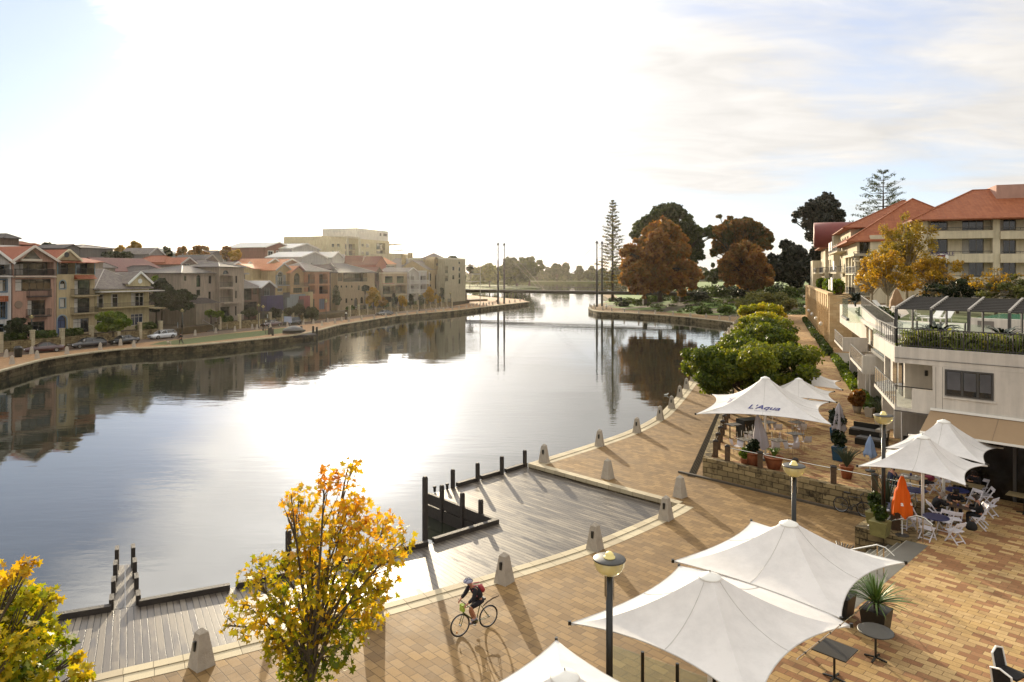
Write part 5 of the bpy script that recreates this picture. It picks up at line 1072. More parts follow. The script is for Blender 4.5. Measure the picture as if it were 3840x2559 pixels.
front_tree('autumn_tree', 'yellow-green autumn tree filling the bottom left corner', -9.0, 11.2, marks2, lf_fore2, 3000, .135, 9, (.10, 3.2))
# tree row along the water, right bank
row = [((17.6, 51.5), 10.4, 2.0, 6.35, lf_prom, 'spreading green tree nearest, behind the lettered canopy', 72000), ((23.9, 67), 8.4, 2.2, 6.3, lf_prom, 'second green tree of the promenade row', 26000), ((30.2, 84), 8.0, 2.4, 6.2, lf_prom, 'third tree of the promenade row, deep green', 13000),
       ((40.9, 114), 8.2, 2.4, 6.7, lf_yel, 'bright yellow-green tree, fourth of the promenade row', 12000), ((35.6, 99), 7.2, 2.0, 5.9, lf_yel, 'yellow tree between the green ones of the row', 10000), ((54, 149), 12.5, 1.5, 8.0, lf_grey, 'olive-green round tree ending the promenade row', 12000)]
for i, ((x, y), w_, z0, z1, m_, lb, n_l) in enumerate(row): tree('promenade_tree', lb, (x, y, .0), crown(w_, w_, z0+.3, z1-.3, 95, 20+i, .155), n_l, (.10+.0019*y), m_, (.22, 2.6), 'promenade tree row', 30+i, 'leaf', m_bark_d, shell=.2)
# ============================================================ RIGHT BUILDINGS
m_wh = stucco('white rendered wall', '#c4bdb2', .14); m_cream = stucco('cream apartment wall', '#d3c8ac', .15); m_pod = brickmat('orange sandstone', '#bd9f74', '#cdb48a', '#94795a', .9, .4, .01, .9, 'UV', 0, .4)
m_dframe = M('dark window frame', '#3a3733', .5, .1); m_terr = tilemat('terracotta roof tiles', '#7f452a', '#9a5e3c', .42, .42); m_awn = fabric('tan awning cloth', '#9c8467', .1)
CW = Vector((18.4, 33.6, 0)); FA = -AV        # corner of the white building; its front runs toward the viewer's right
DK = 7.0
wb = thing('white_building', 'white rendered three-level building with rooftop pool deck at the right edge', 'building')
def pz(v, z): return (v.x, v.y, z)
C_1 = CW+FA*1.62; END = CW+FA*16; G1 = CW+QV*.85+PV*2.7; G2 = CW+QV*.85+PV*7.6; FAR = CW+QV*2.6+PV*63
body = [xy(C_1), xy(END), xy(END+Vector((14, 14, 0))), xy(FAR+QV*12), xy(FAR), xy(CW+QV*2.6+PV*7.62), xy(G2), xy(G1), xy(G1+QV*2.0)]
MB().poly(body[:2]+body[2:], 4.62, 6.73).build('middle_storey', m_wh, wb)
par = [xy(CW), xy(END), xy(END+Vector((14, 14, 0))), xy(FAR+QV*12), xy(FAR), xy(CW+QV*1.2+PV*7.6), xy(CW+PV*7.6)]
MB().poly(par, 6.735, DK).build('roof_slab', m_wh, wb)
mb = MB(); wall_run(mb, CW+PV*7.6, CW, DK+.002, 7.5, .2, 1); wall_run(mb, CW+FA*.0, END, DK+.003, 7.502, .2, 1); mb.build('parapet', m_wh, wb)
mb = MB(); wall_run(mb, CW-PV*.01+FA*.01-BV*.02, END-BV*.02, 6.96, 6.975, .03, 1); mb.build('shadow_joint', m_dframe, wb)
low = [xy(CW+FA*2.2+BV*1.0), xy(END+BV*1.0), xy(END+Vector((14, 14, 0))), xy(FAR+QV*12), xy(FAR+QV*1.5), xy(CW+QV*4.0+PV*4)]
MB().poly(low, TZ, 4.45).build('cafe_front', M('dark café glazing', '#15130f', .15, .4, 1), wb)
for s in (2.4, 4.6, 7.0, 9.5):
    q = CW+FA*s+BV*.93; MB().cbox((q.x, q.y, 2.66), .12, .12, 3.5, GR).build('shopfront_post', m_dframe, wb)
# front window: three dark-framed panes with blinds
def on_front(s, out_=0): return CW+FA*s-BV*out_
def fpanel(name, mat, s0, s1, z0, z1, o0, o1, par_=wb): return MB().poly([xy(on_front(s0, o0)), xy(on_front(s1, o0)), xy(on_front(s1, o1)), xy(on_front(s0, o1))], z0, z1).build(name, mat, par_)
ws = [2.16, 2.82, 3.42, 3.98]; wz0, wz1 = 5.42, 6.62
wn_ = fpanel('window', m_dframe, ws[0]-.03, ws[-1]+.03, wz0, wz1, .004, .05)
for a, b in zip(ws[:-1], ws[1:]): fpanel('pane', m_pglass, a+.05, b-.05, wz0+.07, wz1-.07, .055, .065, wn_); fpanel('blind', M('grey blind', '#4b4a4c', .7, .3, 1), a+.08, b-.06, wz0+.3, wz1-.09, .066, .07, wn_)
fpanel('sill', m_wh, 2.05, 4.1, wz0-.12, wz0-.05, .003, .06)
for s in (1.75, 2.02): fpanel('render_joint', pl('#6d675e'), s, s+.015, 4.62, 6.70, .003, .008)
for s in (7.2, 12): 
    w2 = fpanel('window', m_dframe, s, s+1.8, wz0, wz1, .004, .05); fpanel('pane', m_pglass, s+.06, s+1.74, wz0+.07, wz1-.07, .055, .065, w2)
# awning
aw = thing('shop_awning', 'long tan fabric awning across the white building front', 'awning'); a0, a1 = on_front(1.55, .03), on_front(16, .03); b0, b1 = on_front(1.45, 1.25), on_front(16, 1.25)
MB().add([pz(a0, 4.66), pz(a1, 4.66), pz(b1, 3.86), pz(b0, 3.86), pz(a0, 4.63), pz(a1, 4.63), pz(b1, 3.83), pz(b0, 3.83)], [(0, 3, 2, 1), (4, 5, 6, 7), (0, 4, 7, 3), (2, 6, 5, 1)]).build('cloth', m_awn, aw)
MB().bar(pz(b0, 3.83), pz(b1, 3.83), .06, .09).build('front_bar', m_white, aw); MB().bar(pz(a0, 4.72), pz(a1, 4.72), .12, .10).build('cassette', m_white, aw)
for s in (4.2, 7, 9.8, 12.6): MB().bar(pz(on_front(s, .04), 4.664), pz(on_front(s, 1.25), 3.866), .012, .006).build('seam', pl('#7d6a52'), aw)
# side balconies
def balc(w0, w1, label_part, zb=4.46, zt=5.62, wide=1.62, solid=.9):
    A_, B_ = CW+PV*w0, CW+PV*w1; o = MB().poly([xy(A_), xy(A_+QV*wide), xy(B_+QV*wide), xy(B_)], zb, zb+.16).build('balcony', m_wh, wb)
    mb = MB(); n = int((w1-w0)/.62)
    for k in range(n+1): q = A_.lerp(B_, k/n)+QV*.05; mb.bar(pz(q, zb+.165), pz(q, zt), .045, .03)
    mb.bar(pz(A_+QV*.05, zt), pz(B_+QV*.05, zt), .06, .05); mb.build('railing', m_dframe, o)
    MB().bar(pz(A_.lerp(B_, .01)+QV*.05, (zb+zt)/2+.12), pz(B_+QV*.05, (zb+zt)/2+.12), .012, zt-zb-.35).build('glass_panel', m_glass, o); return o
b_ = balc(0, 7.4, '')
MB().poly([xy(C_1), xy(C_1+BV*.13), xy(CW+FA*.75+BV*.13), xy(CW+FA*.75)], 4.46, 5.55).build('end_wall', m_wh, b_); MB().bar(pz(CW+FA*.1, 5.05), pz(CW+FA*.72, 5.05), .012, .85).build('end_glass', m_glass, b_); MB().bar(pz(CW, 5.62), pz(C_1, 5.62), .05, .05).build('end_rail', m_dframe, b_)
MB().poly([xy(CW+QV*.05-FA*0), xy(C_1), xy(C_1+BV*1.5), xy(CW+PV*1.0+QV*1.5)], 4.462, 4.61).build('corner_slab', m_wh, b_); MB().poly([xy(CW-PV*.01), xy(C_1-BV*.01), xy(C_1-BV*.0+BV*.1), xy(CW+BV*.1)], 4.40, 4.458).build('slab_edge', pl('#57514b'), b_)
# recess door and lamp
q0 = G1+PV*.5-QV*.02; MB().poly([xy(q0), xy(q0+PV*1.1), xy(q0+PV*1.1-QV*.04), xy(q0-QV*.04)], 4.64, 6.6).build('balcony_door', m_pglass, wb)
q0 = G1+QV*.95-PV*.06; MB().cbox((q0.x, q0.y, 5.95), .12, .08, .28, 0).build('wall_light', m_dframe, wb)
for (w0, w1) in ((13.4, 21.2), (27.6, 36.4)):
    b_ = balc(w0, w1, ''); A_ = CW+PV*w0; MB().poly([xy(A_-PV*.01), xy(A_+QV*1.9-PV*.01), xy(A_+QV*1.9-PV*.15), xy(A_-PV*.15)], 4.4, 5.6).build('end_wall', m_wh, b_)
    MB().poly([xy(A_+QV*1.2), xy(A_+QV*2.6), xy(A_+QV*2.6+PV*.3), xy(A_+QV*1.2+PV*.3)], TZ, 4.455).build('pier', m_wh, b_)
for w in (7.9, 10.6, 22.2, 25, 38): A_ = CW+PV*w; MB().poly([xy(A_+QV*1.5), xy(A_+QV*3.2), xy(A_+QV*3.2+PV*.35), xy(A_+QV*1.5+PV*.35)], TZ, 4.455).build('pier', m_wh, wb)
for w in (5.0, 9.2, 16, 19, 24, 30, 33): 
    A_ = CW+PV*w+QV*((2.6 if w > 7.6 else .85)-.004); MB().poly([xy(A_), xy(A_+PV*1.3), xy(A_+PV*1.3-QV*.04), xy(A_-QV*.04)], 4.7, 6.5).build('side_window', m_pglass, wb)
MB().poly([xy(CW+PV*7.7+QV*.6), xy(CW+PV*8.0+QV*.6), xy(CW+PV*8.0+QV*2.7), xy(CW+PV*7.7+QV*2.7)], 4.2, 7.45).build('fin_wall', m_wh, wb)
# sloping stair flight with black balustrade
A_, B_ = CW+PV*13+QV*2.2, CW+PV*33+QV*1.9
sf = thing('stair_flight', 'outdoor stair with white sloping side and black railing up to the pool deck', 'stairs')
mb = MB(); mb.add([pz(A_, 5.6), pz(B_, 7.3), pz(B_, 8.0), pz(A_, 6.6)]+[pz(A_+QV*.2, 5.6), pz(B_+QV*.2, 7.3), pz(B_+QV*.2, 8.0), pz(A_+QV*.2, 6.6)], [(0, 3, 2, 1), (4, 5, 6, 7), (3, 7, 6, 2), (0, 1, 5, 4), (0, 4, 7, 3), (1, 2, 6, 5)]); mb.build('side', m_wh, sf)
mb = MB(); mb.bar(pz(A_+QV*.1, 7.75), pz(B_+QV*.1, 9.0), .07, .06); mb.bar(pz(A_+QV*.1, 6.72), pz(B_+QV*.1, 8.1), .05, .05)
for k in range(61): q = A_.lerp(B_, k/60)+QV*.1; mb.bar(pz(q, 6.7+1.38*k/60), pz(q, 7.72+1.25*k/60), .025, .025)
mb.build('railing', m_dframe, sf)
gb = thing('glass_bridge', 'green glass balustrade walkway between the stair and the white building', 'balustrade')
for w0, w1, z0, z1, o in ((8.4, 15.5, 5.9, 7.3, .9), (33, 38.5, 6.9, 8.6, .9)): a, b = CW+PV*w0+QV*o, CW+PV*w1+QV*o; MB().bar(pz(a, (z0+z1)/2), pz(b, (z0+z1)/2), .015, z1-z0).build('glass_panel', m_glass_g, gb); MB().bar(pz(a, z0-.12), pz(b, z0-.12), .25, .22).build('edge_beam', m_dframe, gb); MB().bar(pz(a, z0-.12)if 0 else pz(a+QV*1.3, z0+.3), pz(a, z0+.3), .015, 1.4).build('glass_end', m_glass_g, gb)
# deck balustrade
rl2 = thing('deck_railing', 'black vertical-bar railing round the planted roof edge of the white building', 'railing'); 
def fence_line(a, b, z0, h, step, par_, name='railing_run', mat=m_dframe, bw=.022):
    mb = MB(); L = (b-a).length; n = int(L/step); mb.bar(pz(a, z0+h), pz(b, z0+h), .055, .045); mb.bar(pz(a, z0+.08), pz(b, z0+.08), .035, .035)
    for k in range(n+1):
        q = a.lerp(b, k/n); w_ = .05 if k % 8 == 0 else bw; mb.bar(pz(q, z0), pz(q, z0+h), w_, w_)
    return mb.build(name, mat, par_)
fence_line(CW+QV*.12+PV*.12, END+BV*.12, 7.5, .88, .115, rl2); fence_line(CW+QV*.12+PV*.12, CW+QV*.12+PV*7.5, 7.5, .88, .62, rl2)
# planting strip
gs_ = np.random.default_rng(5)
lf_grass = leafmat('tall deck grass', ['#2a3312', '#4d5a22', '#77803a', '#8a8340'], .35)
st_bl = [tuple(on_front(s, -.9))[:2]+(7.6, .5, .55, .55) for s in np.arange(.6, 15, .45)]
tg = thing('grass_planting', 'strip of tall ornamental grass behind the roof railing', 'grass'); tg['kind'] = 'stuff'; leafmesh('blades', [leaves(13000, st_bl, .50, 3, 'blade', shell=.2)], lf_grass, tg)
MB().poly([xy(on_front(.3, -.25)), xy(on_front(15, -.25)), xy(on_front(15, -1.7)), xy(on_front(.3, -1.7))], DK+.004, DK+.12).build('soil', m_earth, tg)
# cycads
def rosette(name, label, cat, p, nfr, L, arch, mat, width=.10, up=.9, seed=0, z0=.0, trunk=None, parent=None, group=None):
    g = np.random.default_rng(seed); t_ = thing(name, label, cat, p, 0, group); mb = MB()
    for k in range(nfr):
        a = 2*math.pi*g.random(); e = up*(.25+.75*g.random()); l = L*(.75+.4*g.random()); pts = []
        for j in range(6): s = j/5; pts.append(Vector((math.cos(a)*l*s*math.cos(e), math.sin(a)*l*s*math.cos(e), z0+l*s*math.sin(e)-arch*l*s*s)))
        sd_ = Vector((-math.sin(a), math.cos(a), 0)); o = len(mb.v)
        for j, q in enumerate(pts): w_ = width*(1-.9*abs(j/5-.25)/.75 if j/5 > .25 else 1)*max(.1, 1); w_ = width*(1-(j/5)**2*.95); mb.v += [tuple(q-sd_*w_), tuple(q+Vector((0, 0, -w_*.3))), tuple(q+sd_*w_)]
        for j in range(5):
            for c in (0, 1): mb.f.append((o+3*j+c, o+3*j+c+1, o+3*j+c+4, o+3*j+c+3)); mb.m.append(0)
    mb.build('leaves', mat, t_); MB().lathe([(trunk or .08, -.0), (trunk or .08, z0+.1), (.02, z0+.2)], (0, 0, 0), 8).build('stem', m_bark_d, t_); return t_
m_frond = M('cycad frond', '#1d2a12', .45, .3, 3); m_spike = M('strappy green leaf', '#55702a', .5, .35, 3); m_reed = M('grey-green spear', '#39452f', .6, .2, 3)
for (s, b_o, L, lb, sdn) in ((1.2, 2.2, 1.7, 'big dark cycad at the roof corner under the pergola, left one', 1), (4.0, 1.9, 1.5, 'dark cycad behind the roof railing, right one', 2)): q = on_front(s, -b_o); rosette('cycad', lb, 'cycad', (q.x, q.y, DK+.1), 110, L*1.25, .6, m_frond, .09, 1.2, sdn, .75, .16)
# pergola
pg = thing('pergola', 'dark slatted pergola with pale sloping rafters on the roof deck', 'pergola'); p1 = Vector((22.0, 40.0, 0)); p4 = Vector((25.5, 35.8, 0)); pd = (p4-p1)/3
for k in range(6):
    q = p1+pd*k; fr_ = q+BV*3.05
    MB().bar(pz(q-BV*.12, DK), pz(q, 8.98), .13, .16).build('post', m_dframe, pg); MB().bar(pz(q-BV*.1, 9.05), pz(fr_, 9.64), .10, .13).build('rafter', m_steel if 0 else pl('#9d978d'), pg); MB().bar(pz(fr_-BV*.2, DK), pz(fr_-BV*.2, 9.55), .09, .09).build('rear_post', m_dframe, pg)
for j in range(9): o_ = BV*(.05+j*.36); z_ = 9.02+j*.36*.193; MB().bar(pz(p1+o_, z_), pz(p1+pd*5+o_, z_), .15, .09).build('slat', m_dframe, pg)
# pool and walls on the deck
pw = thing('pool', 'raised swimming pool with pale wall and green water on the roof deck', 'pool'); c0 = Vector((29.8, 45.6, 0)); 
MB().poly([xy(c0), xy(c0-AV*12), xy(c0-AV*12+BV*.3), xy(c0+BV*.3)], DK, 8.12).build('pool_wall', m_wh, pw); MB().poly([xy(c0+BV*.31), xy(c0-AV*12+BV*.31), xy(c0-AV*12+BV*9), xy(c0+BV*9)], DK, 8.04).build('pool_water', M('pool water', '#4f8f78', .04, .2, 1, .3), pw)
q = c0-AV*.5-BV*.015; MB().poly([xy(q), xy(q-AV*.9), xy(q-AV*.9-BV*.01), xy(q-BV*.01)], 7.55, 7.95).build('notice', pl('#6f6860'), pw)
q = c0-AV*6.0-BV*.015; nb_ = MB().poly([xy(q), xy(q-AV*1.6), xy(q-AV*1.6-BV*.02), xy(q-BV*.02)], 7.2, 8.0).build('safety_notice', pl('#1d7a32'), pw); MB().poly([xy(q-AV*.25-BV*.024), xy(q-AV*1.5-BV*.024), xy(q-AV*1.5-BV*.03), xy(q-AV*.25-BV*.03)], 7.28, 7.93).build('notice_text_panel', pl('#cfcfc6'), nb_)
MB().poly([(33, 60), (46, 46), (70, 70), (52, 88)], DK+.001, DK+.01).build('deck_lawn', m_lawn)['kind'] = 'structure'
ge = thing('pool_fence', 'low glass pool fence with dark posts beside the sun loungers', 'fence')
for k in range(4): q = Vector((24.4, 44.6, 0))-AV*1.3*k; MB().bar(pz(q, DK), pz(q, DK+1.05), .09, .09).build('fence_post', m_dframe, ge); MB().bar(pz(q, DK+.55), pz(q-AV*1.3, DK+.55), .012, .85).build('glass_panel', m_glass_g, ge)
def lounger(label, p, rz, first_=[None]):
    if first_[0]: return dup(first_[0], p, rz, label)
    t_ = thing('sun_lounger', label, 'sun lounger', p, rz, 'white loungers on the pool deck'); first_[0] = t_
    MB().box(-1.0, -.33, .30, .35, .33, .36).build('seat', m_white, t_); MB().bar((.35, 0, .34), (.95, 0, .98), .66, .05).build('backrest', m_white, t_)
    for x, y in ((-.85, -.28), (-.85, .28), (.5, -.28), (.5, .28)): MB().tube([(x, y, 0), (x, y, .3)], .035, 6).build('leg', m_white, t_)
    MB().tube([(.1, .36, .34), (.15, .38, .55), (.55, .38, .55)], .025, 5).build('armrest', m_white, t_); return t_
for (u, v, z, rz, lb) in ((3440, 1200, DK, R(200), 'white sun lounger beside the tan folded umbrella'), (3498, 1206, DK, R(20), 'white sun lounger with raised back under the pergola, left of a pair'), (3540, 1208, DK, R(25), 'white sun lounger with raised back under the pergola, right of a pair'),
        (3728, 1256, DK, R(20), 'white sun lounger in front of the pale pool wall, left one'), (3768, 1258, DK, R(160), 'white sun lounger in front of the pale pool wall, right one'), (3312, 1165, 7.4, R(120), 'white lounge chair by the deck hedge, far left of the deck')): lounger(lb, P(u, v, z), rz)
def folded(name, label, p, h, z0, r, mat, pole=None, cat='umbrella', seed=0, tilt=(0, 0)):
    t_ = thing(name, label, cat, p); t_.rotation_euler = (tilt[0], tilt[1], 0); mb = MB(); g = np.random.default_rng(seed); NA, NZ = 24, 10
    for j in range(NZ+1):
        s = j/NZ; rr = r*(.10+.90*s**.75)*(1+.05*g.normal()) if j < NZ else r*.9
        for k in range(NA): a = 2*math.pi*k/NA; w_ = 1+.22*math.sin(6*a+.6*s); mb.v.append((rr*w_*math.cos(a), rr*w_*math.sin(a), h-(h-z0)*s-(.10*r*3*(math.sin(3*a) if j == NZ else 0))))
    for j in range(NZ):
        for k in range(NA): mb.f.append((j*NA+k, (j+1)*NA+k, (j+1)*NA+(k+1) % NA, j*NA+(k+1) % NA)); mb.m.append(0)
    mb.build('folded_cloth', mat, t_, True); MB().tube([(0, 0, 0), (0, 0, h+.06)], .026, 8).build('pole', pole or m_white, t_); MB().lathe([(.24, 0), (.24, .05), (.05, .08)], (0, 0, 0), 14).build('base', m_dark, t_); return t_
m_tan = fabric('tan umbrella cloth', '#8e6f4f', .1); m_lav = fabric('pale lilac cloth', '#b3adb0', .2); m_blu = fabric('pale blue cloth', '#8fa3c2', .2); m_org = fabric('orange cloth', '#dd6410', .25)
folded('folded_umbrella', 'tan folded umbrella standing behind the pergola corner', P(3362, 1190, DK), 2.6, .9, .62, m_tan); folded('folded_umbrella', 'tan half-folded umbrella under the pergola beside a lounger', P(3437, 1196, DK), 2.0, 1.1, .7, m_tan)
# deck hedges, planters and small trees
def hedge_box(label, a, b, w, h, z, seed, mat=None, name='hedge', size=.16, dens=260):
    a = Vector((a[0], a[1], 0)); b = Vector((b[0], b[1], 0)); L = (b-a).length; t_ = thing(name, label, 'hedge', (a.x, a.y, z), math.atan2(b.y-a.y, b.x-a.x)); n = max(2, int(L/.5)); bl = [(L*(k+.5)/n, 0, h*.55, L/n*.75, w/2, h*.5) for k in range(n)]
    MB().box(0, -w*.25, 0, L, w*.25, h*.6).build('stems', m_earth, t_); leafmesh('foliage', [leaves(int(dens*L*max(w, h)/max(size*5, .4)), bl, size, seed, shell=.6)], mat or lf_hedge, t_); return t_
hedge_box('clipped hedge on the deck beside the stair head', P(3235, 1165, 7.5)[:2], P(3310, 1170, 7.5)[:2], 2, .9, DK, 1); hedge_box('clipped hedge box on the deck below the young yellow trees', P(3290, 1190, 7.3)[:2], P(3350, 1195, 7.3)[:2], 1.6, .8, DK, 2)
# ---------------- apartments: cream blocks with terracotta roofs
ZR = zoomer(3000, 850, 3.92)
def seg_from(u, d, head, L): A = Vector(((u-1920)/F*d, d, 0)); return A, A+Vector((math.sin(R(head)), math.cos(R(head)), 0))*L
GA = 'cream apartment blocks'
A, B = seg_from(3450, 89, 110.6, 34)
h = House('apartment_block', 'cream apartment block with long balconies and terracotta hipped roof at right', 'building', A, B, 13, 3, m_cream, GA, '#8c8679', ZS)
for (x0, x1, ys) in ((1283, 1448, ((565, 690), (775, 920), (1005, 1150))), (1588, 1803, ((560, 690), (772, 920), (1005, 1150))), (1937, 2118, ((555, 690), (785, 920), (1005, 1150)))):
    for y0, y1 in ys: h.op('door', x0, y0, x1, y1, bars=1 if x1-x0 < 180 else 2, curtain=.35 if (x0+y0) % 3 else None)
for x0, x1 in ((1360, 1530), (1600, 1815), (1940, 2120)): h.op('door', x0, 1245, x1, 1350)
h.front(h.hz(1700, 545)); dv_ = h.W
for y0, y1 in ((762, 690), (994, 918), (1222, 1150)):
    for x0, x1 in ((1232, 1860), (1932, 2500)):
        o = h.balcony(x0, x1, y0, y1, 1.5, None, m_cream, solid=True); a, zt_ = h.loc(x0, y1); c = h.loc(x1, y1)[0]; MB().box(a+.1, -1.45, zt_+.16, c-.1, -1.4, zt_+.22).build('top_rail', m_dframe, o)
        mb = MB(); n = int((c-a)/1.5)
        for k in range(n+1): x = a+.12+(c-a-.24)*k/n; mb.box(x-.02, -1.44, zt_, x+.02, -1.4, zt_+.16)
        mb.build('rail_stub', m_dframe, o)
for x0, x1 in ((1180, 1232), (1862, 1932)): a, c = h.loc(x0, 800)[0], h.loc(x1, 800)[0]; MB().box(a, -1.2, 3, c, -.004, h.ztop-.01).build('pier', m_cream, h.t)
h.roof('hip', h.ztop, h.ztop+3.6, m_terr, over=1.3, y0=-1.2); MB().box(9, 3, h.ztop, 34, 12, h.hz(1900, 222)).build('plant_room', stucco('pinkish wall', '#b08c7c', .1), h.t)
bx = h.rect(1346, 912, 1455, 970, -1.5); bn = thing('sale_banner', 'white real-estate banner reading FOR SALE hung on a balcony front', 'banner', h.t.location, h.ang)
MB().box(bx[0], -1.56, bx[1]-.1, bx[2], -1.51, bx[3]-.1).build('sheet', m_white, bn); MB().box(bx[0], -1.565, bx[3]-.5, bx[0]+(bx[2]-bx[0])*.7, -1.561, bx[3]-.25).build('red_strip', pl('#7c2f3c'), bn)
def text3d(txt, size, loc, rot, mat, parent, sx=1):
    cu = bpy.data.curves.new('lettering', 'FONT'); cu.body = txt; cu.size = size; cu.align_x = 'CENTER'; cu.offset = .006; ob = bpy.data.objects.new('lettering', cu); me = bpy.data.meshes.new_from_object(ob); bpy.data.objects.remove(ob)
    me.materials.append(mat); o = bpy.data.objects.new('lettering', me); COL.objects.link(o); o.parent = parent; o.location = loc; o.rotation_euler = rot; o.scale = (sx, 1, 1); return o
text3d('FOR SALE', .62, ((bx[0]+bx[2])/2-.1, -1.57, bx[1]+.42), (R(90), 0, 0), pl('#4b3d6b'), bn)
# block 2: left corner block
A, B = seg_from(3214, 96, 110.6, 12)
h2 = House('apartment_block', 'cream corner apartment block with glazed corner rooms and black balcony rails', 'building', A, B, 22, 3, m_cream, GA, '#8c8679', ZS)
for q in (('door', 583, 796, 720, 960), ('door', 583, 1005, 720, 1180)): h2.op(*q, bars=2)
h2.front(h2.hz(700, 738)); h2.roof('hip', h2.ztop, h2.ztop+5.4, m_terr, over=1.4, x1=16)
for y0, y1 in ((985, 895), (1208, 1112)): h2.balcony(520, 735, y0, y1, 1.3, None, m_dframe)
# side face toward the promenade: bays, loggias, balconies, lit by the sun
sd_mat = m_cream
def side_house(w0, w1, off, ztop, label, lst, z0=7.0, roof=None, D=12, mat=None, extra=None):
    """block whose front looks over the promenade; w counts metres along it from the white corner"""
    O = Vector((29.3, 57.8, 0)); f = O+QV*off+PV*w1; n = O+QV*off+PV*w0; h = House('apartment_block', label, 'building', f, n, D, z0, mat or m_cream, GA, '#8c8679')
    for q in lst: h.add(*q[:5], **(q[5] if len(q) > 5 else {}))
    h.front(ztop)
    if roof: h.roof(*roof[:1], h.ztop, h.ztop+roof[1], m_terr, over=1.2)
    return h
def bays(L, zs, step=3.6, w=2.3, kind='log', **kw): return [(kind, 1.0+step*k, z, 1.0+step*k+w, z+2.3, kw) for k in range(int((L-1)/step)) for z in zs]
h = side_house(41, 56, 5.0, 16.2, 'cream promenade-side wing with columned balconies above the arcade end', bays(15, (8.2, 11.2), 4.8, 3.6)+bays(15, (13.6,), 4.8, 1.6, 'win'))
for z in (8.0, 11.0): h.balcony(.5, h.W-.3, z, z+1.05, 1.8, None, m_dframe, raw=True)
for k in range(4): MB().box(.5+k*4.6, -1.78, 7, .75+k*4.6, -1.5, 13.4).build('column', m_cream, h.t)
MB().box(.3, -2.0, 13.4, h.W, -.003, 13.75).build('canopy', m_cream, h.t)
h = side_house(56, 76, 4.0, 18.6, 'cream promenade-side wing with arched openings and terracotta roof', bays(20, (8.2, 11.4), 4.4, 2.6, 'arch')+bays(20, (14.8,), 4.4, 2.4, 'log'), roof=('hip', 4.2), D=17)
for z, a, b in ((8.0, 1, 9), (11.2, 6, 18), (14.6, 1, 19)): h.balcony(a, b, z, z+1.05, 1.9, None, m_dframe, raw=True)
for k, (a, b, z) in enumerate(((2, 4.5, 15), (7, 9, 15), (12, 14, 11.6), (16, 18, 8.6))): MB().box(a, -1.95, z, b, -1.85, z+1.5).build('white_screen', m_white, h.t)
h = side_house(76, 90, 3.0, 18.0, 'cream wing with red barrel-vaulted dormer over the promenade', bays(14, (8.2, 11.4, 14.4), 4.4, 2.6), D=12)
for z in (8.0, 11.2): h.balcony(1, 12, z, z+1.05, 1.7, None, m_dframe, raw=True)
MB().lathe([(2.4, -2), (2.4, 6)], (0, 0, 0), 24, 0, Matrix.Translation((8, 3, 18.4)) @ Matrix.Rotation(R(90), 4, 'X')).build('barrel_roof', pl('#7d2f28'), h.t, True); MB().lathe([(2.0, 0), (2.0, .02)], (0, 0, 0), 24, 0, Matrix.Translation((8, .98, 18.4)) @ Matrix.Rotation(R(90), 4, 'X')).build('barrel_face', m_cream, h.t)
h = side_house(90, 104, 2.5, 16.8, 'cream wing with small hipped terracotta roof near the arcade far end', bays(14, (8.2, 11.4), 4.4, 2.4, 'arch')+bays(14, (14.2,), 4.4, 1.4, 'win'), roof=('hip', 2.6), D=9)
h.balcony(1, 12, 11.2, 12.2, 1.6, None, m_dframe, raw=True)
h = side_house(104, 114, .8, 13.9, 'cream flat-topped end wing with tall arches, farthest along the promenade', bays(10, (8.0,), 3.2, 1.9, 'arch'), D=11)
# podium arcade
O = Vector((29.3, 57.8, 0)); pf_ = O+PV*119; pn_ = O+PV*41.5
pod = House('arcade', 'orange sandstone arcade of tall arches lining the promenade under the apartments', 'arcade', pf_, pn_, 16, TZ, m_pod, None, '#3a3129'); nA = 17
for k in range(nA): a = .9+k*(pod.W-1.5)/nA; pod.add('void', a, TZ+.05, a+2.6, 6.2)
pod.holes = [(a, b, c, d, 1.6, True) for a, b, c, d, *_ in pod.holes]; pod.front(8.0)
for k in range(nA+1): a = .35+k*(pod.W-1.5)/nA; MB().box(a-.05, -.10, TZ, a+.35, -.004, 8.3).build('buttress', m_pod, pod.t)
MB().box(0, -.2, 8.02, pod.W, .5, 8.35).build('cornice', m_pod, pod.t)
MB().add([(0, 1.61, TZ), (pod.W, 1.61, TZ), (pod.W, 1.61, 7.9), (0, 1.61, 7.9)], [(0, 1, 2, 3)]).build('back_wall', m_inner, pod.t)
for k in (2, 6, 9, 12, 15): MB().lathe([(0, -.35), (.22, -.2), (.3, 0), (.22, .2), (0, .35)], (k*4.5, -.5, 3.4), 12).build('white_globe', m_white, pod.t, True)
hx_ = [(k, 7.9) for k in range(5)]
for k, (w0, w1, lb) in enumerate(((44, 52, 'potted palms'), (60, 66, 'terrace shrubs'), (80, 86, 'far terrace shrubs'))):
    a = O+PV*w0+QV*1.4; b = O+PV*w1+QV*1.4; hedge_box('green terrace planting on the arcade roof, '+lb, a[:2], b[:2], 1.6, 1.9, 8.05, 30+k, lf_green, 'planting', .3)
for k, (w0, w1) in enumerate(((42.5, 46), (48, 50))): a = O+PV*w0+QV*.5; b = O+PV*w1+QV*.5; tt_ = thing('privacy_screen', ['large white privacy screen on the arcade roof corner', 'small white lattice screen on the arcade roof'][k], 'screen', (a.x, a.y, 8.35), R(69.4)); MB().box(0, -.04, .3, (b-a).length, .04, 2.1-.3*k).build('panel', m_white, tt_); MB().box(0, -.06, 0, .08, .06, 2.15).build('frame_post', m_dframe, tt_)
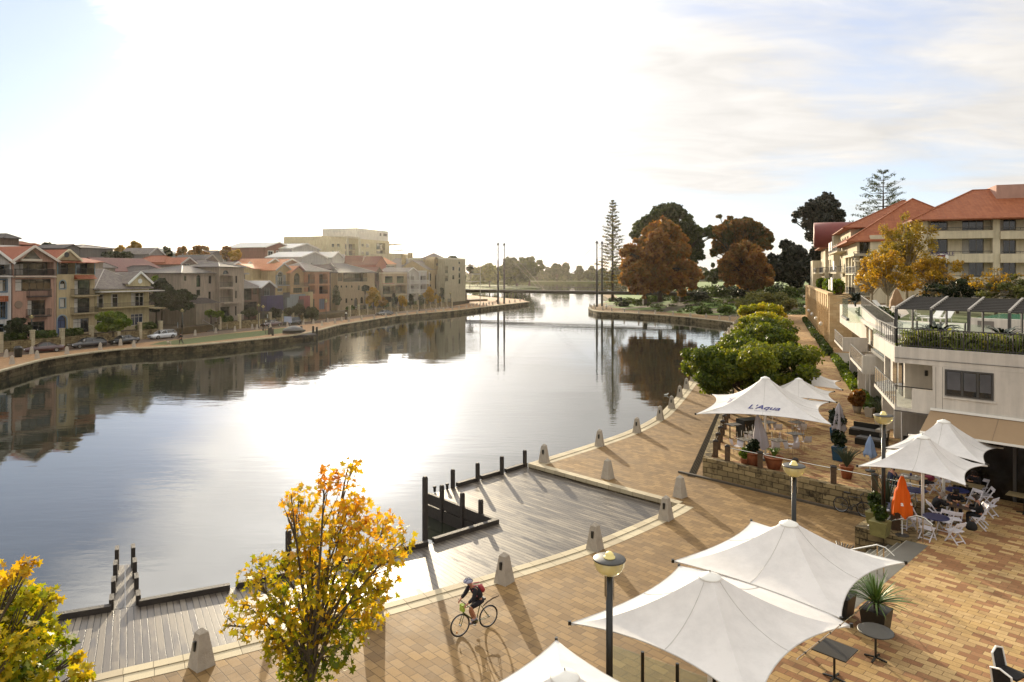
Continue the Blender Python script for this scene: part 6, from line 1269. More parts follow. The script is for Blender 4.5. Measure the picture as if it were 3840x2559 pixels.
# promenade hedges, gravel and shrubs beside the building
def prom(w, o): q = O+PV*w+QV*o; return (q.x, q.y)
hl = [(-8, -1, -.5), (1.5, 12, -.6), (14, 26, -.5), (30, 52, -.8), (55, 100, -1.0)]
for k, (w0, w1, o) in enumerate(hl): hedge_box(['bright clipped hedge along the paving nearest the café', 'bright clipped hedge along the promenade, second stretch from the café', 'clipped hedge beside the balconies, third stretch', 'clipped hedge before the first arches of the arcade', 'dark low hedge at the foot of the arcade arches'][k], prom(w0, o), prom(w1, o), .9, .75, TZ, 40+k, lf_green if k < 3 else lf_hedge, size=.13 if k < 3 else .28, dens=300)
for k, (w, o) in enumerate(((-4.5, 1.2), (4, 1.3), (10, 1.3), (18, 1.4))): hedge_box(f'small square-clipped hedge block between white piers, {ORD[k]} from the café', prom(w, 0.1), prom(w+.3, 2.8), .8, .7, TZ, 60+k, lf_hedge, size=.13, dens=320)
MB().poly([prom(-8, 0), prom(34, 0), prom(34, 3.4), prom(-8, 3.4)], TZ+.004).build('gravel_bed', M('pale gravel', '#a89e8c', .95, .3, 14, .8))['kind'] = 'structure'
# deck trees and yellow apartment trees
lf_gold2 = leafmat('yellow olive leaves', ['#55561a', '#7f7020', '#98802c', '#6e5420'], .45)
def deck_tree(label, u, v, d, zb, w_, z0, z1, n, mat, seed, sz=.22, name='young_tree', bark=None, tr=(.12, 2.5)):
    x = (u-1920)/F*d; return tree(name, label, (x, d, zb), [(a, b, c-zb, *r_) for a, b, c, *r_ in crown(w_*.95, w_*.95, z0, z1, 80, seed, .13, top=.05)], n, sz, mat, tr, 'yellowing trees on the pool deck', seed, 'leaf', bark or m_bark_p, shell=.45)
deck_tree('tall yellow autumn tree in front of the cream apartments', 3400, 0, 78, DK, 8.2, 8.6, 18.6, 11000, lf_gold2, 71, .17, tr=(.16, 5)); deck_tree('smaller yellow tree with pale trunk left of the tall one', 3329, 0, 70, DK, 5.4, 8.3, 13.6, 4200, lf_gold, 72, .2); deck_tree('sparse yellow tree on the deck next to the stair', 3270, 0, 74, DK, 4.2, 8.4, 13.8, 2200, lf_gold, 73, .2)
deck_tree('yellow-green tree right of the tall one, low before the balconies', 3500, 0, 74, DK, 8, 8, 13.2, 6500, lf_gold, 74, .2); deck_tree('dark green shrubby tree before the apartment ground floor', 3590, 0, 70, DK, 8, 7.2, 10.8, 6000, lf_dark, 75, .2); deck_tree('thin nearly bare tree rising before the right balconies', 3735, 0, 66, DK, 6, 8.4, 12.0, 700, lf_gold, 76, .2); deck_tree('olive shrub mass at the right edge behind the pergola', 3815, 0, 64, DK, 7, 7.3, 11.0, 4500, lf_grey, 77, .2)
for k, (u, v) in enumerate(((3625, 1113), (3675, 1113), (3640, 1125), (3810, 1120))): rosette('spiky_plant', f'spiky light green plant behind the pergola, {ORD[k]} from left', 'plant', P(u, v+8, DK+.4), 40, 1.3, .3, m_spike, .05, 1.3, k, .3)
rosette('palm', 'dark bushy cycad on the deck beside the stair top', 'cycad', P(3208, 1150, 7.6), 90, 2.4, .5, m_frond, .12, 1.3, 12, .4)
# ============================================================ FOOTBRIDGE
br = thing('footbridge', 'slender cable-stayed footbridge across the canal mouth with four dark masts', 'bridge')
LM, RM = Vector((-3.95, 255, 0)), Vector((29.4, 234.8, 0)); bd = (RM-LM).normalized(); bn_ = Vector((-bd.y, bd.x, 0)); b0, b1 = LM-bd*28, RM+bd*36; ZD = 5.2
m_bsteel = M('weathered grey bridge steel', '#3a362d', .6, .15, 1); m_bcon = M('bridge concrete', '#474137', .85, .15, .6)
mb = MB(); mb.bar(pz(b0, ZD-.3), pz(b1, ZD-.3), 3.4, .5); mb.build('deck', m_bsteel, br); mb = MB(); mb.bar(pz(b0, ZD-.85), pz(b1, ZD-.85), 1.8, .6); mb.build('girder', m_bcon, br)
for s in (-1, 1):
    mb = MB(); o = bn_*1.6*s; L = (b1-b0).length; n = int(L/1.6); mb.bar(pz(b0+o, ZD+1.1), pz(b1+o, ZD+1.1), .07, .07)
    for k in range(n+1): mb.bar(pz(b0.lerp(b1, k/n)+o, ZD-.05), pz(b0.lerp(b1, k/n)+o, ZD+1.1), .05, .05)
    mb.build('railing', m_dark, br)
for M_, zt in ((LM, 22.0), (RM, 21.7)):
    for s in (-1, 1):
        q = M_+bn_*2.1*s; MB().tube([pz(q, 0), pz(q, 11), pz(q, 11.05), pz(q, 16), pz(q, 16.05), pz(q, zt)], [.36, .36, .28, .28, .2, .2], 10).lathe([(.6, -.5), (.1, .35)], pz(q, zt), 8).build('mast', m_black, br)
        for off in (-14, 17, -25):
            e = M_+bd*(off if M_ is LM else -off)+bn_*1.65*s; MB().tube([pz(q, zt-.3), pz(e, ZD)], .045, 5).build('cable', m_steel, br)
    MB().bar(pz(M_-bn_*2.1, 16.3), pz(M_+bn_*2.1, 16.3), .12, .12).build('cross_tie', m_black, br); MB().bar(pz(M_-bn_*2.1, ZD-.95), pz(M_+bn_*2.1, ZD-.95), .3, .3).build('cross_beam', m_black, br)
for s_, q in ((0, b0+bd*2), (1, b0+bd*12), (2, b1-bd*8), (3, b1-bd*20)): MB().box(-.6, -.9, -1.3, .6, .9, ZD-1.15).build('pier', m_bcon, br, loc=(q.x, q.y, 0))
# ============================================================ far land, island, garden mound
isl = smooth([xy(P(u, v)) for u, v in [(1500, 1072), (1640, 1086), (1760, 1087), (1860, 1086), (1960, 1084), (2022, 1081), (2010, 1076), (1900, 1071), (1700, 1068)]], 4)+[(-260, 760), (-400, 640)]
struct(MB().poly(isl, -1.6, .3).build('island_lawn', m_lawn))
far = [(-2600, 880), (-300, 905), (0, 935), (120, 925), (300, 960), (700, 900), (1100, 760), (2600, 700), (4000, 6000), (-4000, 6000)]
struct(MB().poly(far, -1.6, .6).build('far_shore', m_lawn))
gpx = [(2266, 1143), (2296, 1152), (2338, 1162), (2457, 1170), (2525, 1174), (2587, 1178), (2648, 1183), (2698, 1187), (2760, 1189), (2830, 1180), (2900, 1172)]
gp = np.array([xy(P(u, v)) for u, v in gpx]+[(64, 175), (300, 176), (900, 200), (900, 740)]+[xy(P(u, v)) for u, v in [(2490, 1068), (2400, 1079), (2345, 1093), (2300, 1101), (2320, 1122)]])
def sdist(x, y):
    p = np.stack([x.ravel(), y.ravel()], 1); a = gp; b = np.roll(gp, -1, 0); d = np.full(len(p), 1e9); ins = np.zeros(len(p), bool)
    for i in range(len(a)):
        e = b[i]-a[i]; t_ = np.clip(((p-a[i])@e)/(e@e), 0, 1); q = a[i]+t_[:, None]*e; d = np.minimum(d, np.hypot(*(p-q).T))
        c = ((a[i, 1] > p[:, 1]) != (b[i, 1] > p[:, 1])); xi = (b[i, 0]-a[i, 0])*(p[:, 1]-a[i, 1])/(b[i, 1]-a[i, 1]+1e-12)+a[i, 0]; ins ^= c & (p[:, 0] < xi)
    return np.where(ins, d, -d).reshape(x.shape)
def gz_of(x, y, base=False):
    s = sdist(np.array([[x]], float), np.array([[y]], float))[0, 0]; k = min(max(s/30, 0), 1); return 3.1*k*k*(3-2*k)
ys = np.concatenate([np.arange(168, 300, 1.6), np.arange(300, 760, 9)]); xs = np.concatenate([np.arange(22, 110, 1.6), np.arange(110, 900, 14)])
X, Y = np.meshgrid(xs, ys); SD = sdist(X, Y); k_ = np.clip(SD/30, 0, 1); Z_ = 3.1*k_*k_*(3-2*k_)+np.clip(SD, -3, 0)*.12+.02+.12*np.sin(X*.35)*np.sin(Y*.27)*np.clip(SD/6, 0, 1)
mb = MB(); mb.v = [tuple(v) for v in np.stack([X.ravel(), Y.ravel(), Z_.ravel()], 1)]; nx_ = len(xs)
for j in range(len(ys)-1):
    for i in range(nx_-1):
        if max(SD[j, i], SD[j+1, i], SD[j, i+1], SD[j+1, i+1]) > -2.5: a = j*nx_+i; mb.f.append((a, a+1, a+nx_+1, a+nx_)); mb.m.append(0)
def garden_mat():
    m, t = nmat('garden ground'); tc = t.new('ShaderNodeTexCoord'); n = t.new('ShaderNodeTexNoise', {'Vector': tc.outputs['Object'], 'Scale': .09, 'Detail': 6, 'Roughness': .6}); g = t.new('ShaderNodeTexNoise', {'Vector': tc.outputs['Object'], 'Scale': 2.5, 'Detail': 6})
    sp = t.new('ShaderNodeSeparateXYZ', {0: tc.outputs['Object']}); far_ = t.math('GREATER_THAN', sp.outputs[1], 262.0)
    c = t.mix(t.math('MAXIMUM', t.ramp(n.outputs[0], [(.46, 0.0), (.54, 1.0)]), far_), lin('#40311c'), lin('#587024')); c = t.mix(1.0, c, t.ramp(g.outputs[0], [(.3, .6), (.7, 1.2)]), 'MULTIPLY')
    out(t, t.new('ShaderNodeBsdfPrincipled', {'Base Color': c, 'Roughness': .95}).outputs[0]); return m
struct(mb.build('garden_mound', garden_mat(), smooth=True))
# ------------------------------------------------------------ big park trees, placed by foot and outline
def px_tree(name, label, u0, v0, u1, v1, d, zb, mat, n, size, seed, fill=.26, lumps=44, group=None, shape='quad', bark=None, top=.6, shell=.35, tr=None, trunk_u=None, dd=.9):
    x = ((trunk_u if trunk_u else (u0+u1)/2)-1920)/F*d; cx = ((u0+u1)/2-1920)/F*d-x; w_ = (u1-u0)*d/F; z1 = CZ-(v0-H0)*d/F-zb; z0 = CZ-(v1-H0)*d/F-zb; z0 = max(z0, .3)
    bl = [(a+cx, b, c, *r_) for a, b, c, *r_ in crown(w_, w_*dd, z0, z1, int(lumps*1.7), seed, fill*.74, top=top)]
    return tree(name, label, (x, d, zb), bl, n, size, mat, tr or (max(.12, w_*.028), max(z0+(z1-z0)*.25, .5)), group, seed, shape, bark or m_bark_d, shell=shell)
GP = 'large park trees beyond the bridge'
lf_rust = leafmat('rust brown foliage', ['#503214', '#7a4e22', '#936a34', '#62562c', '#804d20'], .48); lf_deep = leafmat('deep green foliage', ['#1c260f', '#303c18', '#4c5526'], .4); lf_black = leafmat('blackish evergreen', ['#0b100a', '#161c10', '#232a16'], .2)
def mark_tree(name, label, zf, marks, d, base, mat, n, size, seed, tr, group=GP, shape='quad', shell=.3, depth=3):
    """tree whose leaf masses were measured on the photo; depth of each mass varies round the trunk"""
    bu, bv = zf(*base); zb = CZ-(bv-H0)*d/F; x0 = (bu-1920)/F*d; g = np.random.default_rng(seed); bl = []; k = F/d; s_ = (zf(1, 0)[0]-zf(0, 0)[0])
    for mx_, my_, mr in marks:
        u, v = zf(mx_, my_); r = mr*s_/k; off = g.normal()*r*1.1; c = Q(u, v, d+off); bl.append((c.x-x0, off, c.z-zb, r, r*1.2, r*.9))
        for _ in range(3): q = g.normal(size=3)*r*.75; bl.append((c.x-x0+q[0], off+q[1], c.z-zb+q[2]*.8, r*.38, r*.38, r*.28))
    return tree(name, label, (x0, d, zb), bl, n, size, mat, tr, group, seed, shape, m_bark_d, shell=shell, depth=depth)
Z5 = zoomer(2250, 700, 2.613)
mark_tree('plane_tree', 'huge rust-orange plane tree standing right before the footbridge', Z5, [(560,420,80),(650,400,70),(480,440,55),(710,440,70),(760,510,70),(560,520,90),(450,560,75),(300,620,60),(235,650,40),(380,650,75),(520,660,95),(680,640,95),(800,620,80),(300,760,80),(430,800,95),(580,820,100),(740,800,95),(860,800,80),(930,860,60),(260,900,65),(360,930,80),(500,950,85),(640,960,80),(780,920,80),(890,950,55),(420,1010,45),(330,1000,45),(800,1040,35)], 205, (590, 1130), lf_rust, 36000, .62, 201, (.55, 9))
mark_tree('evergreen_tree', 'tall dark green spreading tree behind the huge rust-orange one', Z5, [(620,240,70),(720,240,75),(800,270,50),(560,295,65),(480,345,65),(400,400,65),(340,470,40),(860,310,40),(700,340,60),(850,400,75),(920,450,65),(960,560,50),(860,520,80),(930,650,65),(850,680,70),(1000,690,25),(900,740,45),(1050,440,38),(1085,480,20)], 255, (760, 1080), lf_deep, 17000, .75, 202, (.6, 12))
mark_tree('evergreen_tree', 'broad tree with brown-green top standing behind the smaller rust tree', Z5, [(1450,370,60),(1350,385,65),(1260,405,65),(1530,420,65),(1600,470,65),(1660,520,40),(1180,430,50),(1120,420,32),(1130,470,40),(1230,490,65),(1350,480,85),(1480,500,80),(1580,560,60),(1140,560,40),(1120,640,40),(1200,600,55),(1280,580,50)], 262, (1350, 1060), leafmat('brown green foliage', ['#303d18', '#4c4c22', '#76501e', '#86581f'], .45), 15000, .75, 203, (.5, 10))
mark_tree('plane_tree', 'smaller domed rust-orange tree above the garden slope', Z5, [(1420,575,50),(1350,625,65),(1480,625,65),(1280,700,65),(1400,710,90),(1530,710,80),(1230,790,60),(1330,810,85),(1460,820,90),(1590,810,75),(1660,850,42),(1210,870,42),(1290,900,65),(1420,920,75),(1560,920,75),(1650,930,42),(1500,980,42)], 228, (1447, 1080), lf_rust, 21000, .62, 204, (.42, 7))
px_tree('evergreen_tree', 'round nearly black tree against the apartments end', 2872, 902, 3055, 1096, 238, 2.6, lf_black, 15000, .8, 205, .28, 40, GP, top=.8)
px_tree('small_tree', 'small open tree with crooked limbs between the two rust trees', 2634, 985, 2706, 1070, 285, 3, lf_deep, 1500, .8, 206, .22, 16, GP)
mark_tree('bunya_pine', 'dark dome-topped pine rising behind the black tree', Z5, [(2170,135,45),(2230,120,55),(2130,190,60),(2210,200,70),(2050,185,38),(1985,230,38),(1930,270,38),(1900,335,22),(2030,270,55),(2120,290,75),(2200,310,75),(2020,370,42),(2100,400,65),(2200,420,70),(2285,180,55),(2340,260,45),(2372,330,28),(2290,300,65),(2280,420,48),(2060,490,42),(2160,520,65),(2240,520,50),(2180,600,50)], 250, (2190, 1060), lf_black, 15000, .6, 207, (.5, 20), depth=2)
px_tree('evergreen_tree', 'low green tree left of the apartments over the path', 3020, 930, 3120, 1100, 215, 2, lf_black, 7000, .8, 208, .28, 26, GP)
def norfolk(label, u, v0, d, zb, zlow, r0, tiers, seed, n_tuft, size, mat, lean=0, rt=.15):
    """straight trunk with whorls of level branches tipped with tufts"""
    x = (u-1920)/F*d; H_ = CZ-(v0-H0)*d/F-zb; t_ = thing('norfolk_pine', label, 'pine tree', (x, d, zb), 0, GP); g = np.random.default_rng(seed)
    MB().tube([(0, 0, 0), (0, 0, H_*.3), (lean*.5, 0, H_*.7), (lean, 0, H_)], [.5, .4, .25, .05], 8).build('trunk', m_bark_d, t_, True); mb = MB(); bl = []
    for i in range(tiers):
        s = i/(tiers-1); z = zlow+(H_-zlow)*s; R_ = r0*(1-s)**.55*(.75+.5*g.random())+rt; nb_ = 6 if s < .85 else 4
        for k in range(nb_):
            a = 2*math.pi*(k+g.random()*.6)/nb_; r = R_*(.65+.45*g.random()); up = .16+.5*s; pts = [Vector((0, 0, z)), Vector((math.cos(a)*r*.5, math.sin(a)*r*.5, z+r*.02)), Vector((math.cos(a)*r, math.sin(a)*r, z+r*up*.6))]; mb.tube(pts, [.08, .05, .02], 4, cap=False)
            for q in (.45, .65, .82, 1.0):
                if g.random() < .85: p_ = pts[0].lerp(pts[2], q); bl.append((p_.x, p_.y, p_.z+.1, .42+.1*r*.5, .42+.1*r*.5, .28))
    mb.build('limbs', m_bark_d, t_); leafmesh('crown', [leaves(n_tuft, bl, size, seed, 'blade', shell=.4)], mat, t_); return t_
lf_pine = leafmat('pine tufts', ['#1c2610', '#343d18', '#5e561c', '#8a701e'], .35)
norfolk('very tall thin pine right beside the bridge masts, sparse at its tip', 2297, 756, 238, 1.6, 3.0, 5.0, 30, 5, 6500, .62, lf_pine); norfolk('tiered pine rising behind the terracotta roofs', 3312, 652, 165, 2, 14, 7.8, 13, 6, 5200, .5, lf_deep, rt=1.4)
# island and far-shore trees
GI = 'trees on the island beyond the bridge'
for (u0, v0, u1, v1, d, m_, lb, n_, sd_, fl) in ((1796, 984, 1876, 1076, 560, lf_grey, 'pale willow-like tree left on the island', 5000, 301, .3), (1862, 966, 2016, 1078, 600, lf_deep, 'broad dark fig tree in the middle of the island', 11000, 302, .3), (1925, 952, 2046, 1040, 620, lf_deep, 'airy taller tree with spreading limbs, right on the island', 3200, 303, .2), (1768, 1000, 1812, 1076, 590, lf_grey, 'small hazy tree at the island left end', 1500, 304, .3)):
    px_tree('island_tree', lb, u0, v0, u1, v1, d, .3, m_, n_, 1.9, sd_, fl, 30, GI)
ft = [(2060, 2118, 983), (2105, 2138, 986), (2160, 2190, 996), (2040, 2066, 1004), (2195, 2240, 1003), (2240, 2275, 1005), (2290, 2345, 1006), (2345, 2400, 1003), (2600, 2660, 1000), (1990, 2040, 1004)]
for k, (u0, u1, v0) in enumerate(ft): px_tree('shore_tree', f'hazy tree clump on the far shore, {ORD[k if k < 4 else k]} in the row', u0, v0, u1, 1058, 960+k*7, .6, lf_deep, 1800, 3.6, 320+k, .3, 16, 'hazy trees on the far shore')
fw = thing('far_wood', 'continuous hazy belt of trees along the far shore', 'wood'); fw['kind'] = 'stuff'; g = np.random.default_rng(8); bl = []
for x in np.arange(-900, 1300, 13): bl.append((x, 1010+30*g.random()+(abs(x)*.02), 4+2*g.random(), 11, 8, 5.5+4.5*g.random()))
leafmesh('foliage', [leaves(26000, bl, 3.4, 8)], lf_deep, fw)
# garden shrubs
lf_sh = [lf_hedge, lf_dark, leafmat('mid green shrub', ['#26330f', '#42551a', '#5c6a24'], .35)]
shr = [(2300, 1128, 18), (2325, 1136, 22), (2360, 1140, 26), (2395, 1143, 20), (2340, 1150, 18), (2430, 1140, 34), (2465, 1148, 30), (2510, 1142, 36), (2550, 1155, 34), (2585, 1150, 40), (2625, 1160, 44), (2660, 1135, 40), (2700, 1150, 46), (2740, 1140, 46), (2720, 1175, 30), (2640, 1178, 30), (2780, 1150, 44), (2830, 1135, 44), (2870, 1150, 46), (2920, 1130, 48), (2960, 1150, 44), (3000, 1130, 44), (2480, 1110, 30), (2560, 1112, 34), (2610, 1105, 34), (2690, 1100, 36), (2900, 1098, 34), (2980, 1100, 34)]
for k, (u, v, r) in enumerate(shr):
    d = 11*F/(v-H0); 
    for _ in range(6): x = (u-1920)/F*d; zz_ = gz_of(x, d); d = (CZ-zz_)*F/(v-H0)
    d = min(max(d, 176), 275); x = (u-1920)/F*d; zb = gz_of(x, d); rr = r*d/F; t_ = thing('garden_shrub', f'dark rounded shrub on the garden slope, {ordinal(k)} of those from the bridge side', 'shrub', (x, d, zb), 0, 'shrubs on the garden slope')
    bl = [(a, b, c, rr*.5, rr*.5, rr*.42) for a, b, c in [(-rr*.5, 0, rr*.35), (rr*.5, .2, rr*.38), (0, -rr*.4, rr*.4), (0, rr*.4, rr*.5)]]; MB().tube([(0, 0, -.2), (0, 0, rr*.4)], .12, 6).build('stem', m_bark_d, t_); leafmesh('foliage', [leaves(700, bl, .42, 400+k)], lf_sh[k % 3], t_)
gc = thing('ground_cover', 'low leafy ground cover over the garden slope', 'ground cover'); gc['kind'] = 'stuff'; g = np.random.default_rng(77); bl = []
while len(bl) < 420:
    x, y = 25+75*g.random(), 172+80*g.random(); s = sdist(np.array([[x]]), np.array([[y]]))[0, 0]
    if s > 2.5: bl.append((x, y, gz_of(x, y)+.1, 1.3, 1.3, .35+.4*g.random()))
leafmesh('foliage', [leaves(15000, bl, .34, 9)], lf_hedge, gc)
rp = thing('ramp_railing', 'pale double railing of the ramp climbing the garden slope', 'railing'); a, b = Vector((*xy(P(2590, 1126, 1.6)), 2.2)), Vector((*xy(P(2728, 1104, 3)), 3.6))
for h_ in (.5, 1.0): MB().tube([a+Vector((0, 0, h_)), b+Vector((0, 0, h_))], .035, 5).build('rail', pl('#a5986f'), rp)
for k in range(8): q = a.lerp(b, k/7); MB().tube([q-Vector((0, 0, .6)), q+Vector((0, 0, 1.0))], .035, 5).build('rail_post', pl('#a5986f'), rp)
lm = dup(lp, P(2767, 1186, .2), 0, 'street lamp alone in the dark garden beside the far quay bend')
# white bird statue, small bench
bs = thing('bird_statue', 'small white bird statue at the right quay tip', 'statue', P(2274, 1158, .1)); MB().lathe([(.0, .0), (.3, .0), (.25, .25), (.12, .3)], (0, 0, 0), 10).build('plinth', m_cope, bs); MB().lathe([(0, .3), (.28, .45), (.36, .75), (.2, 1.05), (.08, 1.15), (.07, 1.45), (.11, 1.55), (0, 1.66)], (0, 0, 0), 12, cap=False).tube([(-.05, 0, 1.55), (-.45, 0, 1.42)], [.05, .015], 6).build('bird', m_white, bs, True)
bk = thing('garden_bench', 'low stone seat wall with a leaning board near the far quay bend', 'bench', P(2790, 1188, 0), R(20)); MB().box(-2, -.4, 0, 2, .4, .55).build('block', m_cope, bk); MB().bar((-.4, -.5, .5), (.2, -.5, 1.6), .12, .04).build('board', m_timber_b, bk)
# riverside deck under the bridge with white rails, mooring piles, slip boat
rd = thing('riverside_deck', 'low deck with white railing under the left end of the footbridge', 'deck'); a, b = P(1690, 1133), P(1812, 1128); MB().bar(pz(a, .35), pz(b, .35), 5, .7).build('platform', m_timber_b, rd)
fence_line(Vector((a.x, a.y-2.5, 0)), Vector((b.x, b.y-2.5, 0)), .7, 1.0, .5, rd, 'railing', m_white, .06)
for k, (u, v) in enumerate(((1883, 1124), (1893, 1123), (1905, 1123), (1917, 1124), (1929, 1124), (1940, 1125), (1947, 1126), (1958, 1126))): q = P(u, v, -1.2); MB().tube([(0, 0, 0), (0, 0, 3.2+(.8 if k in (3, 6) else 0))], .24, 8).build('mooring_pile', m_timber, None, loc=q); tag(bpy.context.scene.objects[-1] if 0 else COL.objects[-1], f'dark timber pile behind the left quay tip, {ORD[k]} in the row', 'pile', 'mooring piles behind the quay tip')
lp_ = thing('landing', 'dark timber landing with short posts at the left quay edge, beyond the lawn', 'landing', P(1097, 1259, -.3), R(35)); MB().box(-4.2, -1.6, -.3, 4.2, 2.5, .15).build('platform', m_timber, lp_)
for x, y in ((-4, -1.5), (4, -1.5), (-3.2, 2.3), (2.4, 2.3), (-4, .8), (4.1, .8)): MB().box(x-.15, y-.15, -1.2, x+.15, y+.15, 1.5).build('post', m_timber, lp_)
bo = thing('covered_boat', 'small dark boat with rounded cover lying on the left bank landing', 'boat', P(1097, 1258, -.15)+Vector((0, .6, .02)), R(35)); mb = MB(); prof = [(-2.0, .2, .35), (-1.4, .8, .30), (0, 1.0, .28), (1.2, .85, .32), (2.2, .1, .6)]
for x, w_, z in prof: mb.v += [(x, -w_, .85), (x, -w_*.7, z), (x, w_*.7, z), (x, w_, .85)]
mb.f = [(4*i+j, 4*i+j+1, 4*i+j+5, 4*i+j+4) for i in range(4) for j in range(3)]+[(3, 2, 1, 0), (16, 17, 18, 19)]; mb.m = [0]*len(mb.f); mb.build('hull', m_dark, bo); mb = MB()
for i in range(7):
    x = -1.9+i*.6; r = .85*math.sin(math.pi*(i+.7)/7.6)
    for j in range(7): a = math.pi*j/6; mb.v.append((x, -r*math.cos(a), .84+r*.95*math.sin(a)))
mb.f = [(7*i+j, 7*i+j+1, 7*i+j+8, 7*i+j+7) for i in range(6) for j in range(6)]; mb.m = [0]*36; mb.build('cover', M('grey boat cover', '#5b5a57', .5, .15), bo, True)
for k, (z_, xx, y0, y1, lb) in enumerate(((Z3, 463, 1180, 1300, 'dark channel pile with pale cap standing in water by the left quay'), (Z2, 1400, 1120, 1330, 'thin tall pole in the water off the left lawn'))):
    u, v = z_(xx, y1); d = (CZ+1.2)*F/(v+4-H0); q = Vector(((u-1920)/F*d, d, -1.2)); zt_ = CZ-(z_(xx, y0)[1]-H0)*d/F; t_ = thing('channel_pole', lb, 'pole', q); MB().tube([(0, 0, -1), (0, 0, zt_+1.2)], .28 if k == 0 else .07, 8).build('shaft', m_timber if k == 0 else m_dark, t_); MB().lathe([(.3 if k == 0 else .1, 0), (.05, .3)], (0, 0, zt_+1.2), 8).build('cap', m_white, t_)
# ============================================================ LEFT BANK: lamps, signs, cars, trees, walkers
lamps = [(Z1, 310, 1195, 'left bank lamp before the pink town house'), (Z2, 330, 1215, 'lit left bank lamp beside the big dark tree'), (Z2, 740, 1215, 'lit left bank lamp before the taupe house'), (Z2, 418, 1300, 'left bank lamp next to the walking person'), (Z2, 1315, 1195, 'left bank lamp before the red-brown house'), (Z2, 1370, 1222, 'left bank lamp at the lawn beside the maroon car'), (Z2, 2110, 1120, 'left bank lamp before the orange house'), (Z3, 228, 1245, 'left bank lamp between orange and beige houses'), (Z3, 1055, 1170, 'left bank lamp before the pink and cream terrace'), (Z3, 1325, 1150, 'left bank lamp before the white houses'), (Z3, 1560, 1110, 'left bank lamp before the sandstone tower'), (Z3, 1690, 1115, 'left bank lamp at the bridge end')]
lit = make_lamp('x', 'black street lamps with glass bowls', 4.72, True); done = False
for z_, x, y, lb in lamps:
    p = P(*z_(x, y)); 
    if 'lit ' in lb:
        if not done: lit.location = p; lit['label'] = lb; done = True
        else: dup(lit, p, 0, lb)
    else: dup(lp, p, 0, lb)
def sign(label, zf, x, y0, y1, w_, h_, col='#c9cdd0', name='sign_post'):
    u, v = zf(x, y1); p = P(u, v); zt_ = CZ-(zf(x, y0)[1]-H0)*p.y/F; t_ = thing(name, label, 'sign', p, R(-60) if w_ < 1 else R(-20)); MB().tube([(0, 0, 0), (0, 0, zt_)], .05, 6).build('post', m_dark, t_); MB().box(-w_/2, -.08, zt_-h_, w_/2, -.055, zt_).build('panel', pl(col), t_)
sign('small white sign on a pole before the pink town house', Z1, 373, 1005, 1190, .55, 1.0); sign('small pale sign on a pole by the stairs and the white car', Z2, 370, 1125, 1330, .9, .9, '#a9b0b8'); sign('pale parking sign above the maroon parked car', Z2, 1425, 1035, 1195, .9, .7)
sign('white real-estate board above the dark parked four-wheel drive', Z2, 1662, 1058, 1165, 2.0, 1.3, '#a8b4cc', 'estate_sign')
bi = thing('litter_bin', 'black litter bin beside the maroon car at the far left', 'bin', P(*Z1(178, 1280))); MB().frustum((0, 0, 0), .42, .5, 1.2, 0, 0, 8).build('body', m_black, bi); MB().frustum((0, 0, 1.2), .55, .3, .25, 0, 0, 8).build('lid', m_black, bi)
m_tyre = M('tyre rubber', '#141414', .8, .1); m_rim = M('alloy rim', '#9a9a9a', .3, .05, metal=1.0); m_hl = M('headlamp glass', '#cfd4d8', .1, .05); m_tl = M('tail lamp red', '#6a1010', .2, .05); m_cgl = M('car glass', '#0e1214', .04, .1, spec=.8)
def carpaint(name, c): return M(name, c, .28, .04, 2, coat=1.0)
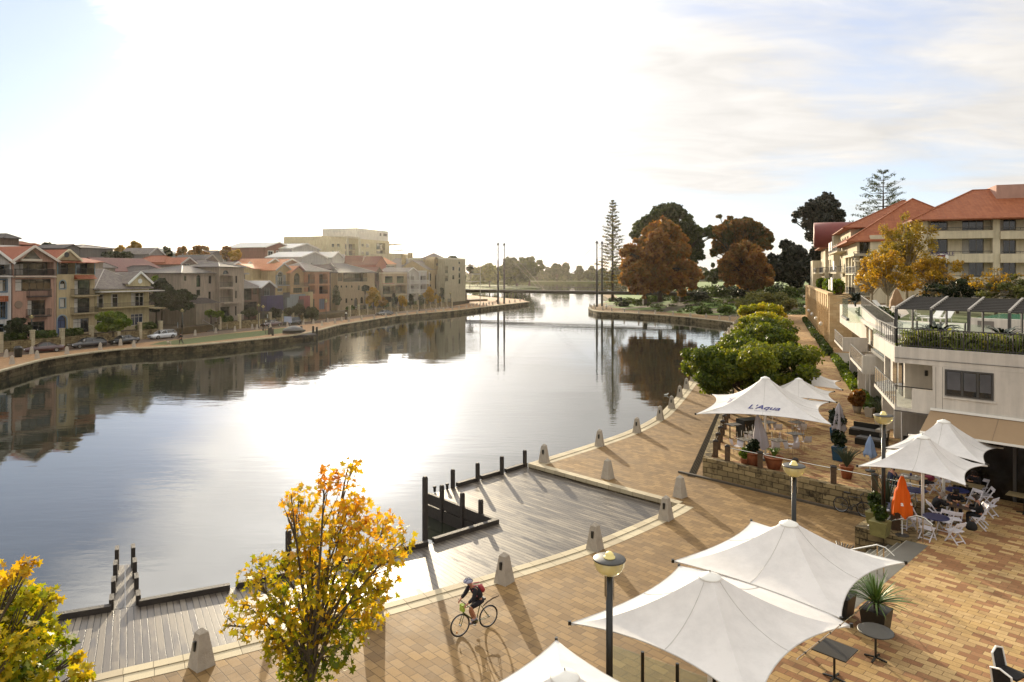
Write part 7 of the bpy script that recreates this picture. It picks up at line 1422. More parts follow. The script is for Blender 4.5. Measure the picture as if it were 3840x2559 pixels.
def car(label, p, az, paint, kind, L=4.7):
    """front toward -x; body lofted through cross-sections"""
    t_ = thing('parked_car', label, 'car', p, math.atan2(math.cos(R(az)), math.sin(R(az))), 'cars parked on the left bank'); k = L/4.7
    st_ = [(-2.34, .62, .36, .62, .60), (-2.2, .80, .24, .70, .68), (-1.7, .88, .20, .80, .74), (-.95, .90, .18, .90, .80), (.3, .90, .18, .93, .82), (1.4, .90, .18, .95, .80), (2.0, .87, .22, .95 if kind != 'sedan' else .93, .74), (2.28, .78, .30, .88, .66), (2.36, .60, .40, .78, .55)]
    mb = MB(); n = 8
    for x, w_, z0, z1, w1 in st_: mb.v += [(x*k, y, z) for y, z in ((-w_*.9, z0), (-w_, z0+.14), (-w_, z0+(z1-z0)*.62), (-w1, z1), (w1, z1), (w_, z0+(z1-z0)*.62), (w_, z0+.14), (w_*.9, z0))]
    for i in range(len(st_)-1):
        for j in range(n): a = i*n+j; b = i*n+(j+1) % n; mb.f.append((a, a+n, b+n, b)); mb.m.append(0)
    mb.f += [tuple(range(n)), tuple((len(st_)-1)*n+j for j in range(n))[::-1]]; mb.m += [0, 0]; body = mb.build('body', paint, t_, True)
    roofz = {'sedan': 1.42, 'wagon': 1.48, 'suv': 1.68}[kind]; cs = {'sedan': [(-1.05, .78, .90), (-.35, .64, roofz-.06), (.15, .62, roofz), (.75, .62, roofz-.03), (1.72, .74, .96)], 'wagon': [(-1.05, .78, .90), (-.35, .64, roofz-.06), (.2, .62, roofz), (1.75, .62, roofz-.05), (2.22, .72, .96)], 'suv': [(-1.1, .80, .92), (-.5, .68, roofz-.06), (.1, .66, roofz), (1.75, .66, roofz-.04), (2.15, .74, .98)]}[kind]
    gl = MB(); zb_ = .88
    for x, w_, z in cs: gl.v += [(x*k, -.80, zb_), (x*k, -w_, z-.03), (x*k, w_, z-.03), (x*k, .80, zb_)]
    for i in range(4):
        for j in range(3): a = 4*i+j; gl.f.append((a, a+1, a+5, a+4)[::-1]); gl.m.append(0)
    gl.f += [(0, 1, 2, 3), (19, 18, 17, 16)]; gl.m += [0, 0]; gl.build('glazing', m_cgl, t_, True)
    rf = MB(); a_, b_ = cs[1], cs[-2]; ms = cs[1:-1]
    for x, w_, z in ms: rf.v += [(x*k, -w_-.02, z-.06), (x*k, -w_+.06, z), (x*k, w_-.06, z), (x*k, w_+.02, z-.06)]
    for i in range(len(ms)-1):
        for j in range(3): a = 4*i+j; rf.f.append((a, a+4, a+5, a+1)); rf.m.append(0)
    for sgn in (-1, 1):
        for (xa, wa, za), (xb, wb, zb2) in ((cs[0], cs[1]), (cs[-1], cs[-2])): rf.bar((xa*k, sgn*(.82), .90), (xb*k, sgn*(wb+.01), zb2-.05), .07, .05)
        for xm in (.32,): rf.bar((xm*k, sgn*.83, .90), (xm*k, sgn*.65, roofz-.06), .06, .08)
    rf.build('roof', paint, t_)
    for x in (-1.42, 1.38):
        for sgn in (-1, 1):
            o = MB().lathe([(.20, -.10), (.31, -.11), (.335, -.06), (.335, .06), (.31, .11), (.20, .10)], (0, 0, 0), 18, cap=False).build('wheel', m_tyre, t_, True, loc=(x*k, sgn*.82, .335)); o.rotation_euler = (R(90), 0, 0); MB().lathe([(0, -.08), (.19, -.10), (.2, 0), (.19, .10), (0, .08)], (0, 0, 0), 12, cap=False).build('rim', m_rim, o)
    for sgn in (-1, 1):
        MB().cbox((-2.23*k, sgn*.60, .58), .12, .32, .14, sgn*.3).build('headlight', m_hl, t_); MB().cbox((2.27*k, sgn*.62, .70), .10, .28, .15, -sgn*.3).build('tail_light', m_tl, t_); MB().cbox((-.80*k, sgn*.95, .98), .14, .18, .12, 0).build('wing_mirror', paint, t_)
    MB().box(-2.35*k, -.3, .42, -2.31*k, .3, .56).build('grille', m_black, t_); return t_
mar = carpaint('maroon car paint', '#3a1214'); nav = carpaint('dark blue car paint', '#14161f'); blk = carpaint('black car paint', '#101113'); whp = carpaint('white car paint', '#b9bcc0'); slv = carpaint('dark silver car paint', '#4b5055')
for lb, (z_, x, y), az, pt, kd, L in (('maroon sedan parked farthest left, before the pink house', (Z1, 430, 1232), 50, mar, 'sedan', 4.8), ('dark blue wagon parked before the yellow town house', (Z1, 862, 1185), 36, nav, 'wagon', 4.9), ('black sedan parked before the cream veranda house', (Z1, 1214, 1152), 22, blk, 'sedan', 4.7), ('white hatchback wagon parked at the lawn end', (Z2, 185, 1318), 28, whp, 'wagon', 4.6),
                                        ('maroon sedan parked beyond the lawn next to a lamp', (Z2, 1466, 1178), 28, mar, 'sedan', 4.6), ('black four-wheel drive parked under the estate sign', (Z2, 1704, 1158), 27, blk, 'suv', 4.4), ('dark silver sedan parked far along before the terrace houses', (Z3, 916, 1200), 42, slv, 'sedan', 4.7)): car(lb, P(*z_(x, y)), az, pt, kd, L)
GT_ = 'garden trees of the left bank'
for k, (z_, x0, y0, x1, y1, d, m_, lb, n_) in enumerate(((Z1, 70, 870, 290, 1130, 101, lf_dark, 'dark round garden tree before the pink town house', 3200), (Z1, 935, 800, 1285, 1060, 108, lf_green, 'green street tree before the cream veranda house', 4200), (Z1, 1462, 470, 1600, 760, 134, lf_green, 'light green tree peeping behind the cream house', 1600),
      (Z2, -20, 620, 380, 1020, 131, lf_dark, 'big dark tree between cream and taupe houses, left crown', 7000), (Z2, 250, 740, 590, 1010, 127, lf_dark, 'big dark tree between cream and taupe houses, right crown', 5000), (Z2, 700, 980, 812, 1062, 134, lf_green, 'left of two round shrubs before the taupe house', 900), (Z2, 800, 995, 905, 1065, 135, lf_green, 'right of two round shrubs before the taupe house', 800),
      (Z2, 1110, 955, 1292, 1062, 144, lf_dark, 'dark bush before the red-brown house', 1500), (Z2, 1436, 950, 1602, 1075, 150, lf_black, 'black-green shrub before the purple block', 1500), (Z2, 1610, 940, 1722, 1050, 155, lf_dark, 'dark shrub before the blue-grey block', 1100), (Z2, 1716, 905, 1862, 1050, 158, lf_dark, 'dark shrub before the pink block', 1400), (Z2, 1862, 945, 2012, 1130, 158, lf_dark, 'street tree before the orange house', 1800),
      (Z3, -20, 1095, 132, 1215, 168, lf_dark, 'leafy street tree at the orange house corner', 1500), (Z3, 305, 850, 392, 1110, 186, lf_dark, 'narrow dark tree beside the beige house', 1500), (Z3, 640, 848, 732, 920, 188, lf_black, 'clipped round tree high on the beige house front', 700), (Z3, 690, 865, 880, 1110, 190, lf_gold, 'golden autumn tree at the beige house right corner', 2600), (Z3, 860, 985, 950, 1100, 194, lf_rust, 'small reddish shrub right of the golden tree', 900),
      (Z3, 1008, 940, 1062, 1110, 200, lf_black, 'dark cypress before the pink and cream terrace', 900), (Z3, 1070, 960, 1190, 1100, 204, lf_gold, 'yellowish tree before the cream terrace', 1300), (Z3, 1202, 950, 1254, 1110, 210, lf_black, 'dark cypress before the white houses', 800), (Z3, 1306, 950, 1374, 1100, 216, lf_dark, 'dark shrub before the white column house', 800), (Z3, 1376, 855, 1510, 1105, 222, lf_gold, 'tall thin autumn tree left of the sandstone tower', 1700), (Z3, 1572, 850, 1612, 1060, 236, lf_black, 'dark cypress hugging the sandstone tower', 800),
      (Z3, 1500, 960, 1575, 1080, 228, lf_gold, 'sparse autumn shrub at the sandstone tower foot', 700), (Z3, 1660, 505, 1790, 560, 300, lf_dark, 'tree top behind the modern end block', 900), (Z3, 1880, 600, 1960, 700, 330, lf_dark, 'tree beside the modern end block balconies', 900))):
    u0, v0 = z_(x0, y0); u1, v1 = z_(x1, y1); zb = GT if d > 100 else 0; bv = CZ-(v1-H0)*d/F
    px_tree('garden_tree', lb, u0, v0, u1, v1, d, min(zb, bv-.3) if v1 > 1100 else zb, m_, n_, .30+.0012*d, 500+k, .3, 18, GT_, shell=.55, top=.7)
GS = 'skyline trees behind the left bank houses'
for k, (z_, x0, y0, x1, y1, d, m_, lb, n_) in enumerate(((Z1, 1228, 140, 1402, 320, 185, lf_gold, 'tall open tree on the left skyline with sun behind it', 1700), (Z1, 1130, 172, 1235, 320, 185, lf_gold, 'smaller open tree just left of the tall skyline tree', 900), (Z1, 405, 160, 560, 230, 180, lf_dark, 'dark bushy tree top left on the skyline', 900), (Z1, 850, 218, 1090, 320, 176, lf_gold, 'wide golden tree mass between slate roofs', 1800), (Z1, 1000, 240, 1300, 335, 170, lf_dark, 'dark tree mass above the dark red roof', 2000),
      (Z2, 172, 240, 302, 395, 182, lf_dark, 'dark green tree beside the green-grey roof', 1300), (Z2, 345, 218, 475, 370, 186, lf_rust, 'thin orange autumn tree on the skyline', 700), (Z2, 488, 208, 752, 405, 182, lf_rust, 'broad orange autumn tree on the skyline above the taupe house', 3200), (Z2, 878, 212, 1000, 410, 184, lf_rust, 'orange autumn tree left of the white flat-fronted house, taller half', 1900), (Z2, 960, 260, 1112, 412, 180, lf_gold, 'yellow-orange autumn tree touching the white flat-fronted house', 1700), (Z1, 1390, 250, 1470, 330, 182, lf_gold, 'small hazy tree on the skyline left of the grey gable', 500))):
    u0, v0 = z_(x0, y0); u1, v1 = z_(x1, y1); px_tree('skyline_tree', lb, u0, v0, u1, v1, d, GT, m_, n_, .52, 560+k, .26, 20, GS, shell=.45)
# ============================================================ PEOPLE
import bmesh
def skin_mesh(name, pts, edges, rad, mat, parent, sub=1, root=0):
    me = bpy.data.meshes.new(name); bm = bmesh.new(); lay = bm.verts.layers.skin.verify(); vs = [bm.verts.new(p) for p in pts]
    for a, b in edges: bm.edges.new((vs[a], vs[b]))
    for v, r in zip(vs, rad): v[lay].radius = (r, r) if not isinstance(r, tuple) else r
    vs[root][lay].use_root = True; bm.to_mesh(me); bm.free(); o = bpy.data.objects.new(name, me); COL.objects.link(o); s = o.modifiers.new('skin', 'SKIN'); s.use_smooth_shade = True; s.branch_smoothing = .6; o.modifiers.new('sub', 'SUBSURF').levels = sub; o.modifiers['sub'].render_levels = sub
    dg = bpy.context.evaluated_depsgraph_get(); nm = bpy.data.meshes.new_from_object(o.evaluated_get(dg)); nm.materials.clear(); nm.materials.append(mat); bpy.data.objects.remove(o)
    ob = bpy.data.objects.new(name, nm); COL.objects.link(ob); ob.parent = parent; return ob
m_skin = M('skin', '#a9765c', .55, .05, 5)
def cloth(c): return M('cloth '+c, c, .9, .2, 6, .3)
POSES = {
 'walk': dict(pel=(0, 0, .95), che=(.04, 0, 1.30), nek=(.05, 0, 1.48), hed=(.08, 0, 1.62), sh=.19, el=[(.02, .27, 1.15), (.10, -.27, 1.16)], ha=[(.16, .28, .93), (.22, -.22, .98)], kn=[(.20, .10, .52), (-.06, -.10, .50)], an=[(.24, .10, .09), (-.34, -.10, .14)]),
 'sit': dict(pel=(-.05, 0, .52), che=(.03, 0, .86), nek=(.06, 0, 1.06), hed=(.13, 0, 1.20), sh=.20, el=[(.12, .27, .78), (.12, -.27, .78)], ha=[(.38, .12, .80), (.36, -.14, .80)], kn=[(.40, .13, .50), (.40, -.13, .50)], an=[(.38, .14, .09), (.36, -.14, .09)]),
 'lean': dict(pel=(-.08, 0, .52), che=(.08, 0, .82), nek=(.17, 0, 1.00), hed=(.27, 0, 1.10), sh=.20, el=[(.26, .28, .76), (.24, -.28, .76)], ha=[(.50, .08, .79), (.48, -.10, .79)], kn=[(.38, .15, .50), (.38, -.15, .50)], an=[(.30, .16, .09), (.42, -.15, .09)]),
 'cycle': dict(pel=(-.20, 0, .98), che=(-.03, 0, 1.28), nek=(.10, 0, 1.44), hed=(.19, 0, 1.55), sh=.18, el=[(.17, .24, 1.16), (.17, -.24, 1.16)], ha=[(.37, .20, 1.03), (.37, -.20, 1.03)], kn=[(.20, .11, .84), (.10, -.11, .66)], an=[(.04, .12, .50), (-.06, -.12, .27)])}
def person(label, p, rz, pose, top, legs, hair='#2a211b', shoe='#141312', bare=False, extra=None, scale=1.0, long=False):
    q = POSES[pose]; t_ = thing('person', label, 'person', p, rz, None, scale); V = Vector; pel, che, nek, hed = (V(q[k]) for k in ('pel', 'che', 'nek', 'hed')); up = (hed-nek).normalized()
    pts = [pel, pel.lerp(che, .5), che, nek, nek.lerp(hed, .45), hed, hed+up*.09]; rad = [.15, .135, .155, .06, .062, .098, .07]; ed = [(i, i+1) for i in range(6)]
    fwd = V((1, 0, 0)); pts.append(hed+fwd*.085-up*.015); rad.append(.022); ed.append((5, 7)); pts.append(hed+fwd*.06-up*.075); rad.append(.035); ed.append((4, 8))
    for s in (0, 1):
        sg = 1 if s == 0 else -1; sh = che.lerp(nek, .72)+V((0, sg*q['sh'], -.01)); hip = pel+V((.0, sg*.10, -.05)); el, ha, kn, an = (V(q[k][s]) for k in ('el', 'ha', 'kn', 'an')); b = len(pts); d = (ha-el).normalized()
        pts += [sh, el, ha]; rad += [.06, .045, .028]; ed += [(2, b), (b, b+1), (b+1, b+2)]
        sd_ = V((0, sg, 0)); pm = ha+d*.05; pts.append(pm); rad.append(.032); ed.append((b+2, b+3))
        for k, (o_, l) in enumerate(((-.030, .065), (-.010, .08), (.010, .075), (.028, .055))): i = len(pts); pts += [pm+sd_*o_+d*l*.5-V((0, 0, .008)), pm+sd_*o_+d*l-V((0, 0, .03))]; rad += [.010, .008]; ed += [(b+3, i), (i, i+1)]
        i = len(pts); pts.append(pm-sd_*.045+d*.02); rad.append(.010); ed.append((b+3, i)); b = len(pts); pts += [hip, kn, an, an+V((.13, 0, -.05))]; rad += [.09, .062, .04, .036]; ed += [(0, b), (b, b+1), (b+1, b+2), (b+2, b+3)]
    skin_mesh('body', pts, ed, rad, m_skin, t_)
    # jacket
    P_ = [pel+(che-pel)*.05, pel.lerp(che, .5), che, nek.lerp(che, .25)]; R_ = [.195, .185, .205, .11]; E_ = [(0, 1), (1, 2), (2, 3)]
    for s in (0, 1): sg = 1 if s == 0 else -1; sh = che.lerp(nek, .72)+V((0, sg*q['sh'], -.01)); el, ha = V(q['el'][s]), V(q['ha'][s]); b = len(P_); P_ += [sh, el, el.lerp(ha, .92)]; R_ += [.088, .070, .050]; E_ += [(2, b), (b, b+1), (b+1, b+2)]
    skin_mesh('jacket', P_, E_, R_, cloth(top), t_)
    P_ = [pel+V((0, 0, .04)), pel]; R_ = [.165, .168]; E_ = [(0, 1)]
    for s in (0, 1):
        sg = 1 if s == 0 else -1; hip = pel+V((0, sg*.10, -.05)); kn, an = V(q['kn'][s]), V(q['an'][s]); b = len(P_); P_ += [hip, kn]; R_ += [.108, .078]; E_ += [(1, b), (b, b+1)]
        if not bare: P_.append(an+V((0, 0, .02))); R_.append(.058); E_.append((b+1, b+2))
    skin_mesh('shorts' if bare else 'trousers', P_, E_, R_, cloth(legs), t_, root=1)
    for s in (0, 1): an = V(q['an'][s]); skin_mesh('shoe', [an+V((-.06, 0, -.03)), an+V((.06, 0, -.045)), an+V((.17, 0, -.05))], [(0, 1), (1, 2)], [.048, .045, .035], cloth(shoe), t_)
    if hair: skin_mesh('hair', [hed-fwd*.03+up*.02, hed-fwd*.012+up*.085, hed+fwd*.05+up*.10]+([hed-fwd*.06-up*.10, hed-fwd*.07-up*.2] if long else [hed-fwd*.06-up*.04]), [(0, 1), (1, 2), (0, 3)]+([(3, 4)] if long else []), [.100, .075, .035, .06]+([.05] if long else []), cloth(hair), t_)
    if extra: extra(t_, q, V, hed, up, fwd)
    return t_
# ---------------- cyclist and bicycle
fw_, rw_ = P(1727, 2388), P(1830, 2353); bc = (fw_+rw_)/2; ba = math.atan2((fw_-rw_).y, (fw_-rw_).x)
def bicycle(label, loc, rz, col, guard=True):
    t_ = thing('bicycle', label, 'bicycle', loc, rz); m_f = M('bicycle frame paint '+col, col, .35, .05)
    for x in (.51, -.51):
        mb = MB(); mb.tube([(x+.325*math.cos(2*math.pi*k/36), 0, .345+.325*math.sin(2*math.pi*k/36)) for k in range(36)], .019, 6, closed=True); w_ = mb.build('wheel', m_tyre, t_, True); mb = MB()
        mb.tube([(x+.298*math.cos(2*math.pi*k/30), 0, .345+.298*math.sin(2*math.pi*k/30)) for k in range(30)], .011, 5, closed=True)
        for k in range(14): a = 2*math.pi*k/14; mb.tube([(x, .02 if k % 2 else -.02, .345), (x+.298*math.cos(a), 0, .345+.298*math.sin(a))], .0018, 3)
        mb.tube([(x, -.05, .345), (x, .05, .345)], .022, 8); mb.build('rim', m_rim, w_)
    BB, ST, HT, HB, FA_, RA = (-.06, 0, .29), (-.20, 0, .80), (.36, 0, .84), (.40, 0, .70), (.51, 0, .345), (-.51, 0, .345); mb = MB()
    for a, b, r in ((BB, ST, .016), (ST, HT, .016), (HB, BB, .02), (HT, HB, .02)): mb.tube([a, b], r, 7)
    for s in (-.05, .05): mb.tube([HB, (.42, s, .60), (FA_[0], s, FA_[2])], .012, 6); mb.tube([BB, (RA[0], s, RA[2])], .010, 6); mb.tube([ST, (RA[0], s, RA[2])], .009, 6)
    mb.build('frame', m_f, t_); MB().tube([(-.20, 0, .80), (-.235, 0, .93)], .014, 6).build('seat_post', m_steel, t_); MB().cbox((-.24, 0, .95), .26, .14, .06, 0).build('saddle', m_black, t_)
    MB().tube([(.36, 0, .84), (.34, 0, .98)], .013, 6).tube([(.40, -.28, 1.0), (.36, -.10, .98), (.36, .10, .98), (.40, .28, 1.0)], .014, 6).build('handlebar', m_black, t_)
    MB().lathe([(.10, -.006), (.10, .006)], (0, 0, 0), 20, 0, Matrix.Translation((BB[0], -.06, BB[2])) @ Matrix.Rotation(R(90), 4, 'X')).build('chainring', m_dark, t_)
    MB().tube([(BB[0], -.09, BB[2]), (-.06-.03, -.09, .14)], .01, 5).tube([(BB[0], .09, BB[2]), (-.06+.07, .09, .44)], .01, 5).build('crank', m_steel, t_)
    for x, y, z in ((-.06-.03, -.13, .14), (-.06+.07, .13, .44)): MB().cbox((x, y, z), .09, .08, .02, 0).build('pedal', m_black, t_)
    if guard: MB().tube([(-.30, 0, .70), (-.48, 0, .80), (-.68, 0, .86), (-.90, 0, .88)], [.012, .022, .024, .014], 6).build('mudguard', m_timber_b, t_); MB().cbox((.43, .0, .86), .10, .16, .20, 0).build('front_bag', pl('#a9c41e', .5), t_); MB().cbox((.62, 0, .16), .03, .03, .07, 0).build('reflector', pl('#d98a1c'), t_)
    return t_
bicycle('olive-green bicycle ridden along the lower promenade', bc, ba, '#4c5423')
def helmet(t_, q, V, hed, up, fwd):
    c = hed+up*.055; mb = MB()
    for j in range(7):
        f = j/6; r = .125*math.sin(math.pi/2*(1-f)*.98+.03); z = .10*math.cos(math.pi/2*(1-f))
        for k in range(16): a = 2*math.pi*k/16; mb.v.append(tuple(c+V((r*1.25*math.cos(a), r*.95*math.sin(a), z))))
    mb.f = [(16*j+k, 16*j+(k+1) % 16, 16*j+16+(k+1) % 16, 16*j+16+k) for j in range(6) for k in range(16)]; mb.m = [0]*96; h = mb.build('helmet', pl('#9c9db4', .3), t_, True)
    for y in (-.05, 0, .05): MB().tube([c+V((.14, y, .03)), c+V((.05, y*1.1, .102)), c+V((-.07, y*1.1, .09)), c+V((-.14, y, .03))], .012, 5).build('vent', pl('#2c2f55'), h)
    bp = V((-.25, 0, 1.27)); d = (V(q['nek'])-V(q['pel'])).normalized(); b = skin_mesh('backpack', [bp-d*.13, bp, bp+d*.16], [(0, 1), (1, 2)], [(.12, .09), (.15, .11), (.10, .08)], pl('#a8252c', .6), t_, 1)
    for y in (-.09, .09): MB().tube([bp+V((.02, y, .17)), V(q['nek'])+V((-.02, y*1.1, .03)), V(q['che'])+V((.15, y, .05)), V(q['che'])+V((.02, y*1.6, -.14))], .016, 5).build('strap', pl('#c2606a'), b)
person('cyclist in a dark outfit with white-blue helmet and red backpack', bc, ba, 'cycle', '#17151a', '#141219', None, '#8d8a92', True, helmet)
# ---------------- dog walker
wp = P(*Z2(405, 1388)); person('person in black walking along the left bank path with a dog', wp, R(160), 'walk', '#141414', '#17171a', '#1d1814', scale=1.05)
dg_ = thing('dog', 'small white and brown dog trotting ahead of the walking person', 'dog', P(*Z2(262, 1392)), R(160))
skin_mesh('body', [(-.28, 0, .40), (0, 0, .39), (.24, 0, .42), (.36, 0, .56), (.44, 0, .62), (.56, 0, .58), (-.42, 0, .52), (-.48, 0, .62), (.24, .09, .30), (.27, .09, .16), (.26, .09, .02), (.24, -.09, .30), (.21, -.09, .17), (.16, -.09, .03), (-.27, .09, .32), (-.33, .09, .19), (-.27, .09, .02), (-.27, -.09, .32), (-.28, -.09, .19), (-.36, -.09, .03)],
 [(0, 1), (1, 2), (2, 3), (3, 4), (4, 5), (0, 6), (6, 7), (2, 8), (8, 9), (9, 10), (2, 11), (11, 12), (12, 13), (0, 14), (14, 15), (15, 16), (0, 17), (17, 18), (18, 19)], [.11, .12, .13, .08, .085, .035, .03, .02, .05, .03, .03, .05, .03, .03, .06, .035, .03, .06, .035, .03], M('dog coat', '#b5ab9a', .9, .6, 6), dg_, 1, 1)
for y in (-.06, .06): MB().cbox((.40, y, .66), .05, .04, .11, 0).build('ear', pl('#4a3626'), dg_)
# ============================================================ CAFE FURNITURE
m_wchair = M('white resin', '#cfccd2', .4, .05); m_blue = M('blue tabletop', '#1c2350', .35, .1); m_tb = M('brown tabletop', '#4a3c31', .4, .3)
CH = [None]
def fchair(label, p, rz):
    if CH[0]: return dup(CH[0], p, rz, label)
    t_ = thing('folding_chair', label, 'chair', p, rz, 'white folding chairs'); CH[0] = t_
    mb = MB(); 
    for k in range(5): mb.box(-.20+k*.088, -.19, .435, -.20+k*.088+.076, .19, .455)
    mb.box(-.20, -.215, .42, .24, -.19, .46); mb.box(-.20, .19, .42, .24, .215, .46); mb.build('seat', m_wchair, t_)
    MB().bar((-.245, 0, .66), (-.272, 0, .80), .44, .022).build('backrest', m_wchair, t_)
    for y in (-.225, .225): MB().bar((.24, y, 0), (-.275, y, .80), .026, .045).build('leg', m_wchair, t_)
    for y in (-.20, .20): MB().bar((-.26, y, 0), (.15, y, .43), .026, .04).build('leg', m_wchair, t_)
    MB().bar((.19, -.215, .08), (.19, .215, .08), .02, .035).bar((-.21, -.19, .09), (-.21, .19, .09), .02, .035).build('stretcher', m_wchair, t_); return t_
def at(x, y): return Vector((x, y, TZ))
def ftable(label, x, y, r=.46, mat=None, sq=None, cat='table', leg=None):
    t_ = thing('cafe_table', label, 'table', at(x, y)); 
    if sq: MB().cbox((0, 0, .735), sq[0], sq[1], .03, sq[2]).build('tabletop', mat or m_tb, t_)
    else: MB().lathe([(r*.97, .72), (r, .73), (r, .745), (r*.97, .755)], (0, 0, 0), 30).build('tabletop', mat or m_blue, t_)
    MB().tube([(0, 0, .03), (0, 0, .72)], .03, 8).build('pedestal', leg or m_steel, t_)
    mb = MB()
    for k in range(4): a = R(45+90*k); mb.bar((0, 0, .05), (.28*math.cos(a), .28*math.sin(a), .02), .05, .03)
    mb.build('foot', leg or m_steel, t_); return t_
TB = (16.35, 26.95)
ftable('round blue café table nearest, among four white chairs', *TB)
for (dx, dy, rz, lb) in ((-.55, -.35, 35, 'white folding chair front left of the nearest blue table'), (.35, -.62, 110, 'white folding chair front right of the nearest blue table, closest to the viewer'), (-.42, .62, -60, 'white folding chair behind the nearest blue table, left one'), (.62, .42, -145, 'white folding chair behind the nearest blue table, right one')): fchair(lb, at(TB[0]+dx, TB[1]+dy), R(rz))
ftable('rectangular brown dining table shared by the three men in black', 18.0, 28.35, mat=m_tb, sq=(1.15, .75, GR)); 
for k, (x, y, c, h, lb) in enumerate(((17.8, 28.3, '#c88f52', .10, 'orange glass on the dining table, left'), (18.15, 28.5, '#c88f52', .12, 'tall orange glass on the dining table, right'), (18.0, 28.2, '#39306a', .08, 'small purple cup on the dining table'), (18.3, 28.2, '#cfc9bd', .03, 'white plate on the dining table'))):
    tag(MB().lathe([(.03 if h > .05 else .10, 0), (.035 if h > .05 else .13, h)], (0, 0, 0), 10).build('glass' if h > .09 else 'cup' if h > .05 else 'plate', pl(c, .3), None, True, loc=(x, y, TZ+.752)), lb, 'tableware', 'tableware')
for (x, y, rz, lb) in ((17.3, 28.55, -10, 'white folding chair under the grey-haired man at the dining table'), (17.45, 27.55, 70, 'empty white folding chair at the near side of the dining table'), (18.55, 27.75, 140, 'white folding chair under the right-hand man in black'), (18.95, 28.35, 170, 'white folding chair pushed up at the right end of the dining table'), (18.4, 29.15, -110, 'white folding chair under the man facing the viewer'),
        (19.9, 30.1, 200, 'white folding chair near the far blue table, right side'), (20.7, 30.5, 160, 'outermost white folding chair at the right edge of the group'), (19.95, 29.2, 120, 'white folding chair turned aside behind the right-hand man'), (21.25, 31.7, 200, 'white folding chair under the crouching person at far right'), (20.2, 32.6, -100, 'white folding chair deep in the shade of the far canopy'),
        (15.45, 27.75, 60, 'white folding chair right behind the orange umbrella pole'), (16.25, 28.9, -30, 'white folding chair beside the canopy mast'), (17.6, 30.9, -80, 'white folding chair behind the mast near the pink seated person'), (17.3, 32.1, 0, 'white folding chair under the person in dark blue'), (19.4, 32.3, 180, 'white folding chair under the person in pink'), (16.6, 29.9, 100, 'white folding chair standing folded-looking between blue tables'), (15.4, 28.7, 20, 'white folding chair left of the orange umbrella')): fchair(lb, at(x, y), R(rz))
ftable('round blue café table in the second row behind the mast', 17.5, 30.3); ftable('round blue café table far right behind the men', 19.3, 30.3); ftable('round blue café table behind the planter and lamp', 15.3, 28.2, .42)
ftable('square pale breakfast table between the dark blue and pink persons', 18.4, 32.3, mat=pl('#8d8576'), sq=(.9, .8, GR))
for k, (x, y, c, h) in enumerate(((18.2, 32.2, '#d8d4ca', .03), (18.5, 32.4, '#2b2460', .12), (18.6, 32.15, '#dcd9d0', .09))): tag(MB().lathe([(.04 if h > .05 else .11, 0), (.045 if h > .05 else .14, h)], (0, 0, 0), 10).build(('plate', 'bottle', 'cup')[k], pl(c, .3), None, True, loc=(x, y, TZ+.752)), ['white plate on the breakfast table', 'small purple bottle on the breakfast table', 'white cup on the breakfast table'][k], 'tableware', 'tableware')
person('grey-haired man in black seated at the left of the dining table', at(17.3, 28.55), R(-10), 'lean', '#111013', '#121214', '#8a7f74'); person('man in black facing the viewer across the dining table', at(18.45, 29.1), R(-115), 'lean', '#100f12', '#141416', '#1f1713')
person('man in black with short greying hair seated right of the dining table', at(18.62, 27.85), R(150), 'sit', '#0f0f11', '#111113', '#3a332e'); person('person in dark jacket hunched on a chair at far right under the canopy edge', at(21.1, 31.7), R(205), 'lean', '#1d1a1f', '#15161c', '#2b1d16')
person('person in dark blue seated at the breakfast table, left', at(17.45, 32.15), R(5), 'sit', '#1a1f3f', '#171922', '#3a2a20'); person('person in a pink top seated at the breakfast table, right', at(19.35, 32.3), R(180), 'sit', '#8a3850', '#1b1b22', '#5a3a24', long=True)
bp_ = thing('backpack', 'bulky black bag standing on the paving beside the dining table', 'bag', at(17.75, 27.0)); skin_mesh('bag_body', [(0, 0, .18), (0, 0, .38), (.02, 0, .56)], [(0, 1), (1, 2)], [(.24, .2), (.25, .2), (.15, .12)], cloth('#0f0f10'), bp_, 1); MB().tube([(-.08, 0, .62), (0, 0, .72), (.08, 0, .62)], .015, 5).build('handle', m_black, bp_)
# umbrellas on the terrace
folded('folded_umbrella', 'bright orange folded umbrella with white markings beside the café tables', at(15.05, 26.95), 2.32, .85, .36, m_org, seed=2)
ou = COL.objects[-4] if 0 else [o for o in COL.objects if o.get('label', '').startswith('bright orange')][0]
text3d('a', .22, (-.20, -.36, 1.28), (R(80), 0, R(-20)), m_white, ou); text3d('u', .20, (.16, -.36, 1.30), (R(80), 0, R(15)), m_white, ou)
folded('folded_umbrella', 'tall lilac-white folded umbrella leaning among the stacked café chairs', at(13.65, 37.9), 2.5, .75, .42, m_lav, tilt=(0, R(-8))); folded('folded_umbrella', 'tall lilac-white folded umbrella in a blue planter at the canopy right corner', at(19.7, 42.1), 2.3, .7, .42, m_lav, seed=4); folded('folded_umbrella', 'small pale blue folded umbrella alone on the upper paving', at(18.35, 35.8), 1.8, .78, .30, m_blu, seed=5)
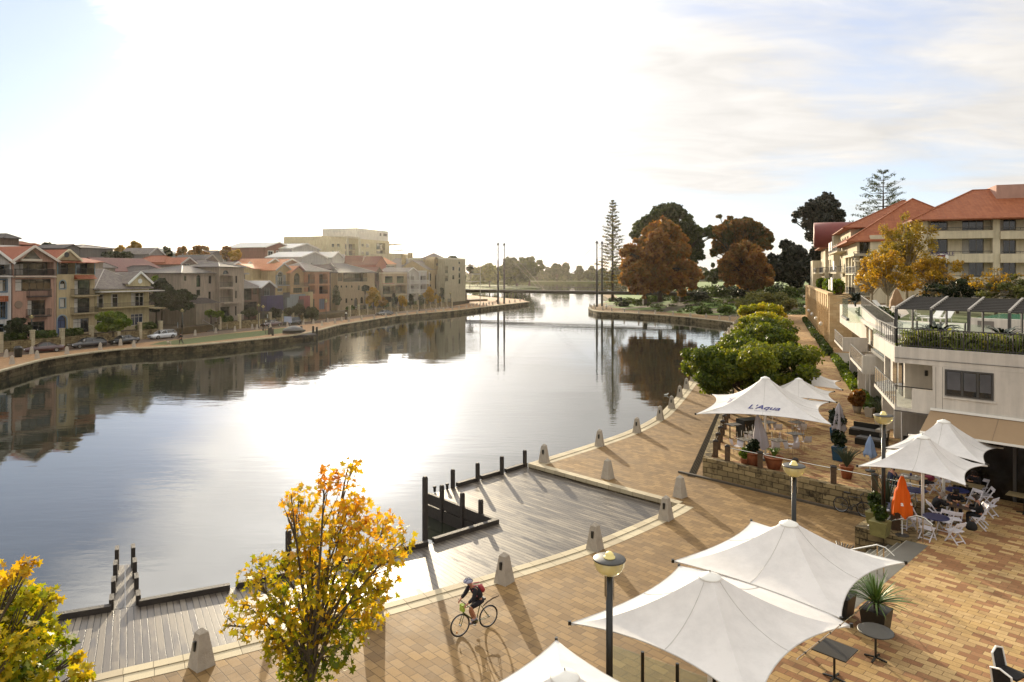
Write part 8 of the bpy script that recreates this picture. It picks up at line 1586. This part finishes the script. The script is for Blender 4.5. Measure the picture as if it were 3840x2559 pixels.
# pots
m_terra = M('terracotta', '#8a4f2c', .85, .25, 4, .3); m_blp = M('blue glazed pot', '#1c4660', .25, .1); m_wpot = M('pale concrete pot', '#aaa294', .8, .15); m_blkp = M('black square planter', '#131311', .5, .2); m_ypl = M('ochre concrete planter', '#77703f', .85, .3, 3, .3)
def pot(label, x, y, r, h, mat, plant, L=.6, n=24, sq=False, z=TZ, name='plant_pot', col=None):
    t_ = thing(name, label, 'plant pot', (x, y, z), GR if sq else 0); 
    (MB().frustum((0, 0, 0), r*.8*(1.35 if sq else 1), r*(1.35 if sq else 1), h, 0, 0, 4) if sq else MB().lathe([(r*.68, 0), (r*.95, h*.75), (r, h*.9), (r*1.08, h*.92), (r*1.08, h), (r*.9, h), (r*.85, h*.9)], (0, 0, 0), 20)).build('pot', mat, t_, not sq)
    if plant == 'leafy': leafmesh('plant', [leaves(n*26, [(0, 0, h+L*.45, L*.36, L*.36, L*.45), (L*.2, 0, h+L*.7, L*.2, L*.2, L*.25), (-L*.2, L*.1, h+L*.4, L*.25, L*.25, L*.2)], L*.14, int(x*100))], col or lf_green, t_)
    elif plant: g = np.random.default_rng(int(x*100)); mb = MB(); \
        [mb.tube([(0, 0, h*.9), (math.cos(a)*L*.35*s, math.sin(a)*L*.35*s, h+L*.6), (math.cos(a)*L*.75*s, math.sin(a)*L*.75*s, h+L*(.95 if plant == 'spear' else .55))], [.02, .016, .004], 4) for a, s in zip(g.random(n)*6.28, .3+.9*g.random(n))]; mb.build('plant', col or (m_reed if plant == 'spear' else m_spike), t_)
    MB().lathe([(r*.8, h*.88), (r*.1, h*.9)], (0, 0, 0), 16).build('soil', m_earth, t_); return t_
pot('small terracotta pot with bright foliage, leftmost on the terrace front', 12.3, 36.95, .22, .36, m_terra, 'leafy', .6); pot('big terracotta pot behind the second timber post', 12.75, 36.9, .40, .70, m_terra, 'leafy', .7, col=lf_dark); pot('wide terracotta pot beneath the leaning folded umbrella', 13.6, 36.3, .46, .62, m_terra, 'arch', .7, 30)
pot('small red-brown pot standing behind the two big ones', 13.3, 38.4, .24, .40, m_terra, 'leafy', .5, col=lf_dark); pot('tapered terracotta pot with fountain grass right of the front posts', 16.55, 34.55, .32, .62, m_terra, 'spear', .9, 60); pot('tall square blue planter holding a dark shrub', 17.75, 37.9, .33, .75, m_blp, 'leafy', .9, sq=True, col=lf_dark)
pot('tall blue planter around the folded umbrella foot', 19.7, 42.3, .36, .8, m_blp, 'leafy', 1.15, 30, True, col=lf_dark); pot('white square pot at the hedge end by the gravel', 25.3, 49.4, .30, .65, m_wpot, 'arch', .6, sq=True); pot('white square pot beside the dark café furniture', 22.6, 42.6, .34, .62, m_wpot, 'spear', .8, 30, True); pot('pale pot with rust-coloured bush at the hedge end', 25.1, 50.8, .32, .5, m_wpot, 'leafy', 1.2, 50, col=lf_rust)
pot('pale pot with feathery grey plant before the white building corner', 24.6, 46.6, .34, .6, m_wpot, 'spear', 1.2, 60, True)
pot('ochre square concrete planter on the stone cheek wall, nearer one', 14.25, 27.05, .34, .56, m_ypl, 'leafy', .6, sq=True, name='planter_box', col=lf_hedge); pot('ochre square concrete planter on the stone cheek wall, farther one', 14.75, 28.25, .36, .5, m_ypl, 'leafy', .8, sq=True, name='planter_box', col=lf_hedge)
rosette('spear_plant', 'tall grey-green spear-leaved plant behind the street lamp', 'plant', at(16.4, 30.5), 46, 1.7, .05, m_reed, .035, 1.45, 3, .1)
tp_ = timber_post(Vector((15.15, 27.6, TZ)), 'thick dark timber post beside the planter boxes and the lamp'); tp_.scale = (1.2, 1.2, 1.35)
for k, (x, y) in enumerate(((10.35, 19.85), (9.75, 20.75))): 
    pot(['black square planter with spiky palm-lily, nearer one beside the round table', 'black square planter with spiky palm-lily, farther one half behind the canopy'][k], x, y, .36, .62, m_blkp, None, sq=True); rosette('palm_lily', ['bright strappy palm-lily fanning out, nearer one', 'bright strappy palm-lily fanning out, one half behind the canopy'][k], 'plant', (x, y, TZ+.5), 90, 1.25, .28, m_spike, .03, 1.35, 5+k, .25)
# tables of the lower right
rt = ftable('round dark bistro table by the canopy corner', 9.55, 18.35, .44, m_dark, leg=m_black); st2 = ftable('square dark table partly under the canopy edge', 8.05, 17.45, mat=m_dark, sq=(.85, .8, GR), leg=m_black)
wt = ftable('square brown-edged table in the bottom right corner', 12.55, 16.15, mat=m_dark, sq=(.85, .85, .1)); 
for k, (x, y, rz) in enumerate(((12.1, 16.95, -60), (11.65, 16.35, 20))):
    t_ = thing('wicker_chair', ['black wicker chair with white tube frame behind the corner table', 'black wicker chair with white tube frame left of the corner table'][k], 'chair', at(x, y), R(rz), 'wicker chairs')
    MB().box(-.22, -.24, .40, .24, .24, .45).build('seat', cloth('#15120f'), t_); MB().tube([(-.22, -.25, .45), (-.30, -.24, .85), (-.33, 0, .93), (-.30, .24, .85), (-.22, .25, .45)], .026, 8).build('frame', m_white, t_); mb = MB(); mb.add([(-.22, -.24, .45), (-.22, .24, .45), (-.30, .22, .85), (-.32, 0, .90), (-.30, -.22, .85)], [(0, 1, 2, 3, 4)]).build('backrest', cloth('#15120f'), t_)
    for lx, ly in ((-.2, -.22), (-.2, .22), (.22, -.22), (.22, .22)): MB().tube([(lx, ly, 0), (lx, ly, .42)], .016, 6).build('leg', m_steel, t_)
# tie rod by the canopy corner
tr_ = thing('tie_cable', 'long straight clipped steel stay crossing the canopy corner', 'cable'); a = P(3289, 2236, TZ); c = Vector((7.8, 16.2, 3.0)); e = a+(c-a)*1.9; MB().tube([a, e], .012, 6).build('cable', m_steel, tr_)
for k in range(9): q = a+(c-a)*(.2+.2*k); MB().tube([q-(c-a).normalized()*.02, q+(c-a).normalized()*.02], .022, 6).build('clip', m_dark, tr_)
# glass windbreak posts at the bottom
gw2 = thing('glass_windbreak', 'glass windbreak with black round posts at the bottom edge beside the lamp', 'fence'); p0 = Vector((3.42, 18.3, 0)); p1_ = Vector((4.2, 17.75, 0)); dd_ = p1_-p0
for k in range(3): q = p0+dd_*k; MB().tube([q, q+Vector((0, 0, 1.1))], .045, 10).build('post', m_black, gw2); 
for k in range(-1, 2): q = p0+dd_*k+dd_*.06; MB().bar(pz(q, .55), pz(q+dd_*.88, .55), .012, .9).build('glass_panel', m_glass_g, gw2)
# stacked cafe chairs and tables under the lettered canopy
SC = [None]
def shell(label, p, rz, flip=False):
    if SC[0]: o = dup(SC[0], p, rz, label)
    else:
        t_ = thing('shell_chair', label, 'chair', p, rz, 'white shell chairs on the terrace'); SC[0] = t_; o = t_
        mb = MB(); pr = [(.22, .44), (.0, .42), (-.18, .45), (-.25, .62), (-.29, .84)]
        for x, z in pr: w_ = .22 if z < .6 else .20-.1*max(0, z-.75); mb.v += [(x, -w_, z+.03), (x, 0, z), (x, w_, z+.03)]
        mb.f = [(3*i+j, 3*i+j+1, 3*i+j+4, 3*i+j+3) for i in range(4) for j in range(2)]; mb.m = [0]*8; mb.build('shell', m_wchair, t_, True)
        for x, y in ((.2, -.18), (.2, .18), (-.2, -.18), (-.2, .18)): MB().tube([(x*1.15, y*1.15, 0), (x, y, .43)], .013, 6).build('leg', m_chrome, t_)
    if flip: o.rotation_euler = (R(180), 0, rz); o.location.z += 1.17
    return o
tt = [(13.2, 39.6), (15.0, 39.4), (14.2, 41.2), (16.6, 41.0), (16.2, 44.2), (18.0, 44.2)]
for k, (x, y) in enumerate(tt): ftable(f'café table carrying upturned white chairs, {ORD[k]} under the lettered canopy', x, y, mat=pl('#6d675e'), sq=(.75, .75, R(20)), leg=m_chrome)
k = 0
for i, (x, y) in enumerate(tt):
    for j, (dx, dy) in enumerate(((-.12, .05), (.22, -.05))): shell(f'white shell chair turned upside down on a café table, {ORD[k]} from left', at(x+dx, y+dy), R(40+60*j+25*i), True); k += 1
for i, (x, y, rz) in enumerate(((12.55, 39.2, 10), (13.5, 38.7, 80), (14.5, 38.6, 95), (15.6, 38.7, 100), (15.9, 39.6, 170), (13.7, 40.5, 60), (16.9, 40.1, 90), (16.5, 43.3, 80), (18.0, 43.4, 95), (15.4, 44.0, 0))): shell(f'white shell chair standing upright, {ORD[i]} under the lettered canopy', at(x, y), R(rz))
cb = thing('menu_stand', 'dark waiter station cabinet under the lettered canopy', 'cabinet', at(14.6, 43.2), R(20)); MB().box(-.6, -.4, 0, .6, .4, 1.15).build('cabinet', m_black, cb); MB().box(-1.5, -.35, .85, -.65, .35, .9).build('side_shelf', m_timber, cb); MB().bar((-1.35, 0, 0), (-1.35, 0, .85), .05, .05).build('shelf_leg', m_timber, cb)
# parked bicycle, timber bundle, dark lounge furniture
bicycle('black bicycle with pale saddle leaning at the foot of the limestone wall', Vector((15.55, 31.9, 0)), math.atan2(FA.y, FA.x)+.05, '#111111', False)
cr = thing('trolley', 'dark round crate with white rim beside the parked bicycle', 'crate', (16.3, 31.0, 0)); MB().lathe([(.30, 0), (.34, .55), (.36, .7)], (0, 0, 0), 16).build('body', m_black, cr); MB().lathe([(.22, .7), (.36, .7), (.36, .74), (.22, .74)], (0, 0, 0), 20).build('rim', m_white, cr)
tb = thing('bike_rack', 'fan of brown and dark rods leaning at the cheek wall, a low cycle rack', 'rack', (12.55, 26.6, 0), math.atan2(BV.y, BV.x)); 
for k in range(7): MB().tube([(-.7, -.35+.06*k, .08), (.9, .25-.11*k+.3, .42)], .028, 6).build('rod', m_timber_b if k % 2 else m_dark, tb)
for k, (x, y) in enumerate(((21.2, 41.2), (22.9, 39.7), (22.0, 43.6))):
    t_ = thing('lounge_sofa', f'black outdoor sofa with flat cushions near the shopfront, {ORD[k]} from the left', 'sofa', at(x, y), R(-50), 'black outdoor sofas'); MB().box(-.8, -.4, 0, .8, .4, .36).box(-.8, .28, .36, .8, .4, .75).build('frame', m_black, t_); MB().box(-.76, -.38, .362, .76, .27, .46).build('cushion', pl('#5d5a56'), t_)
for k, (s, o_) in enumerate(((3.1, -.2), (5.2, -.3), (6.8, .1))): q = on_front(s, -o_-.1+.3); t_ = ftable(f'timber table in the shade under the tan awning, {ORD[k]} from the corner', q.x, q.y, mat=pl('#8f7c52'), sq=(1.2, .7, GR), leg=m_black)
# floating bird, fallen leaves, pole lamp mark
for k, (u, v) in enumerate(((2498, 1483), (517+0, 0),)[:1]): t_ = thing('seagull', 'white gull floating on the dark tree reflection near the quay', 'gull', P(u, v, WZ)); skin_mesh('body', [(-.22, 0, .06), (0, 0, .07), (.14, 0, .10), (.20, 0, .20), (.28, 0, .19)], [(0, 1), (1, 2), (2, 3), (3, 4)], [.03, .08, .06, .04, .01], m_white, t_, 1)
fl = thing('fallen_leaves', 'scattered dry plane leaves on deck and paving', 'leaves'); fl['kind'] = 'stuff'; g = np.random.default_rng(4); bl = []
for _ in range(70): d = 14+12*g.random(); x = -7+15*g.random(); z = .03 if x > -3 else .03; bl.append((x, d, z, .02, .02, .01))
bl = [b for b in bl if not (b[0] < 0 and b[1] > 19.5)]; leafmesh('leaf_litter', [leaves(110, bl+[(3.6+2*g.random(), 17.3+1.4*g.random(), .03, .3, .3, .01) for _ in range(20)], .13, 4, 'maple', flat=4)], leafmat('dry leaves', ['#6b4020', '#9a6a3a', '#b88a5a'], .2), fl)
lf_m = lf_rust
# ============================================================ HAZE
def haze_box():
    m = bpy.data.materials.new('haze air'); m.use_nodes = True; t = NT(m.node_tree); v = t.new('ShaderNodeVolumePrincipled', {'Color': (1.0, .93, .80, 1), 'Density': .00005, 'Anisotropy': .83}); o = t.new('ShaderNodeOutputMaterial'); t.l.new(v.outputs[0], o.inputs['Volume'])
    ob = MB().box(-2500, -80, -7, 2500, 2300, 46).build('haze', m); ob['kind'] = 'stuff'; return ob
haze_box()
